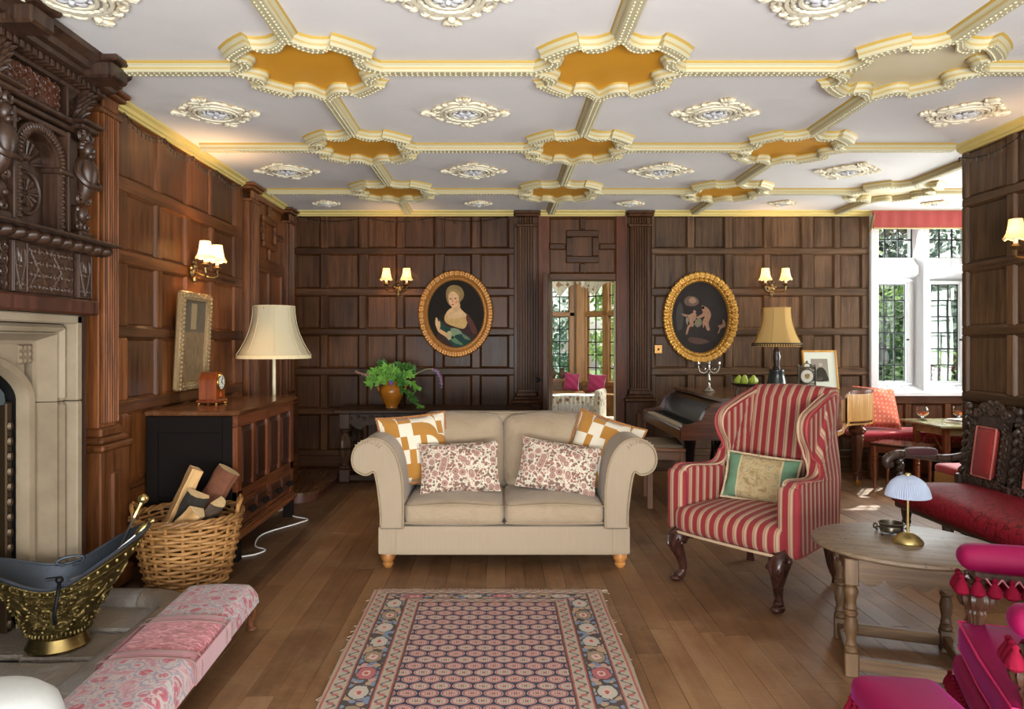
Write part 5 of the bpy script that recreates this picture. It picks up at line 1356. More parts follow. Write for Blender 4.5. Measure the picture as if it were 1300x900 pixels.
# ------------------------------------------------------------------ wall sconces
bulbm = bpy.data.materials.new('bulb_glow'); bulbm.use_nodes = True; bs_ = bulbm.node_tree.nodes['Principled BSDF']; bs_.inputs['Emission Color'].default_value = (1, .72, .38, 1); bs_.inputs['Emission Strength'].default_value = 6
cshade = shade_mat('sconce_silk', '#efd6a2', .16)
candle = plain('candle_sleeve', '#efe6cf', .6)
bronze = plain('aged_bronze', '#7a6440', .35, .85, var=.3)
def sconce(label, M_, spots=(-.105, .105), out_=.15, lit=True, power=9):
    s_ = thing('wall_sconce', label, 'wall lamp', M_ @ Vector((0, 0, 0)), 0, 'twin candle wall sconces'); R_ = M_.to_3x3().to_4x4()
    s_.matrix_world = M_
    k = MB(); k.ball((0, .02, -.02), (.045, .022, .05), 12, 7); k.ball((0, .035, .02), (.022, .02, .022), 8, 5); k.ball((0, .03, -.075), (.02, .018, .024), 8, 5); k.ball((0, .03, -.105), .010, 8, 5)
    for sg in (1, -1): k.ball((sg*.04, .025, 0), (.022, .016, .018), 8, 5); k.ball((sg*.018, .03, .05), .013, 8, 5)
    k.build('backplate', bronze, s_)
    for x in spots:
        a = MB(); a.tube(spline([(0, .03, -.02), (x*.4, out_*.75, -.055), (x*.9, out_*1.0, -.045), (x, out_, -.005), (x, out_, .02)], 6), .007, 7); a.lathe([(.008, .0), (.024, .012), (.032, .022), (.018, .026), (.015, .036)], 14, c=(x, out_, 0)); ar = a.build('arm', bronze, s_)
        MB().lathe([(.0125, .03), (.0125, .085), (0, .086)], 12, c=(x, out_, 0)).build('candle_tube', candle, ar)
        MB().lathe([(.006, .086), (.013, .105), (.011, .125), (.002, .145)], 10, c=(x, out_, 0)).build('bulb', bulbm, ar)
        sh = MB(); N = 28
        def rg_(r, z, sc): return [(x+r*cos(2*pi*i/N)*(1+sc*cos(7*2*pi*i/N)), out_+r*sin(2*pi*i/N)*(1+sc*cos(7*2*pi*i/N)), z+(.006*cos(7*2*pi*i/N) if sc else 0)) for i in range(N)]
        sh.rings([rg_(.064, .066, .02), rg_(.060, .075, .01), rg_(.050, .10, 0), rg_(.041, .14, 0), rg_(.036, .185, 0)]); so_ = sh.build('shade', cshade, s_, smooth=60)
        MB().tube(rg_(.0645, .066, .02), .003, 5, closed=True).build('shade_trim', bpy.data.materials['cream_band'], so_)
        if lit:
            l = light('sconce_light', 'POINT', M_ @ Vector((x, out_, .12)), (0, 0, 0), power, (1, .62, .30), shadow_soft_size=.02)
MBK = Matrix.Translation((bx(506), 7.5, 1.945)) @ Matrix.Rotation(pi, 4, 'Z')
sconce('twin wall sconce with cream shades beside the portrait of a lady', MBK)
sconce('twin candle wall sconce with cream shades above the table lamp on the back wall', Matrix.Translation((bx(977.5), 7.5, 1.945)) @ Matrix.Rotation(pi, 4, 'Z'))
sconce('twin candle wall sconce with cream shades on the left wall above the tall picture', Matrix.Translation((-2.2, 5.06, 1.88)) @ Matrix.Rotation(-pi/2, 4, 'Z'), power=26)
sconce('cream shaded wall sconce on the right hand panelled partition', Matrix.Translation((3.29, 4.2, 1.92)) @ Matrix.Rotation(pi/2, 4, 'Z'))
# ------------------------------------------------------------------ brass switch plate, fairy lights
sw = thing('light_switch', 'small square brass light switch on the panelling left of the oval painting', 'switch', (1.683, 7.472, 1.29))
MB().cb(-.04, .04, -.006, 0, -.045, .045, .004).build('plate', plain('switch_brass', '#b98a4c', .35, .7), sw, smooth=0, fixn=True); MB().lathe([(.012, 0), (.012, .008), (.006, .018), (0, .02)], 12, m=TR(0, -.005, 0, pi/2)).build('toggle', iron, sw)
def fairy(label, pts, n):
    t_ = thing('string_lights', label, 'fairy lights', (0, 0, 0)); path = []
    for i in range(len(pts)-1):
        a, b = Vector(pts[i]), Vector(pts[i+1])
        for j in range(10):
            u = j/10; p = a+(b-a)*u; p.z -= .05*4*u*(1-u); path.append(p)
    path.append(Vector(pts[-1]))
    MB().tube(path, .003, 4).build('wire', iron, t_)
    m = MB(); L = len(path)
    for i in range(n):
        p = path[int(i*(L-1)/max(1, n-1))]; m.tube([p, p+Vector((0, 0, -.022))], [.004, .003], 5); m.ball(p+Vector((0, 0, -.026)), (.0045, .0045, .008), 5, 3)
    m.build('bulbs', plain('clear_bulb_'+str(n), '#4a4036', .3), t_, kind='stuff')
fairy('string of tiny clear lights looped along the top of the left wall panelling', [(-2.165, 4.1, 2.685), (-2.165, 4.6, 2.68), (-2.165, 5.03, 2.68), (-2.165, 5.45, 2.68), (-2.165, 5.95, 2.68)], 40)
fairy('string of tiny clear lights along the top of the back wall', [(-2.1, 7.46, 2.69), (-1.4, 7.46, 2.68), (-.7, 7.46, 2.68), (.1, 7.46, 2.69)], 44)
fairy('string of tiny clear lights along the top of the right partition', [(3.25, 5.0, 2.66), (3.25, 4.4, 2.65), (3.25, 3.7, 2.66)], 26)
# ------------------------------------------------------------------ open door leaf of the doorway, and its lining
d1 = struct(MB(TR(.545, 7.47, 0, 0, 0, radians(-98))).cb(0, .76, -.022, .022, .012, 2.02, .005).build('door_1', oak['z'], smooth=0, fixn=True))
for s_ in (-1, 1):
    for (a, b) in ((.08, .34), (.42, .68)):
        for (p, q2) in ((.12, .62), (.72, 1.25), (1.35, 1.92)):
            mm = MB(TR(.545, 7.47, 0, 0, 0, radians(-98))); mm.cb(a, b, *sorted((s_*.022, s_*.03)), p, q2, .006); mm.build('panel', oak['z'], d1, smooth=0, fixn=True)
m = MB(TR(.545, 7.47, 0, 0, 0, radians(-98)))
m.lathe([(.008, 0), (.008, .03), (.026, .045), (.024, .065), (0, .072)], 14, m=TR(.70, -.022, 1.0, pi/2)); m.cb(.67, .73, -.026, -.02, .93, 1.07, .003); m.build('door_knob', iron, d1)
struct(MB().cb(1.285, 1.312, 7.50, 7.92, 0, 2.04, .003).build('trim_7', plain('cream_jamb', '#e5e4cd', .5, var=.03), smooth=0, fixn=True))
struct(MB().cb(.50, 1.33, 7.53, 7.66, 2.02, 2.05, .003).build('trim_8', oak['x'], smooth=0, fixn=True))
# ------------------------------------------------------------------ wing armchair
def stripe(name, axis):
    def f(t):
        x, y, z = t.sep(t.co()); n = t.noise(t.co(), 150, 2); n3 = t.noise(t.co(), 5, 2)
        p = ((x if axis == 'x' else y)/.056+.22).fr()
        red, tan = rgb('#7f1c22'), rgb('#9f8468')
        c = t.ramp(p, [(0, red), (.46, rgb('#6c1c22')), (.49, tan), (.64, rgb('#8b5a4a')), (.70, rgb('#b2987a')), (.84, tan), (.93, rgb('#6c1c22')), (.96, red)], True)
        c = t.mix(n3*.25, c, rgb('#8a2c30')); t.out(c, .8, 0, n, .15, .001, Sheen_Weight=.05)
    return material(name, f)
stx, sty = stripe('stripe_across', 'x'), stripe('stripe_along', 'y')
tanp = plain('tan_piping', '#b59a7c', .8); redp = plain('red_piping', '#9d4340', .8)
wc = thing('wing_armchair', 'high backed wing armchair in red and tan stripes on carved cabriole legs', 'armchair', (1.48, 4.01, 0), radians(-51.9))
def tap(w_): return Vector((w_.x*(1-.16*max(0, (w_.y+.3))/.6), w_.y, w_.z))
m = MB(); m.rb(-.335, .335, -.36, .27, .275, .425, .05, 12, (.0, .02, .035), fn=tap); o = m.build('seat', stx, wc, smooth=60)
MB().tube([tap(Vector(p)) for p in spline([(-.33, -.1, .283), (-.33, -.32, .283), (-.29, -.36, .283), (0, -.372, .283), (.29, -.36, .283), (.33, -.32, .283), (.33, -.1, .283)], 5)], .008, 6).build('seat_piping', tanp, o)
side = spline([(-.27, .27), (-.305, .36), (-.31, .50), (-.305, .60), (-.27, .645), (-.18, .645), (-.06, .635), (.02, .65), (.055, .70), (.045, .77), (.0, .83), (-.02, .88), (-.012, .93), (.03, .97), (.12, 1.005), (.25, 1.05), (.375, 1.07), (.36, .9), (.325, .6), (.29, .27)], 4)
for sg in (1, -1):
    m = MB(); rings = []
    cen = (.05, .6)
    for (t_, ins) in ((0, .022), (.012, .006), (.03, 0), (.06, 0), (.078, .006), (.09, .022)):
        r_ = []
        for p in side:
            y, z = p.x, p.y; d = Vector((y-cen[0], z-cen[1])); L = d.length; f = (L-ins)/L
            y, z = cen[0]+d.x*f, cen[1]+d.y*f
            inner = .275-.055*max(0, (y+.05))/.35*(1 if y > -.05 else 0)+.02*max(0, (-.05-y))/.25
            flare = -.045*min(1, max(0, (z-.62))/.12)*(1-max(0, y)/.5)
            thin = .72 if z > .72 else 1.0+.15*max(0, -y)/.3
            r_.append((sg*(inner+flare+t_*thin), y, z))
        rings.append(r_)
    m.rings(rings); o = m.build('wing_border', stx, wc, smooth=50, fixn=True)
    for k in (0, 5): m = MB(); m.add(rings[k], [list(range(len(side)))]); m.build('wing_face', sty, o, smooth=0)
    m = MB(); m.rb(sg*.345-.062, sg*.345+.056, -.318, -.27, .275, .625, .022, 8, (.004, .006, .004)); m.build('arm_front', stx, o, smooth=60)
    for k in (1, 4): MB().tube(rings[k], .006, 6, closed=True).build('side_piping', tanp if k == 1 else redp, o)
m = MB(); rings = []
for (z, yf, yb, hw_) in ((.40, .20, .30, .245), (.6, .215, .335, .24), (.85, .255, .375, .245), (1.02, .29, .405, .25), (1.075, .305, .41, .245), (1.095, .33, .40, .235)):
    n = 10; r_ = []
    for i in range(n+1): u = -1+2*i/n; r_.append((u*hw_, yf-.03*(1-u*u)*(z < 1.05), z+.012*(1-u*u)*(z > 1)))
    for i in range(n+1): u = 1-2*i/n; r_.append((u*hw_, yb, z+.012*(1-u*u)*(z > 1)))
    rings.append(r_)
m.rings(rings, cap=(True, True)); o = m.build('backrest', stx, wc, smooth=50, fixn=True)
MB().b(-.26, .26, .20, .30, .27, .45).build('back_rail', stx, wc, smooth=0)
dwood = wood('cabriole_mahogany', '#1a0d0a', '#4a2a20', 'z', rough=.25, spread=.05)
for sg in (1, -1):
    k = MB(); x = sg*.30; y = -.315
    k.tube(spline([(x, y+.02, .285), (x+sg*.012, y-.02, .24), (x+sg*.014, y-.03, .20), (x-sg*.004, y-.005, .12), (x-sg*.006, y+.005, .06), (x+sg*.008, y-.02, .022)], 5), [.052, .056, .044, .027, .021, .030], 12)
    k.ball((x+sg*.012, y-.035, .02), (.034, .042, .02), 10, 6)
    for j in range(-2, 3): k.tube(spline([(x+sg*.012+j*.004, y-.045, .165), (x+sg*.016+j*.012, y-.066, .21), (x+sg*.012+j*.018, y-.058, .255)], 4), [.004, .011, .006], 6)
    for a in (-1, 1): k.ball((x+a*.055, y-.01+(.03 if a*sg < 0 else 0), .262), (.022, .02, .018), 8, 5); k.ball((x+a*.034, y-.045, .225), .014, 8, 5)
    k.build('front_leg', dwood, wc)
    k = MB(); k.tube(spline([(sg*.25, .25, .29), (sg*.255, .27, .2), (sg*.262, .29, .10), (sg*.268, .325, .04), (sg*.27, .335, .0)], 5), [.032, .027, .022, .022, .028], 8); k.build('rear_leg', dwood, wc)
# green tapestry cushion
def _tap(t):
    x, y, z = t.sep(t.co()); n = t.noise(t.co(), 26, 4, .6, 1.); ax = x.ab()
    c = t.ramp(n, [(.3, rgb('#7d6a44')), (.5, rgb('#a58f66')), (.7, rgb('#b7a682'))]); c = t.mix(n.gt(.6)*.6, c, rgb('#6f6a48'))
    g = t.mix(n, rgb('#4e6f55'), rgb('#6a8a6c')); c = t.mix(ax.gt(.115), c, g); c = t.mix((ax-.115).ab().lt(.005), c, rgb('#b2a37e'))
    t.out(c, .85, 0, n, .2, .003)
cushion('cushion', 'green velvet cushion with a faded tapestry centre on the striped armchair', material('tapestry_green', _tap), .40, .265, .13, (1.50, 4.06, .575), radians(-20), radians(-33), radians(4), None, ('fringe', plain('fringe_beige', '#bda888', .9, var=.2)), .011)
# ------------------------------------------------------------------ low round table with turned legs
twood = wood('table_oak', '#3e2a18', '#7d6040', 'z', rough=.5, spread=.08); twx = wood('table_oak_x', '#3e2a18', '#7d6040', 'x', rough=.5, spread=.08)
def _ttop(t):
    v = t.co(); n = t.noise(t.map(v, (.12, 1, 1)), 26, 5, .65, .5); n2 = t.noise(v, 4, 3); sp = t.noise(v, 40, 2)
    c = t.ramp(n*.7+n2*.3, [(.25, rgb('#4a3826')), (.5, rgb('#73604a')), (.75, rgb('#938270'))]); c = t.mix(sp.gt(.66)*.8, c, rgb('#2a2018'))
    t.out(c, t.math('MULTIPLY_ADD', n2, .3, .3), 0, n, .2, .003)
rt = thing('side_table', 'low round worn oak table on turned legs with a scalloped apron', 'table', (1.70, 3.0, 0), radians(-20))
m = MB(TR(.02, .03, 0)); m.lathe([(.0, .478), (.33, .478), (.345, .484), (.352, .492), (.348, .502), (.335, .506), (0, .506)], 56, m=Matrix.Diagonal((1.04, .95, 1, 1))); m.build('top', material('worn_table_top', _ttop), rt, smooth=30)
LX, LY = .21, .195
for sx in (-1, 1):
    for sy in (-1, 1):
        m = MB(); m.cb(-.026, .026, -.026, .026, .37, .478, .004, m=TR(sx*LX, sy*LY)); m.cb(-.026, .026, -.026, .026, .0, .095, .004, m=TR(sx*LX, sy*LY))
        m.lathe([(.02, .095), (.026, .10), (.026, .112), (.019, .12), (.024, .128), (.02, .136), (.018, .15), (.024, .175), (.027, .20), (.022, .225), (.019, .24), (.026, .248), (.026, .258), (.018, .266), (.025, .275), (.019, .285), (.018, .30), (.025, .33), (.028, .345), (.02, .36), (.024, .37)], 16, c=(sx*LX, sy*LY, 0)); m.build('leg', twood, rt, smooth=40, fixn=True)
def scallop(L, n=4):
    pts = [(-L, .478), (-L, .40)]
    for i in range(n):
        a, b = -L+2*L*i/n, -L+2*L*(i+1)/n
        for j in range(1, 6): u = j/6; pts.append((a+(b-a)*u, .40-.03*sin(pi*u)))
        pts.append((b, .40))
    return pts+[(L, .478)]
for sy in (-1, 1): MB().prism(scallop(LX-.026), -.01, .01, m=XZ(sy*LY)).build('apron', twx, rt, smooth=30)
for sx in (-1, 1): MB().prism(scallop(LY-.026), -.01, .01, m=TR(sx*LX, 0, 0, 0, 0, pi/2) @ XZ(0)).build('apron', twx, rt, smooth=30)
for sy in (-1, 1): MB().cb(-LX+.026, LX-.026, sy*LY-.016, sy*LY+.016, .025, .075, .003).build('stretcher', twx, rt, smooth=0, fixn=True)
for sx in (-1, 1): MB().cb(sx*LX-.016, sx*LX+.016, -LY+.026, LY-.026, .025, .075, .003).build('stretcher', twx, rt, smooth=0, fixn=True)
# small lamp with pleated dome shade
ml = thing('dome_lamp', 'small brass table lamp with a pleated pale blue dome shade on the round table', 'lamp', (1.735, 3.005, .506))
MB().lathe([(.058, 0), (.06, .004), (.056, .014), (.04, .03), (.02, .041), (.008, .045), (.0, .045)], 32).build('base', plain('satin_brass', '#b8a268', .35, .9), ml, smooth=60)
MB().lathe([(.0055, .04), (.0055, .28), (.012, .285), (.012, .292), (0, .296)], 12).build('stem', bpy.data.materials['satin_brass'], ml)
m = MB(); N = 120; pr = [(.084, .198), (.081, .214), (.074, .236), (.062, .257), (.045, .273), (.026, .283), (.014, .286)]
m.rings([[(r*(1+.05*(i % 2))*cos(2*pi*i/N), r*(1+.05*(i % 2))*sin(2*pi*i/N), z) for i in range(N)] for r, z in pr]); m.rings([[(r*.975*cos(2*pi*i/N), r*.975*sin(2*pi*i/N), z-.002) for i in range(N)] for r, z in pr[::-1]])
o = m.build('shade', shade_mat('pleated_blue', '#b9c3d6', .3), ml, smooth=20); MB().tube([(.084*cos(2*pi*i/48), .084*sin(2*pi*i/48), .198) for i in range(48)], .003, 5, closed=True).build('shade_trim', plain('blue_trim', '#a9b3c6', .8), o)
tr = thing('ornate_dish', 'small ornate metal trinket dish behind the dome lamp on the round table', 'dish', (1.745, 3.15, .506))
MB().lathe([(.03, .006), (.046, .010), (.050, .03), (.047, .036), (.054, .048), (.049, .05), (.042, .018), (0, .014)], 24, ripple=(.03, 6)).build('bowl', pewter, tr)
for i in range(4):
    a = i*pi/2+.5; MB().tube(spline([(.05*cos(a), .05*sin(a), .02), (.072*cos(a), .072*sin(a), .014), (.066*cos(a), .066*sin(a), .002)], 4), .005, 6).build('foot', pewter, tr)
for s_ in (-1, 1): MB().tube(spline([(s_*.06, 0, .02), (s_*.078, 0, .03), (s_*.075, 0, .046), (s_*.062, 0, .04)], 4), .004, 6).build('handle', pewter, tr)
# ------------------------------------------------------------------ carved settee with red panels against the right partition
def _dam(t):
    v = t.co(); x, y, z = t.sep(v); w_ = t.noise(v, 3, 2)
    cl = t.vor(t.xyz(x+w_*.05, y+w_*.05, z*.4), 24, 'DISTANCE_TO_EDGE'); n = t.noise(v, 22, 3, .6, 2.)
    c = t.mix((cl.lt(.05)), rgb('#8a1a2a'), rgb('#5c1018')); c = t.mix(n.gt(.55)*.5, c, rgb('#97222f'))  # thin crease lines darkened in the colour to stand for shade
    t.out(c, .65, 0, n*.5-(cl.lt(.055))*.6, .4, .006, Sheen_Weight=.0, Specular_IOR_Level=.2)
dam = material('red_damask', _dam)
redv = plain('red_chenille', '#8e211f', .85, var=.25, nscale=40, Sheen_Weight=.1)
maroon = plain('maroon_velvet', '#3d0f14', .7, var=.2, Sheen_Weight=.4)
ebony = wood('ebonised_oak', '#1a1310', '#54443a', 'z', rough=.3, spread=.05)
se = thing('settee', 'carved dark wood settee with red padded seat and barley twist back posts', 'settee', (0, 0, 0))
SY0, SY1 = 3.35, 4.80
m = MB(); m.rb(2.63, 3.20, SY0, SY1, .285, .415, .05, 16, (.02, .0, .035)); m.build('seat', dam, se, smooth=60)
MB().cb(2.66, 3.2, SY0+.03, SY1-.03, .255, .30, .01).build('seat_rail', ebony, se, smooth=0, fixn=True)
legp = [(.016, 0), (.022, .012), (.018, .03), (.016, .06), (.03, .075), (.046, .105), (.05, .125), (.034, .145), (.022, .155), (.03, .17), (.024, .185), (.03, .21), (.034, .262)]
for y in (SY1-.09, (SY0+SY1)/2+.2, SY0+.25): MB().lathe(legp, 16, c=(2.71, y, 0)).build('leg', ebony, se)
for y in (SY1-.08, SY0+.08): MB().cb(3.12, 3.18, y-.03, y+.03, 0, .27, .006).build('leg', ebony, se, smooth=0, fixn=True)
PX = lambda z: 3.13+(z-.40)*.13        # raked back
posts = [4.80, 4.34, 3.88, 3.42]
for y in posts:
    m = MB(); m.cb(-.028, .028, -.028, .028, .28, .47, .006, m=TR(PX(.38), y)); n = 60
    P_ = []; R_ = []
    for i in range(n+1):
        z = .47+.36*i/n; a = i/n*2*pi*6; P_.append((PX(z)+.010*cos(a), y+.010*sin(a), z)); R_.append(.020)
    m.tube(P_, R_, 8); m.ball((PX(.845), y, .845), (.028, .028, .018), 10, 6); m.lathe([(.02, .86), (.03, .875), (.022, .89), (.014, .90), (.024, .92), (.018, .945), (0, .955)], 12, c=(PX(.9), y, 0)); m.build('twist_post', ebony, se)
def carve(m, x, y, z, r, sg, th=.008, turns=1.4, a0=0):
    pts = []
    for i in range(16):
        f = i/15; a = a0+sg*f*turns*2*pi; q_ = r*(1-.8*f); pts.append((x(z+q_*sin(a))-.02, y+q_*cos(a), z+q_*sin(a)))
    m.tube(pts, th, 6)
for i in range(3):
    ya, yb = posts[i+1], posts[i]; ym = (ya+yb)/2
    fr2 = MB()
    for (a, b, p, q2) in ((ya+.035, ya+.115, .44, .86), (yb-.115, yb-.035, .44, .86), (ya+.035, yb-.035, .42, .49), (ya+.035, yb-.035, .80, .87)):
        vs = [(PX(z)+dx, y, z) for z in (p, q2) for y in (a, b) for dx in (-.016, .016)]; fr2.add(vs, [(0, 1, 3, 2), (4, 6, 7, 5), (0, 4, 5, 1), (2, 3, 7, 6), (0, 2, 6, 4), (1, 5, 7, 3)])
    for z in [.46+.045*j for j in range(9)]:
        for y in (ya+.075, yb-.075): carve(fr2, PX, y, z, .022, 1 if y < ym else -1, .007, 1.1, z*20); fr2.ball((PX(z)-.022, y+.02, z+.02), (.01, .012, .012), 6, 4)
    for j in range(8): carve(fr2, PX, ya+.06+j*(yb-ya-.12)/7, .455, .022, 1 if j % 2 else -1, .007)
    fo_ = fr2.build('carved_frame', ebony, se, smooth=40, fixn=True)
    cr = MB()
    pts = [(ya+.03, .86)]+[(ya+.03+(yb-ya-.06)*u, .88+.085*sin(pi*u)**.8+.012*sin(u*pi*6)) for u in [k/24 for k in range(25)]]+[(yb-.03, .86)]
    cr.prism(pts, -.014, .014, m=Matrix(((0, 0, 1, PX(.9)), (1, 0, 0, 0), (0, 1, 0, 0), (0, 0, 0, 1))))
    for (dy, z, r, s_) in ((-.12, .895, .03, 1), (.12, .895, .03, -1), (-.055, .925, .035, -1), (.055, .925, .035, 1), (0, .90, .022, 1), (-.085, .94, .02, 1), (.085, .94, .02, -1)): carve(cr, PX, ym+dy, z, r, s_, .010)
    for (dy, z) in ((0, .955), (-.03, .965), (.03, .965), (-.15, .90), (.15, .90)): cr.ball((PX(z)-.012, ym+dy, z), (.018, .02, .018), 8, 5)
    cr.build('crest', ebony, se, smooth=40, fixn=True)
    b_ = MB(); M3 = Matrix.Translation((PX(.645)-.012, ym, .645)) @ Matrix.Rotation(atan2(.13, 1), 4, 'Y')
    b_.rb(-.03, .012, -.088, .088, -.158, .158, .02, 8, (.012, 0, 0), m=M3); bo = b_.build('back_pad', redv, se, smooth=60)
    MB().tube([M3 @ Vector((-.024, a*.09, b*.160)) for a, b in ((-1, -1), (0, -1), (1, -1), (1, 0), (1, 1), (0, 1), (-1, 1), (-1, 0))], .007, 6, closed=True).build('braid', plain('pale_red_braid', '#b4655a', .8) if 'pale_red_braid' not in bpy.data.materials else bpy.data.materials['pale_red_braid'], bo)
for y, sg in ((SY1-.02, 1), (SY0+.06, -1)):
    m = MB(); m.tube(spline([(PX(.62), y, .60), (3.02, y, .575), (2.92, y, .585), (2.80, y, .60), (2.70, y, .605), (2.645, y, .59), (2.615, y, .56), (2.625, y, .535), (2.655, y, .54)], 6), [.022, .026, .026, .026, .028, .030, .030, .026, .02], 10)
    n = 30; m.tube([(2.71+.009*cos(i*.9), y+.009*sin(i*.9), .40+.19*i/n) for i in range(n+1)], .017, 8); a_ = m.build('arm', ebony, se)
    m = MB(); m.rb(2.74, 2.95, y-.038, y+.038, .595, .645, .024, 8, (0, 0, .006)); m.build('arm_pad', maroon, a_, smooth=60)
# ------------------------------------------------------------------ magenta velvet armchair and stool in the foreground
def _mag(t):
    v = t.co(); n = t.noise(v, 5, 3); n2 = t.noise(v, 90, 2)
    t.out(t.mix(n, rgb('#6c002e'), rgb('#86003f')), .65, 0, n2, .1, .002, Sheen_Weight=.2, Sheen_Roughness=.3, Sheen_Tint=(1, .1, .7, 1), Specular_IOR_Level=.25)
mag = material('magenta_velvet', _mag)
fringe_m = plain('crimson_tassel', '#6e0622', .85, var=.4, nscale=40, Specular_IOR_Level=.15); turned = wood('turned_walnut', '#1d120c', '#543827', 'z', rough=.35, spread=.05)
def tassel(m, x, y, z, s=1.):
    m.lathe([(.004*s, 0), (.009*s, -.006*s), (.007*s, -.014*s), (.012*s, -.022*s), (.021*s, -.04*s), (.023*s, -.052*s), (.012*s, -.062*s), (0, -.064*s)], 9, c=(x, y, z))
pa = thing('armchair', 'magenta velvet armchair with tasselled padded arms at the right foreground', 'armchair', (1.668, 1.907, 0), radians(-112.1))
m = MB(); m.rb(-.30, .30, -.315, .28, .355, .455, .025, 10, (.006, .006, .02)); o = m.build('seat_cushion', mag, pa, smooth=60)
for z in (.365, .448): MB().tube([(-.297, -.312, z), (0, -.318, z), (.297, -.312, z), (.30, 0, z), (.297, .277, z), (-.297, .277, z), (-.30, 0, z)], .004, 5, closed=True).build('piping', plain('magenta_piping', '#c21a5e', .6) if 'magenta_piping' not in bpy.data.materials else bpy.data.materials['magenta_piping'], o)
m = MB(); m.rb(-.31, .31, -.33, .28, .27, .352, .03, 8, (0, .01, .0)); m.build('seat_rail', mag, pa, smooth=60)
m = MB()
for i in range(22): tassel(m, -.30+.6*i/21, -.335, .285, .9)
for s_ in (-1, 1):
    for i in range(20): tassel(m, s_*.315, -.31+.58*i/19, .285, .9)
m.build('rail_fringe', fringe_m, pa, kind='stuff')
for sg in (1, -1):
    m = MB(); m.rb(sg*.285-.05, sg*.285+.05, -.315, .27, .625, .705, .038, 12, (.004, .004, .01)); a_ = m.build('arm_pad', mag, pa, smooth=60)
    MB().cb(sg*.285-.035, sg*.285+.035, -.28, .27, .60, .63, .006).build('arm_rail', turned, a_, smooth=0, fixn=True)
    m = MB()
    for i in range(13):
        for d in (-.047, .047): tassel(m, sg*.285+d, -.27+.54*i/12, .615, 1.)
    for i in range(3): tassel(m, sg*.285-.03+.03*i, -.31, .615, 1.05)
    m.build('arm_tassels', fringe_m, a_, kind='stuff')
    m = MB()
    for i in range(12):
        y = -.25+.52*i/12
        for d in (-.05, .05): m.tube([(sg*.285+d, y, .615), (sg*.285+d, y+.022, .585), (sg*.285+d, y+.044, .615)], .003, 4)
    m.build('arm_braid', plain('pink_braid', '#b06a72', .8) if 'pink_braid' not in bpy.data.materials else bpy.data.materials['pink_braid'], a_, kind='stuff')
    MB().lathe([(.022, .35), (.026, .40), (.022, .47), (.03, .49), (.026, .50), (.046, .515), (.052, .535), (.048, .555), (.034, .572), (.022, .58), (.03, .60)], 28, c=(sg*.285, -.265, 0), ripple=(.06, 14)).build('arm_support', turned, pa)
    MB().lathe([(.016, 0), (.026, .015), (.03, .03), (.022, .05), (.02, .12), (.026, .15), (.05, .17), (.056, .195), (.05, .225), (.034, .245), (.028, .28)], 28, c=(sg*.275, -.275, 0), ripple=(.06, 14)).build('leg', turned, pa)
    MB().tube([(sg*.25, .25, .3), (sg*.26, .31, 0)], [.028, .02], 8).build('leg', turned, pa)
m = MB(); m.rb(-.31, .31, .27, .38, .30, 1.05, .05, 10, (.0, .03, .01)); m.build('backrest', mag, pa, smooth=60)
ms = thing('footstool', 'small magenta velvet footstool with tassel fringe at the bottom of the picture', 'stool', (1.098, 1.79, 0), radians(-6))
m = MB(); m.rb(-.118, .118, -.24, .24, .32, .405, .03, 10, (.004, .004, .018)); m.build('seat', mag, ms, smooth=60)
m = MB()
for i in range(15):
    for s_ in (-1, 1): tassel(m, s_*.118, -.22+.44*i/14, .345, .8)
for i in range(8):
    for s_ in (-1, 1): tassel(m, -.105+.21*i/7, s_*.24, .345, .8)
m.build('fringe', fringe_m, ms, kind='stuff')
MB().cb(-.108, .108, -.23, .23, .28, .325, .006).build('frame', turned, ms, smooth=0, fixn=True)
for sx in (-1, 1):
    for sy in (-1, 1): MB().lathe([(.012, 0), (.018, .02), (.014, .06), (.022, .18), (.024, .285)], 14, c=(sx*.088, sy*.2, 0)).build('leg', turned, ms)
# ------------------------------------------------------------------ grand piano
pno = wood('piano_rosewood', '#2a140d', '#6d3f28', 'x', rough=.18, spread=.03, coat=.3); pnoz = wood('piano_rosewood_z', '#2a140d', '#6d3f28', 'z', rough=.18, spread=.03, coat=.3)
pnd = plain('piano_dark', '#1c0f0a', .32, var=.2, Specular_IOR_Level=.2); honey = wood('piano_honey', '#8a602f', '#b98a4c', 'z', rough=.25, spread=.03)
ivory_m = plain('ivory_keys', '#d8ceb4', .3, var=.04); ebk = plain('ebony_keys', '#0d0d0e', .25)
pi_ = thing('grand_piano', 'rosewood baby grand piano standing along the back wall behind the striped armchair', 'piano', (0, 0, 0))
curve = spline([(2.25, 5.48), (2.55, 5.54), (2.80, 5.80), (2.98, 6.12), (3.16, 6.38), (3.36, 6.47)], 6)
outl = [(1.74, 5.48)]+[(p.x, p.y) for p in curve]+[(3.46, 6.56), (3.48, 6.7), (3.46, 6.86), (3.38, 6.93), (1.74, 6.93)]
m = MB(); m.prism(outl, .625, .895); m.build('case', pno, pi_, smooth=30)
cxo, cyo = 2.4, 6.3
o2 = [(x+.022*math.copysign(1, x-cxo), y+.02*math.copysign(1, y-cyo)) for x, y in outl]
m = MB(); m.prism(o2, .897, .925); m.build('lid', pno, pi_, smooth=30)
m = MB(); m.prism([(x+.008*math.copysign(1, x-cxo), y+.008*math.copysign(1, y-cyo)) for x, y in outl], .608, .640); m.build('base_moulding', honey, pi_, smooth=30)
MB().prism([(3.08, 6.262), (3.16, 6.372), (3.36, 6.462), (3.462, 6.552), (3.486, 6.70), (3.464, 6.865), (3.40, 6.86), (3.40, 6.6), (3.2, 6.45)], .645, .89).build('tail_sunlit_skin', honey, pi_, smooth=20)  # paler skin on the tail: sunlight put into the wood colour
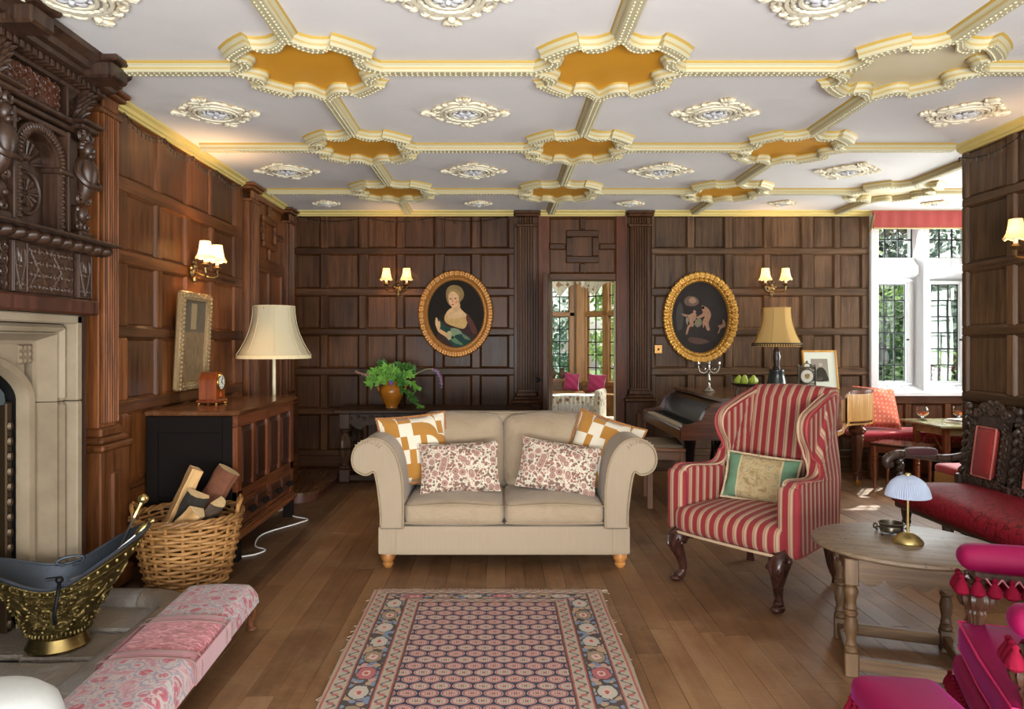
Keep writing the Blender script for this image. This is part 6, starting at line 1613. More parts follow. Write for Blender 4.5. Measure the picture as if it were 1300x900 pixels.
MB().cb(1.43, 1.76, 5.50, 6.91, .60, .655, .008).build('key_bed', pno, pi_, smooth=0, fixn=True)
MB().cb(1.405, 1.43, 5.50, 6.91, .60, .685, .006).build('key_slip', pno, pi_, smooth=0, fixn=True)
fb = [(1.60, .70), (1.615, .80), (1.66, .87), (1.745, .897), (1.745, .66), (1.60, .66)]
m = MB(); m.rings([[(x, 5.56, z) for x, z in fb], [(x, 6.85, z) for x, z in fb]], cap=(True, True)); m.build('fallboard', pnd, pi_, smooth=30, fixn=True)
chk = [(1.41, .60), (1.41, .70)]+[(p.x, p.y) for p in spline([(1.42, .715), (1.50, .725), (1.56, .75), (1.60, .82), (1.66, .875), (1.76, .90)], 5)]+[(1.76, .60)]
for y in (5.475, 6.86): MB().prism(chk, -.035, .035, m=XZ(y+.035)).build('cheek', pno, pi_, smooth=30)
kw = 1.29/52
for i in range(52): MB().b(1.435, 1.605, 5.56+i*kw+.0006, 5.56+(i+1)*kw-.0006, .66, .692).build('white_key', ivory_m, pi_, smooth=0)
for i in range(51):
    if i % 7 in (0, 1, 3, 4, 5): MB().b(1.50, 1.605, 5.56+(i+1)*kw-.006, 5.56+(i+1)*kw+.006, .692, .704).build('black_key', ebk, pi_, smooth=0)
legq = [(.035, 0), (.03, .02), (.032, .05), (.04, .06), (.028, .075), (.032, .10), (.05, .30), (.062, .40), (.062, .42), (.05, .43), (.075, .455), (.08, .48), (.055, .50), (.06, .53), (.07, .61)]
for (x, y) in ((1.82, 5.66), (1.82, 6.74), (3.40, 6.72)):
    l_ = MB().lathe([(r, z+.06 if z > 0 else .06) for r, z in legq[:-1]]+[(.07, .615)], 8 if x < 3 else 20, c=(x, y, 0)).build('leg', pnoz if x > 3 else pnd, pi_, smooth=30)
    k = MB(); k.lathe([(.0, -.012), (.03, -.012), (.03, .012), (.0, .012)], 16, m=TR(x, y, .03, pi/2)); k.tube([(x, y, .03), (x, y, .065)], .014, 8); k.build('castor', brass, l_)
m = MB(); m.cb(1.88, 1.93, 6.08, 6.34, .14, .18, .006)
for y in (6.13, 6.29): m.tube(spline([(1.90, y, .17), (1.90, y+(y-6.21)*.35, .30), (1.90, y-(y-6.21)*.3, .45), (1.90, y, .61)], 5), .02, 8)
m.b(1.87, 1.94, 6.06, 6.36, .0, .001)
m.build('pedal_lyre', pnd, pi_)
for y in (6.17, 6.25): MB().cb(1.80, 1.89, y-.012, y+.012, .06, .072, .003).build('pedal', brass, pi_, smooth=0, fixn=True)
# piano bench
bw = wood('bench_wood', '#5a3820', '#946640', 'x', rough=.35); bwz = wood('bench_wood_z', '#5a3820', '#946640', 'z', rough=.35)
pb = thing('piano_stool', 'plain wooden piano bench with a padded seat by the keyboard', 'bench', (1.40, 6.02, 0), radians(-8))
MB().cb(-.155, .155, -.27, .27, .47, .50, .006).build('seat_frame', bw, pb, smooth=0, fixn=True)
m = MB(); m.rb(-.14, .14, -.25, .25, .49, .525, .016, 8, (0, 0, .008)); m.build('pad', plain('bench_pad', '#857560', .8), pb, smooth=60)
for y in (-.24, .24): MB().cb(-.12, .12, y-.012, y+.012, .40, .47, .003).build('rail', bw, pb, smooth=0, fixn=True)
for x in (-.13, .13): MB().cb(x-.012, x+.012, -.22, .22, .40, .47, .003).build('rail', bw, pb, smooth=0, fixn=True)
for x in (-.13, .13):
    for y in (-.24, .24): MB().cb(x-.022, x+.022, y-.022, y+.022, 0, .47, .004).build('leg', bwz, pb, smooth=0, fixn=True)
# things on the piano
TOP = .925
silver = plain('silver', '#b9b6ae', .22, .95, var=.1)
cb_ = thing('candelabra', 'tall silver three branched candelabra on the keyboard end of the piano', 'candelabra', (1.86, 6.27, TOP))
MB().lathe([(.055, 0), (.057, .006), (.045, .02), (.022, .035), (.012, .05), (.010, .09), (.015, .10), (.009, .115), (.008, .18), (.014, .19), (.008, .20), (.008, .235), (.016, .245), (.013, .262)], 20).build('stem', silver, cb_)
for s_ in (-1, 1):
    m = MB(); m.tube(spline([(0, 0, .195), (s_*.035, 0, .165), (s_*.075, 0, .175), (s_*.092, 0, .215), (s_*.092, 0, .235)], 6), .005, 6); m.tube([(s_*(.045+.022*(1-q/12)*cos(q*.8)), 0, .20+.022*(1-q/12)*sin(q*.8)) for q in range(11)], .004, 5); m.lathe([(.006, .232), (.022, .24), (.012, .246), (.012, .262)], 12, c=(s_*.092, 0, 0)); m.build('branch', silver, cb_)
fd = thing('fruit_dish', 'dark three legged wooden fruit dish on the piano top', 'dish', (2.02, 5.80, TOP))
MB().lathe([(0, .072), (.06, .072), (.105, .085), (.122, .10), (.116, .102), (.10, .09), (.05, .08), (0, .08)], 28).build('bowl', ebony, fd)
for i in range(3):
    a = 2*pi*i/3+.6; MB().tube([(.05*cos(a), .05*sin(a), .076), (.07*cos(a), .07*sin(a), .03), (.072*cos(a), .072*sin(a), 0)], [.012, .009, .012], 8).build('leg', ebony, fd)
pear_m = plain('green_pear', '#9aad3a', .4, var=.18, nscale=14)
for i, (x, y, rz, lab) in enumerate(((-.07, -.01, .3, 'green pear at the left of the dark fruit dish'), (-.02, -.045, -.2, 'green pear second from the left in the fruit dish'), (.035, -.04, .5, 'green pear second from the right in the fruit dish'), (.075, .0, -.4, 'green pear at the right of the dark fruit dish'), (0, .05, .1, 'green pear behind the others in the fruit dish'))):
    pr_ = thing('pear', lab, 'fruit', (2.02+x, 5.80+y, TOP+.088), rz, 'pears in the fruit dish'); pr_.rotation_euler = (radians(8), radians(8*(-1)**i), rz)
    MB().lathe([(.004, 0), (.02, .004), (.031, .02), (.033, .034), (.027, .05), (.017, .064), (.012, .074), (.006, .08), (0, .081)], 16).build('flesh', pear_m, pr_); MB().tube([(0, 0, .079), (.002, 0, .092), (.007, 0, .104)], .0022, 5).build('stalk', bark, pr_)
gold_sh = shade_mat('gold_silk', '#d9b878', .4); goldband = plain('gold_band', '#b98f4e', .8); blackband = plain('black_braid', '#2a241c', .8)
tl_ = thing('table_lamp', 'table lamp with gold bell shade and dark turned base on the piano', 'lamp', (2.47, 6.30, TOP), .2)
shd = bell_shade(tl_, .205, .118, .315, gold_sh, goldband, 8, .425)
MB().tube([(.207*cos(2*pi*i/48), .207*sin(2*pi*i/48), .424) for i in range(48)], .006, 6, closed=True).build('black_trim', blackband, shd)
m = MB()
for i in range(60): a = 2*pi*i/60; m.ball((.207*cos(a), .207*sin(a), .408), (.007, .007, .009), 5, 4)
m.build('bobble_trim', blackband, shd, kind='stuff')
dkm = plain('dark_pottery', '#2d3230', .25, var=.3)
MB().lathe([(.085, 0), (.09, .01), (.086, .04), (.076, .10), (.062, .17), (.066, .178), (.064, .19), (.03, .20)], 24).build('base', dkm, tl_)
MB().lathe([(.03, .19), (.034, .21), (.024, .225), (.028, .27), (.036, .31), (.026, .335), (.03, .355), (.022, .37), (.012, .42), (.012, .62)], 18).build('stem', ebony, tl_)
m = MB(); m.tube([(-.118, 0, .74), (0, 0, .735), (.118, 0, .74)], .003, 5); m.tube([(0, 0, .60), (0, 0, .74)], .004, 6); m.build('harp', brass, tl_)
ph = thing('photo_frame', 'gilt framed sepia photograph of a seated figure on the piano', 'picture', (2.985, 6.55, TOP), radians(4))
ph.rotation_euler = (radians(-9), 0, radians(4))
gwood = wood('frame_gold_wood', '#9a6a24', '#c9994e', 'z', rough=.35)
for (a, b, p, q2) in ((-.165, -.148, 0, .365), (.148, .165, 0, .365), (-.148, .148, 0, .017), (-.148, .148, .348, .365)): MB().cb(a, b, -.012, .008, p, q2, .003).build('frame_bar', gwood, ph, smooth=0, fixn=True)
mt_ = MB().b(-.148, .148, -.004, .004, .017, .348).build('mount', plain('mount_card', '#d5d8c8', .8, var=.03), ph, smooth=0)
MB().b(-.085, .075, -.0055, -.004, .07, .285).build('photograph', plain('sepia', '#8f8576', .6, var=.2, nscale=14), mt_, smooth=0)
for nm, poly, col in (('coat', [(-.06, .08), (-.055, .14), (-.03, .19), (.01, .205), (.045, .18), (.065, .12), (.065, .08)], '#3b352d'), ('face', [(-.008, .205), (-.012, .235), (.005, .25), (.022, .235), (.018, .205)], '#b3a793'), ('beard', [(-.01, .215), (-.008, .195), (.006, .185), (.02, .197), (.02, .215), (.005, .21)], '#57503f'), ('papers', [(-.05, .10), (-.02, .12), (.02, .105), (-.01, .085)], '#b0a58f')): 
    o = flat(mt_, nm, poly, col, .0056)
MB().cb(-.02, .02, .01, .09, 0, .012, .002).build('strut', gwood, ph, smooth=0, fixn=True)
mc = thing('filigree_clock', 'small filigree metal clock in front of the framed photograph', 'clock', (2.765, 6.36, TOP)); mc.scale = (1.08, 1.08, 1.14)
m = MB(); zc = .115
for (a, b, p, q2) in ((-.075, -.066, 0, .19), (.066, .075, 0, .19), (-.075, .075, 0, .010), (-.066, .066, .183, .19)): m.cb(a, b, -.008, .008, p, q2, .002)
for i in range(5):
    for j in range(6):
        x, z = -.052+.026*i, .025+.03*j
        if hypot(x, z-zc) > .052:
            for s_ in (1, -1): m.tube([(x+s_*.012*(1-k_/9)*cos(k_*.9), 0, z+.012*(1-k_/9)*sin(k_*.9)) for k_ in range(8)], .003, 4)
m.tube([(.056*cos(2*pi*i/32), 0, zc+.056*sin(2*pi*i/32)) for i in range(32)], .006, 6, closed=True)
for (x, z) in ((-.066, .195), (.066, .195), (-.033, .20), (.033, .20), (0, .225)): m.ball((x, 0, z), (.01, .008, .014), 8, 5)
m.tube(spline([(-.066, 0, .19), (-.03, 0, .205), (0, 0, .222), (.03, 0, .205), (.066, 0, .19)], 5), .004, 5)
m.build('filigree', pewter, mc); MB().lathe([(.05, 0), (.05, .008), (0, .008)], 28, m=TR(0, .002, zc, pi/2)).build('dial', bpy.data.materials['dial_white'], mc)
MB().lathe([(.022, 0), (.022, .003), (0, .003)], 20, m=TR(0, -.006, zc, pi/2)).build('dial_centre', plain('dial_gold', '#a58b55', .4), mc)
m = MB(); m.b(-.0015, .0015, -.011, -.0095, 0, .032, m=Matrix.Translation((0, 0, zc)) @ Matrix.Rotation(.9, 4, 'Y')); m.b(-.002, .002, -.011, -.0095, 0, .022, m=Matrix.Translation((0, 0, zc)) @ Matrix.Rotation(-1.2, 4, 'Y')); m.build('hands', iron, mc, smooth=0)
# ------------------------------------------------------------------ window_1 : white stone mullions, leaded panes
wn1 = struct(MB().cb(3.92, 4.01, 7.47, 7.72, .82, 2.72, .01).build('window_1', whitepaint, smooth=0, fixn=True))
FY0, FY1 = 7.50, 7.72
def wpart(nm, x0, x1, y0, y1, z0, z1, c=.012): return MB().cb(x0, x1, y0, y1, z0, z1, c).build(nm, whitepaint, wn1, smooth=0, fixn=True)
LT = [(4.01, 4.45), (4.61, 5.02)]
wpart('jamb', 5.02, 5.10, FY0, FY1, .82, 2.72)
m = MB(); pr = [(4.45, 7.64), (4.475, 7.60), (4.495, 7.54), (4.50, 7.505), (4.56, 7.505), (4.565, 7.54), (4.585, 7.60), (4.61, 7.64), (4.61, 7.72), (4.45, 7.72)]
m.rings([[(x, y, .84) for x, y in pr], [(x, y, 2.72) for x, y in pr]], cap=(True, True)); m.build('mullion', whitepaint, wn1, smooth=0, fixn=True)
for (a, b) in LT:
    m = MB(); pz = [(7.70, 2.27), (7.62, 2.27), (7.54, 2.19), (7.51, 2.17), (7.51, 2.09), (7.56, 2.06), (7.70, 2.02)]
    m.rings([[(a, y, z) for y, z in pz], [(b, y, z) for y, z in pz]], cap=(True, True)); m.build('transom', whitepaint, wn1, smooth=0, fixn=True)
wpart('lintel', 3.92, 5.10, FY0, FY1, 2.66, 2.74)
m = MB(); pz = [(7.70, .92), (7.60, .90), (7.49, .835), (7.44, .83), (7.44, .80), (7.70, .80)]
m.rings([[(3.92, y, z) for y, z in pz], [(5.14, y, z) for y, z in pz]], cap=(True, True)); m.build('sill', whitepaint, wn1, smooth=0, fixn=True)
for (a, b) in LT:
    for k in range(3):
        w_ = (b-a)/3; mm = MB(); mm.add([(a+k*w_+.005, 7.60, .905), (a+(k+1)*w_-.005, 7.60, .905), (a+(k+1)*w_-.005, 7.50, .848), (a+k*w_+.005, 7.50, .848), (a+k*w_+.005, 7.60, .895), (a+(k+1)*w_-.005, 7.60, .895), (a+(k+1)*w_-.005, 7.50, .838), (a+k*w_+.005, 7.50, .838)], [(3, 2, 1, 0), (0, 1, 5, 4), (2, 3, 7, 6), (1, 2, 6, 5), (3, 0, 4, 7)]); mm.build('sill_tile', whitepaint, wn1, smooth=0, fixn=True)
# casement frames of the lower lights
for (a, b) in LT:
    for (x0, x1, z0, z1) in ((a, a+.025, .92, 2.02), (b-.075, b, .92, 2.02), (a+.025, b-.075, .92, .945), (a+.025, b-.075, 1.985, 2.02)): wpart('casement_frame', x0, x1, 7.60, 7.66, z0, z1, .006)
    MB().cb(b-.085, b-.06, 7.575, 7.60, 1.38, 1.40, .003).build('casement_latch', iron, wn1, smooth=0, fixn=True)
pane_d = {}
def leaded(win, M_, a, b, z0, z1, nx, nz):
    pw, phh = (b-a)/nx, (z1-z0)/nz
    for i in range(nx):
        for j in range(nz):
            k = (round(pw, 3), round(phh, 3))
            if k not in pane_d: o = MB().b(.004, pw-.004, -.0015, .0015, .004, phh-.004).build('pane', glass, win, smooth=0); pane_d[k] = o.data
            else: o = bpy.data.objects.new('pane', pane_d[k]); C.objects.link(o); o.parent = win
            o.matrix_world = M_ @ Matrix.Translation((a+i*pw, 0, z0+j*phh)) @ Matrix.Rotation(rp.uniform(-.012, .012), 4, 'Z')
    m = MB(M_)
    for i in range(nx+1): m.b(a+i*pw-.007, a+i*pw+.007, -.005, .005, z0, z1)
    for j in range(nz+1): m.b(a, b, -.005, .005, z0+j*phh-.007, z0+j*phh+.007)
    m.build('leading', lead, win, smooth=0)
G1 = Matrix.Translation((0, 7.64, 0))
for (a, b) in LT:
    leaded(wn1, G1, a+.025, b-.075, .945, 1.985, 3, 6); leaded(wn1, G1, a, b, 2.27, 2.66, 3, 2)
# side window of the alcove
wn3 = struct(MB().cb(5.31, 5.44, 5.35, 5.43, .8, 2.6, .01).build('window_3', whitepaint, smooth=0, fixn=True))
for (y0, y1, z0, z1) in ((6.97, 7.05, .8, 2.6), (6.14, 6.26, .8, 2.6), (5.43, 6.97, .8, .88), (5.43, 6.97, 2.0, 2.1)): MB().cb(5.31, 5.44, y0, y1, z0, z1, .01).build('frame', whitepaint, wn3, smooth=0, fixn=True)
G3 = Matrix(((0, 1, 0, 5.38), (1, 0, 0, 0), (0, 0, 1, 0), (0, 0, 0, 1)))
for (a, b) in ((5.43, 6.14), (6.26, 6.97)): leaded(wn3, G3, a, b, .88, 2.0, 4, 6)
# pelmet
pl = thing('pelmet', 'red velvet pelmet with a tasselled end across the top of the window', 'pelmet', (0, 0, 0))
pelv = plain('pelmet_velvet', '#98352f', .75, var=.15, nscale=9, Sheen_Weight=.4)
m = MB(); n = 40
m.rings([[(3.92+1.35*i/n, 7.42+.004*sin(i*1.7), 2.74) for i in range(n+1)], [(3.92+1.35*i/n, 7.415+.004*sin(i*1.7+.5), 2.65) for i in range(n+1)], [(3.92+1.35*i/n, 7.41+.006*sin(i*1.7+1), 2.555) for i in range(n+1)], [(3.92+1.35*i/n, 7.425+.006*sin(i*1.7+1), 2.555) for i in range(n+1)], [(3.92+1.35*i/n, 7.435, 2.74) for i in range(n+1)]], closed=False); m.build('valance', pelv, pl, smooth=60)
MB().b(3.92, 5.27, 7.40, 7.42, 2.548, 2.562).build('gold_braid', plain('pelmet_braid', '#a98a52', .7), pl, smooth=0)
m = MB()
for i in range(9): m.tube([(3.93-.006*i, 7.41-.004*i, 2.70-.018*i), (3.90-.003*i, 7.40, 2.66-.018*i)], .010, 5)
m.build('end_cord', plain('pelmet_cord', '#7d6a3e', .8, var=.5), pl, kind='stuff')
# ------------------------------------------------------------------ window bench, red seat, cushions and tables
rw = wood('alcove_wood', '#4e2616', '#8c4e30', 'x', rough=.3); rwz = wood('alcove_wood_z', '#5a2c1a', '#9a5836', 'z', rough=.3)
wbn = thing('window_bench', 'long low wooden bench under the alcove window', 'bench', (0, 0, 0))
MB().cb(3.52, 5.22, 6.99, 7.42, .385, .42, .006).build('seat_board', rw, wbn, smooth=0, fixn=True)
MB().cb(3.58, 5.18, 7.02, 7.05, .32, .385, .004).build('rail', rw, wbn, smooth=0, fixn=True)
for x in (3.72, 4.4, 5.1):
    for y in (7.04, 7.36): MB().cb(x-.04, x+.04, y-.03, y+.03, 0, .385, .005).build('leg', rwz, wbn, smooth=0, fixn=True)
crim = plain('crimson_cotton', '#b0122c', .7, var=.15, nscale=10, Sheen_Weight=.4)
sc_ = thing('bench_cushion', 'long crimson squab cushion lying on the window bench', 'cushion', (0, 0, 0))
m = MB(); m.rb(3.50, 5.22, 6.97, 7.42, .422, .475, .025, 14, (0, 0, .012)); m.build('cover', crim, sc_, smooth=60)
m = MB()
for i in range(60): x = 3.51+1.7*i/59; m.tube([(x, 6.968, .43), (x+.004, 6.955, .405), (x, 6.962, .385)], .006, 4)
m.build('fringe', crim, sc_, kind='stuff')
def _coral(t):
    x, y, z = t.sep(t.co()); n = t.noise(t.co(), 60, 3); d = (((x*22).fr()-.5)*((x*22).fr()-.5)+((z*22).fr()-.5)*((z*22).fr()-.5)).sq()
    c = t.mix(n, rgb('#b04a35'), rgb('#c86a50')); c = t.mix(d.lt(.2)*.7, c, rgb('#dba586')); t.out(c, .85, 0, n, .15, .003)
cushion('cushion', 'large square coral cushion with pale dots at the piano end of the window bench', material('coral_dots', _coral), .44, .43, .15, (3.85, 7.22, .70), radians(-24), radians(6), radians(5), None, ('pipe', plain('coral_piping', '#b5573f', .8)), .005, .03)
# low square table in the sun
stb = thing('low_table', 'small low square mahogany table on thin turned legs in the sunlight', 'table', (3.725, 6.545, 0), radians(-49))
MB().cb(-.215, .215, -.185, .185, .405, .43, .006).build('top', wood('low_table_top', '#2c1610', '#5a3322', 'x', rough=.14), stb, smooth=0, fixn=True)
for y in (-.155, .155): MB().cb(-.17, .17, y-.01, y+.01, .345, .405, .003).build('apron', rw, stb, smooth=0, fixn=True)
for x in (-.185, .185): MB().cb(x-.01, x+.01, -.14, .14, .345, .405, .003).build('apron', rw, stb, smooth=0, fixn=True)
for x in (-.18, .18):
    for y in (-.15, .15): MB().lathe([(.010, 0), (.012, .02), (.009, .03), (.013, .12), (.018, .25), (.012, .265), (.019, .28), (.012, .295), (.018, .31), (.018, .405)], 12, c=(x, y, 0)).build('leg', rwz, stb)
# gaming table with drinks
gt = thing('square_table', 'plain square wooden table with straight legs in the window alcove', 'table', (4.47, 6.765, 0))
MB().cb(-.46, .46, -.33, .33, .575, .60, .006).build('top', wood('green_oak_top', '#5e5a3a', '#8f8a66', 'x', rough=.18), gt, smooth=0, fixn=True)
for y in (-.27, .19): MB().cb(-.37, .42, y-.012, y+.012, .50, .575, .004).build('apron', wood('pale_apron', '#6e5a38', '#a38d5e', 'x') if 'pale_apron' not in bpy.data.materials else bpy.data.materials['pale_apron'], gt, smooth=0, fixn=True)
for x in (-.37, .42): MB().cb(x-.012, x+.012, -.27, .19, .50, .575, .004).build('apron', bpy.data.materials['pale_apron'], gt, smooth=0, fixn=True)
for x in (-.37, .42):
    for y in (-.27, .19): MB().cb(x-.028, x+.028, y-.022, y+.022, 0, .575, .005).build('leg', rwz, gt, smooth=0, fixn=True)
for x in (-.37,):
    for s_ in (-1, 1): MB().tube([(x, -.04+s_*.21, .33), (x, -.04+s_*.03, .50)], .008, 6).build('brace', rwz, gt)
def _clear(t):
    b = t.n('ShaderNodeBsdfGlass'); b.inputs['Roughness'].default_value = .02; b.inputs['IOR'].default_value = 1.3; o = t.n('ShaderNodeOutputMaterial'); t.nt.links.new(b.outputs[0], o.inputs['Surface'])
clearg = material('clear_glass', _clear); brandy_m = plain('brandy', '#b5501a', .1, Transmission_Weight=.6)
def glass_(label, x, y):
    g_ = thing('brandy_glass', label, 'glass', (x, y, .60), 0, 'brandy glasses on the alcove table'); g_.scale = (1.25, 1.25, 1.2)
    MB().lathe([(.034, 0), (.034, .003), (.006, .006), (.005, .022), (.02, .03), (.042, .05), (.048, .072), (.042, .098), (.034, .11), (.0325, .11), (.040, .098), (.046, .072), (.040, .052), (.018, .033), (0, .03)], 24).build('bowl', clearg, g_); MB().lathe([(0, .034), (.018, .036), (.039, .054), (.0445, .07), (0, .0702)], 24).build('brandy', brandy_m, g_)
glass_('brandy glass with an inch of drink on the left part of the alcove table', 4.15, 6.94); glass_('brandy glass with an inch of drink beside the magazines on the alcove table', 4.53, 6.98)
for i, (x, y, z, rz, col, lab) in enumerate(((4.40, 6.68, .60, .2, '#d9d6c8', 'white magazine at the bottom of the pile on the alcove table'), (4.42, 6.70, .612, .1, '#33383a', 'black magazine in the middle of the pile on the alcove table'), (4.44, 6.69, .624, .28, '#d2cdbf', 'pale magazine on top of the pile on the alcove table'))):
    bk = thing('magazine', lab, 'magazine', (x, y, z), rz, 'magazines on the alcove table'); MB().b(-.15, .15, -.105, .105, .001, .010).build('pages', plain('paper_'+str(i), '#e6e3d8', .7), bk, smooth=0); MB().b(-.152, .152, -.107, .107, .010, .0115).build('cover', plain('cover_'+str(i), col, .3), bk, smooth=0)
rs = thing('red_stool', 'low box stool with a red padded top behind the end of the settee', 'stool', (3.80, 5.75, 0))
MB().cb(-.17, .17, -.16, .16, .16, .29, .006).build('box', wood('pale_box', '#8d6a3e', '#b99461', 'x'), rs, smooth=0, fixn=True); m = MB(); m.rb(-.175, .175, -.165, .165, .285, .355, .03, 8, (0, 0, .015)); m.build('pad', crim, rs, smooth=60)
for x in (-.13, .13):
    for y in (-.12, .12): MB().cb(x-.02, x+.02, y-.02, y+.02, 0, .165, .003).build('leg', rwz, rs, smooth=0, fixn=True)
# ------------------------------------------------------------------ room beyond the doorway
struct(MB().b(-.1, 2.6, 7.66, 10.2, -.08, -.004).build('floor_next_room', plank_m, smooth=0))
nr = plain('next_room_plaster', '#d9d5c4', .8, var=.03)
struct(MB().b(-.1, .0, 7.66, 10.0, 0, 2.6).build('wall_next_left', nr, smooth=0)); struct(MB().b(2.5, 2.6, 7.66, 8.4, 0, 2.6).build('wall_next_right', nr, smooth=0)); struct(MB().b(-.1, 2.6, 7.66, 10.1, 2.6, 2.7).build('ceiling_next_room', nr, smooth=0))
struct(MB().b(-.1, 1.2, 9.85, 10.0, 0, .80).build('wall_next_back', wood('oriel_oak', '#5d4326', '#8f6c42', 'x'), smooth=0))
goak = wood('golden_oak', '#7a5227', '#b98a50', 'z', rough=.4, spread=.1); goakx = wood('golden_oak_x', '#7a5227', '#b98a50', 'x', rough=.4, spread=.1)
wn2 = struct(MB().cb(-.1, 1.2, 9.84, 9.98, .80, .86, .008).build('window_2', goakx, smooth=0, fixn=True))
def op(nm, M_, x0, x1, z0, z1, mt, dd=.05): return MB(M_).cb(x0, x1, -dd, dd, z0, z1, .012).build(nm, mt, wn2, smooth=0, fixn=True)
W1 = Matrix.Translation((0, 9.90, 0)); ang = atan2(-.62, .62); W2 = Matrix.Translation((1.20, 9.88, 0)) @ Matrix.Rotation(ang, 4, 'Z')
for (a, b) in ((-.02, .10), (.52, .60), (.98, 1.06)): op('mullion', W1, a, b, .86, 2.45, goak)
op('corner_post', W1, 1.07, 1.20, .80, 2.5, goak, .09)
op('transom', W1, .0, 1.06, 1.72, 1.79, goakx); op('head', W1, 0, 1.2, 2.42, 2.5, goakx)
for (a, b) in ((.10, .52), (.60, .98)): leaded(wn2, W1, a, b, .86, 1.72, 3, 5); leaded(wn2, W1, a, b, 1.79, 2.42, 3, 3)
for (a, b) in ((.0, .06), (.33, .43), (.72, .82), (1.12, 1.24)): op('mullion', W2, a, b, .80, 2.45, goak)
op('transom', W2, 0, 1.2, 1.72, 1.79, goakx); op('head', W2, 0, 1.2, 2.42, 2.5, goakx); op('sill', W2, 0, 1.2, .76, .84, goakx, .08)
for (a, b) in ((.06, .33), (.43, .72), (.82, 1.12)): leaded(wn2, W2, a, b, .84, 1.72, 2, 5); leaded(wn2, W2, a, b, 1.79, 2.42, 2, 3)
struct(MB(W2).b(0, 1.9, -.05, .05, 0, .76).build('wall_next_oriel', goakx, smooth=0))
def _chintz(t):
    v = t.co(); a = t.vor(v, 12); b = t.vor(v, 26); c = t.mix(a.lt(.32), rgb('#e4dfcb'), rgb('#a98f6e')); c = t.mix(a.lt(.15), c, rgb('#9d5a5a')); c = t.mix(b.lt(.22)*.8, c, rgb('#7d8060')); t.out(c, .85)
chintz = material('floral_chintz', _chintz)
vl = thing('fabric_valance', 'floral scalloped fabric valance hanging above the oriel window beyond the door', 'valance', (0, 0, 0))
m = MB(); n = 64
def drop(x): return 1.98+.18*abs(sin(x*7.5))-.05*(sin(x*3.1+.5) > .6)
xs = [.45+1.2*i/n for i in range(n+1)]
yv = lambda x: 9.66 if x < 1.0 else 9.66-(x-1.0)*.85
m.rings([[(x, yv(x)+.012*sin(x*40), 2.45) for x in xs], [(x, yv(x)-.01+.014*sin(x*40), 2.3) for x in xs], [(x, yv(x)-.012+.016*sin(x*40), drop(x)) for x in xs], [(x, yv(x)+.012+.016*sin(x*40), drop(x)) for x in xs], [(x, yv(x)+.02, 2.45) for x in xs]], closed=False); m.build('swag', chintz, vl, smooth=60)
m = MB()
for x in (.72, 1.12, 1.5):
    m.lathe([(.02, 0), (.05, -.05), (.06, -.12), (.03, -.17), (0, -.2)], 12, c=(x, yv(x)-.04, 2.30))
m.build('jabot', chintz, vl, kind='stuff')
wt = thing('covered_table', 'table under a white fringed cloth in the room beyond the doorway', 'table', (0, 0, 0))
white_c = plain('white_cloth', '#e6e6e2', .85, var=.04)
MB().cb(.45, 1.30, 8.84, 9.22, .66, .69, .006).build('top', goakx, wt, smooth=0, fixn=True)
for x in (.5, 1.25):
    for y in (8.89, 9.17): MB().cb(x-.03, x+.03, y-.03, y+.03, 0, .66, .004).build('leg', goak, wt, smooth=0, fixn=True)
tc = thing('tablecloth', 'white patterned cloth with long fringe draped over the table beyond the doorway', 'tablecloth', (0, 0, 0))
m = MB(); m.b(.44, 1.31, 8.83, 9.23, .691, .698); m.build('cloth', white_c, tc, smooth=0)
m = MB(); n = 80; m.rings([[(.44+.87*i/n, 8.825, .695) for i in range(n+1)], [(.44+.87*i/n, 8.815+.012*sin(i*1.3), .60) for i in range(n+1)], [(.44+.87*i/n, 8.81+.02*sin(i*1.3), .56+.02*sin(i*.7)) for i in range(n+1)]], closed=False); m.build('drop', chintz, tc, smooth=60)
m = MB(); rq = random.Random(8)
for i in range(110): x = .44+.87*i/109; m.tube([(x, 8.808, .60), (x+rq.uniform(-.012, .012), 8.805, .5), (x+rq.uniform(-.015, .015), 8.808, .40+rq.uniform(-.02, .03))], .0055, 4)
m.build('fringe', white_c, tc, kind='stuff')
magc = plain('magenta_cushion', '#9c1250', .7, var=.15, Sheen_Weight=.5)
ws = thing('window_bench', 'golden oak window seat below the oriel window', 'seat', (0, 0, 0)); MB().cb(.1, 1.16, 9.50, 9.83, .0, .70, .01).build('box', goakx, ws, smooth=0, fixn=True)
cushion('cushion', 'magenta cushion on the window seat, left one of two beyond the doorway', magc, .21, .25, .09, (.99, 9.60, .83), radians(-16), radians(10), radians(8))
cushion('cushion', 'magenta cushion on the window seat, right one of two beyond the doorway', magc, .24, .25, .09, (1.30, 9.42, .82), radians(-14), radians(-18), radians(4))
ws2 = thing('window_bench', 'angled golden oak window seat on the right side of the oriel', 'seat', (0, 0, 0)); MB(W2).cb(.30, 1.1, -.36, -.1, 0, .69, .01).build('box', goakx, ws2, smooth=0, fixn=True)
fc = thing('dining_chair', 'high backed chair in floral upholstery beyond the doorway', 'chair', (1.42, 8.45, 0), radians(70))
m = MB(); m.rb(-.2, .2, -.2, .2, .38, .46, .03, 6); m.build('seat', chintz, fc, smooth=60)
m = MB(); m.rb(-.2, .2, .17, .25, .42, .80, .035, 6); m.build('backrest', chintz, fc, smooth=60)
for x in (-.17, .17):
    for y in (-.17, .17): MB().cb(x-.02, x+.02, y-.02, y+.02, 0, .385, .003).build('leg', goak, fc, smooth=0, fixn=True)
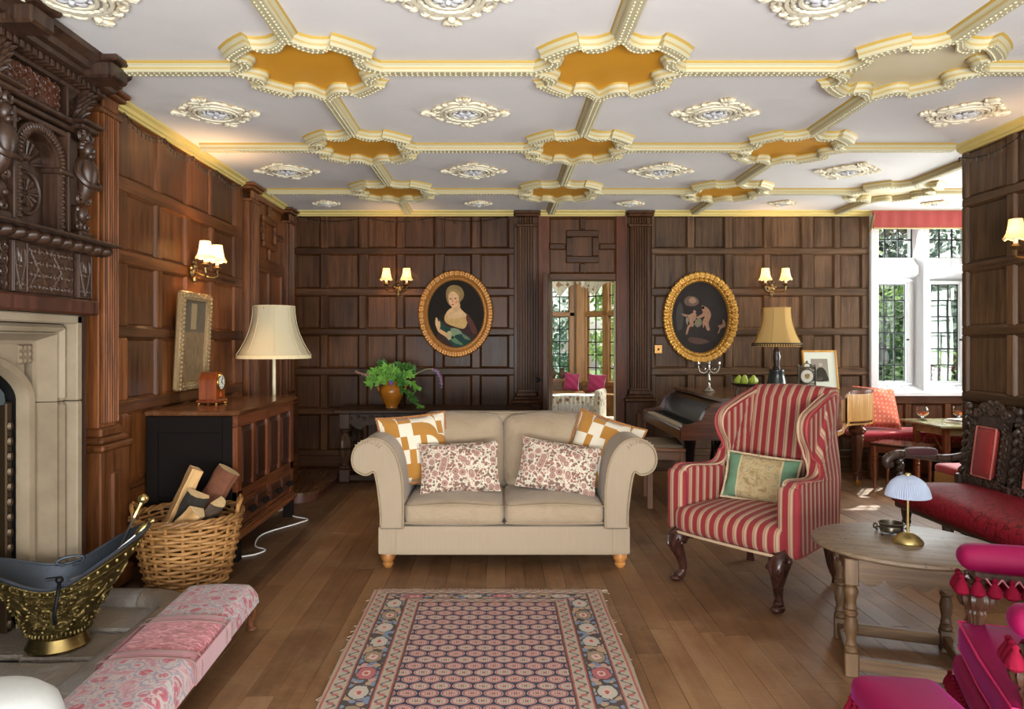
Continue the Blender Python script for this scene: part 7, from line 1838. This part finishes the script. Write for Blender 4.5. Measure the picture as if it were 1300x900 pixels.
for i, (x, lab) in enumerate(((.75, 'small dark pot on the oriel window sill'), (.88, 'round dark jar with a narrow neck on the oriel window sill'))):
    pt = thing('pot', lab, 'pot', (x, 9.82, .86)); MB().lathe([(.025, 0), (.045, .04), (.05, .075), (.035, .11), (.022, .13), (.03, .15), (.024, .15), (0, .1)], 16).build('body', plain('pot_'+str(i), '#5a4438', .5), pt)
# ------------------------------------------------------------------ garden outside
struct(MB().b(-12, 22, 7.9, 45, -.6, -.35).build('ground_garden', plain('lawn', '#4c6a2a', .95, var=.3, nscale=3), smooth=0))
rg2 = random.Random(21)
lcols = {'light': plain('leaf_light', '#9cc256', .6, var=.45, nscale=2, Transmission_Weight=.0), 'mid': plain('leaf_mid', '#557f2f', .6, var=.5, nscale=2), 'dark': plain('leaf_dark', '#3d5f3c', .6, var=.5, nscale=2), 'red': plain('leaf_red', '#7a3038', .6, var=.5, nscale=2), 'grey': plain('leaf_grey', '#7f9a86', .6, var=.4, nscale=2)}
def tree(nm, label, cat, x, y, h, r, kind, n=1500, trunk=True, group=None, z0=.0, leaf=.14):
    t_ = thing(nm, label, cat, (x, y, -.35), 0, group)
    if trunk: MB().tube([(0, 0, 0), (.05, 0, h*.4), (0, .05, h*.8)], [r*.1+.04, r*.07+.03, .02], 8).build('trunk', bark, t_)
    m = MB(); blobs = [(rg2.uniform(-.6, .6)*r, rg2.uniform(-.6, .6)*r, z0+(h-z0)*rg2.uniform(.1, .92), r*rg2.uniform(.35, .6)) for _ in range(12)]
    for i in range(n):
        b = rg2.choice(blobs); d = Vector((rg2.gauss(0, 1), rg2.gauss(0, 1), rg2.gauss(0, 1))).normalized()*b[3]*rg2.uniform(.6, 1)
        p = Vector(b[:3])+d; a = Vector((rg2.gauss(0, 1), rg2.gauss(0, 1), rg2.gauss(0, 1))).normalized(); c_ = a.orthogonal().normalized(); L = leaf*rg2.uniform(.6, 1.3)
        m.add([p-a*L*.5, p+c_*L*.28, p+a*L*.5, p-c_*L*.28], [(0, 1, 2, 3)])
    m.build('foliage', lcols[kind], t_, smooth=0, kind='stuff')
TG = 'trees and shrubs outside the alcove window'
tree('tree', 'tall light green tree seen through the upper left panes of the alcove window', 'tree', 6.3, 12.5, 5.6, 1.1, 'light', 1600, True, TG, 2.2, .16)
tree('tree', 'tall dark green tree behind the middle of the alcove window', 'tree', 8.2, 15.5, 7, 2.0, 'dark', 2600, True, TG, .8, .22)
tree('tree', 'tall grey green tree on the right of the alcove window', 'tree', 8.9, 13.2, 6, 1.4, 'grey', 1800, True, TG, .6, .18)
tree('shrub', 'rounded mid green shrub in the middle of the alcove window', 'shrub', 6.15, 11.3, 2.3, .6, 'mid', 1000, True, TG, .7, .12)
tree('shrub', 'low green shrub along the bottom of the left alcove panes', 'shrub', 5.7, 10.6, 1.35, .55, 'mid', 700, True, TG, .2, .12)
tree('shrub', 'small dark red leaved shrub behind the alcove window', 'shrub', 6.7, 11.2, 1.6, .45, 'red', 400, True, TG, .4, .12)
tree('shrub', 'tall green shrub low in the right hand alcove panes', 'shrub', 7.1, 11.0, 1.9, .7, 'light', 900, True, TG, .2, .13)
tree('shrub', 'dark spreading shrub beneath the tall trees of the alcove view', 'shrub', 8.3, 12.2, 1.8, 1.2, 'dark', 1200, True, TG, .2, .14)
TG2 = 'greenery outside the oriel window'
tree('tree', 'bright green leafy tree outside the right lights of the oriel', 'tree', 2.35, 13.0, 4.2, .8, 'light', 1700, True, TG2, .4, .13)
tree('shrub', 'light green climbing shrub close to the right oriel light', 'shrub', 1.95, 11.6, 3.2, .35, 'light', 1100, True, TG2, .4, .11)
tree('tree', 'hazy grey green tree outside the left lights of the oriel', 'tree', 1.0, 17.5, 2.6, 1.3, 'grey', 1200, True, TG2, .3, .2)
hd = thing('hedge', 'long clipped dark hedge at the far end of the garden', 'hedge', (4, 22, -.35)); m = MB()
for i in range(5000):
    p = Vector((rg2.uniform(-.3, 14), rg2.uniform(-.6, .6), rg2.uniform(0, 4.3)*rg2.uniform(.8, 1.1))); a = Vector((rg2.gauss(0, 1), rg2.gauss(0, 1), rg2.gauss(0, 1))).normalized(); c_ = a.orthogonal().normalized(); L = .3
    m.add([p-a*L*.5, p+c_*L*.3, p+a*L*.5, p-c_*L*.3], [(0, 1, 2, 3)])
m.build('foliage', lcols['dark'], hd, smooth=0, kind='stuff'); MB().b(-.2, 14, -.4, .4, 0, 3.9).build('core', lcols['dark'], hd, smooth=0)
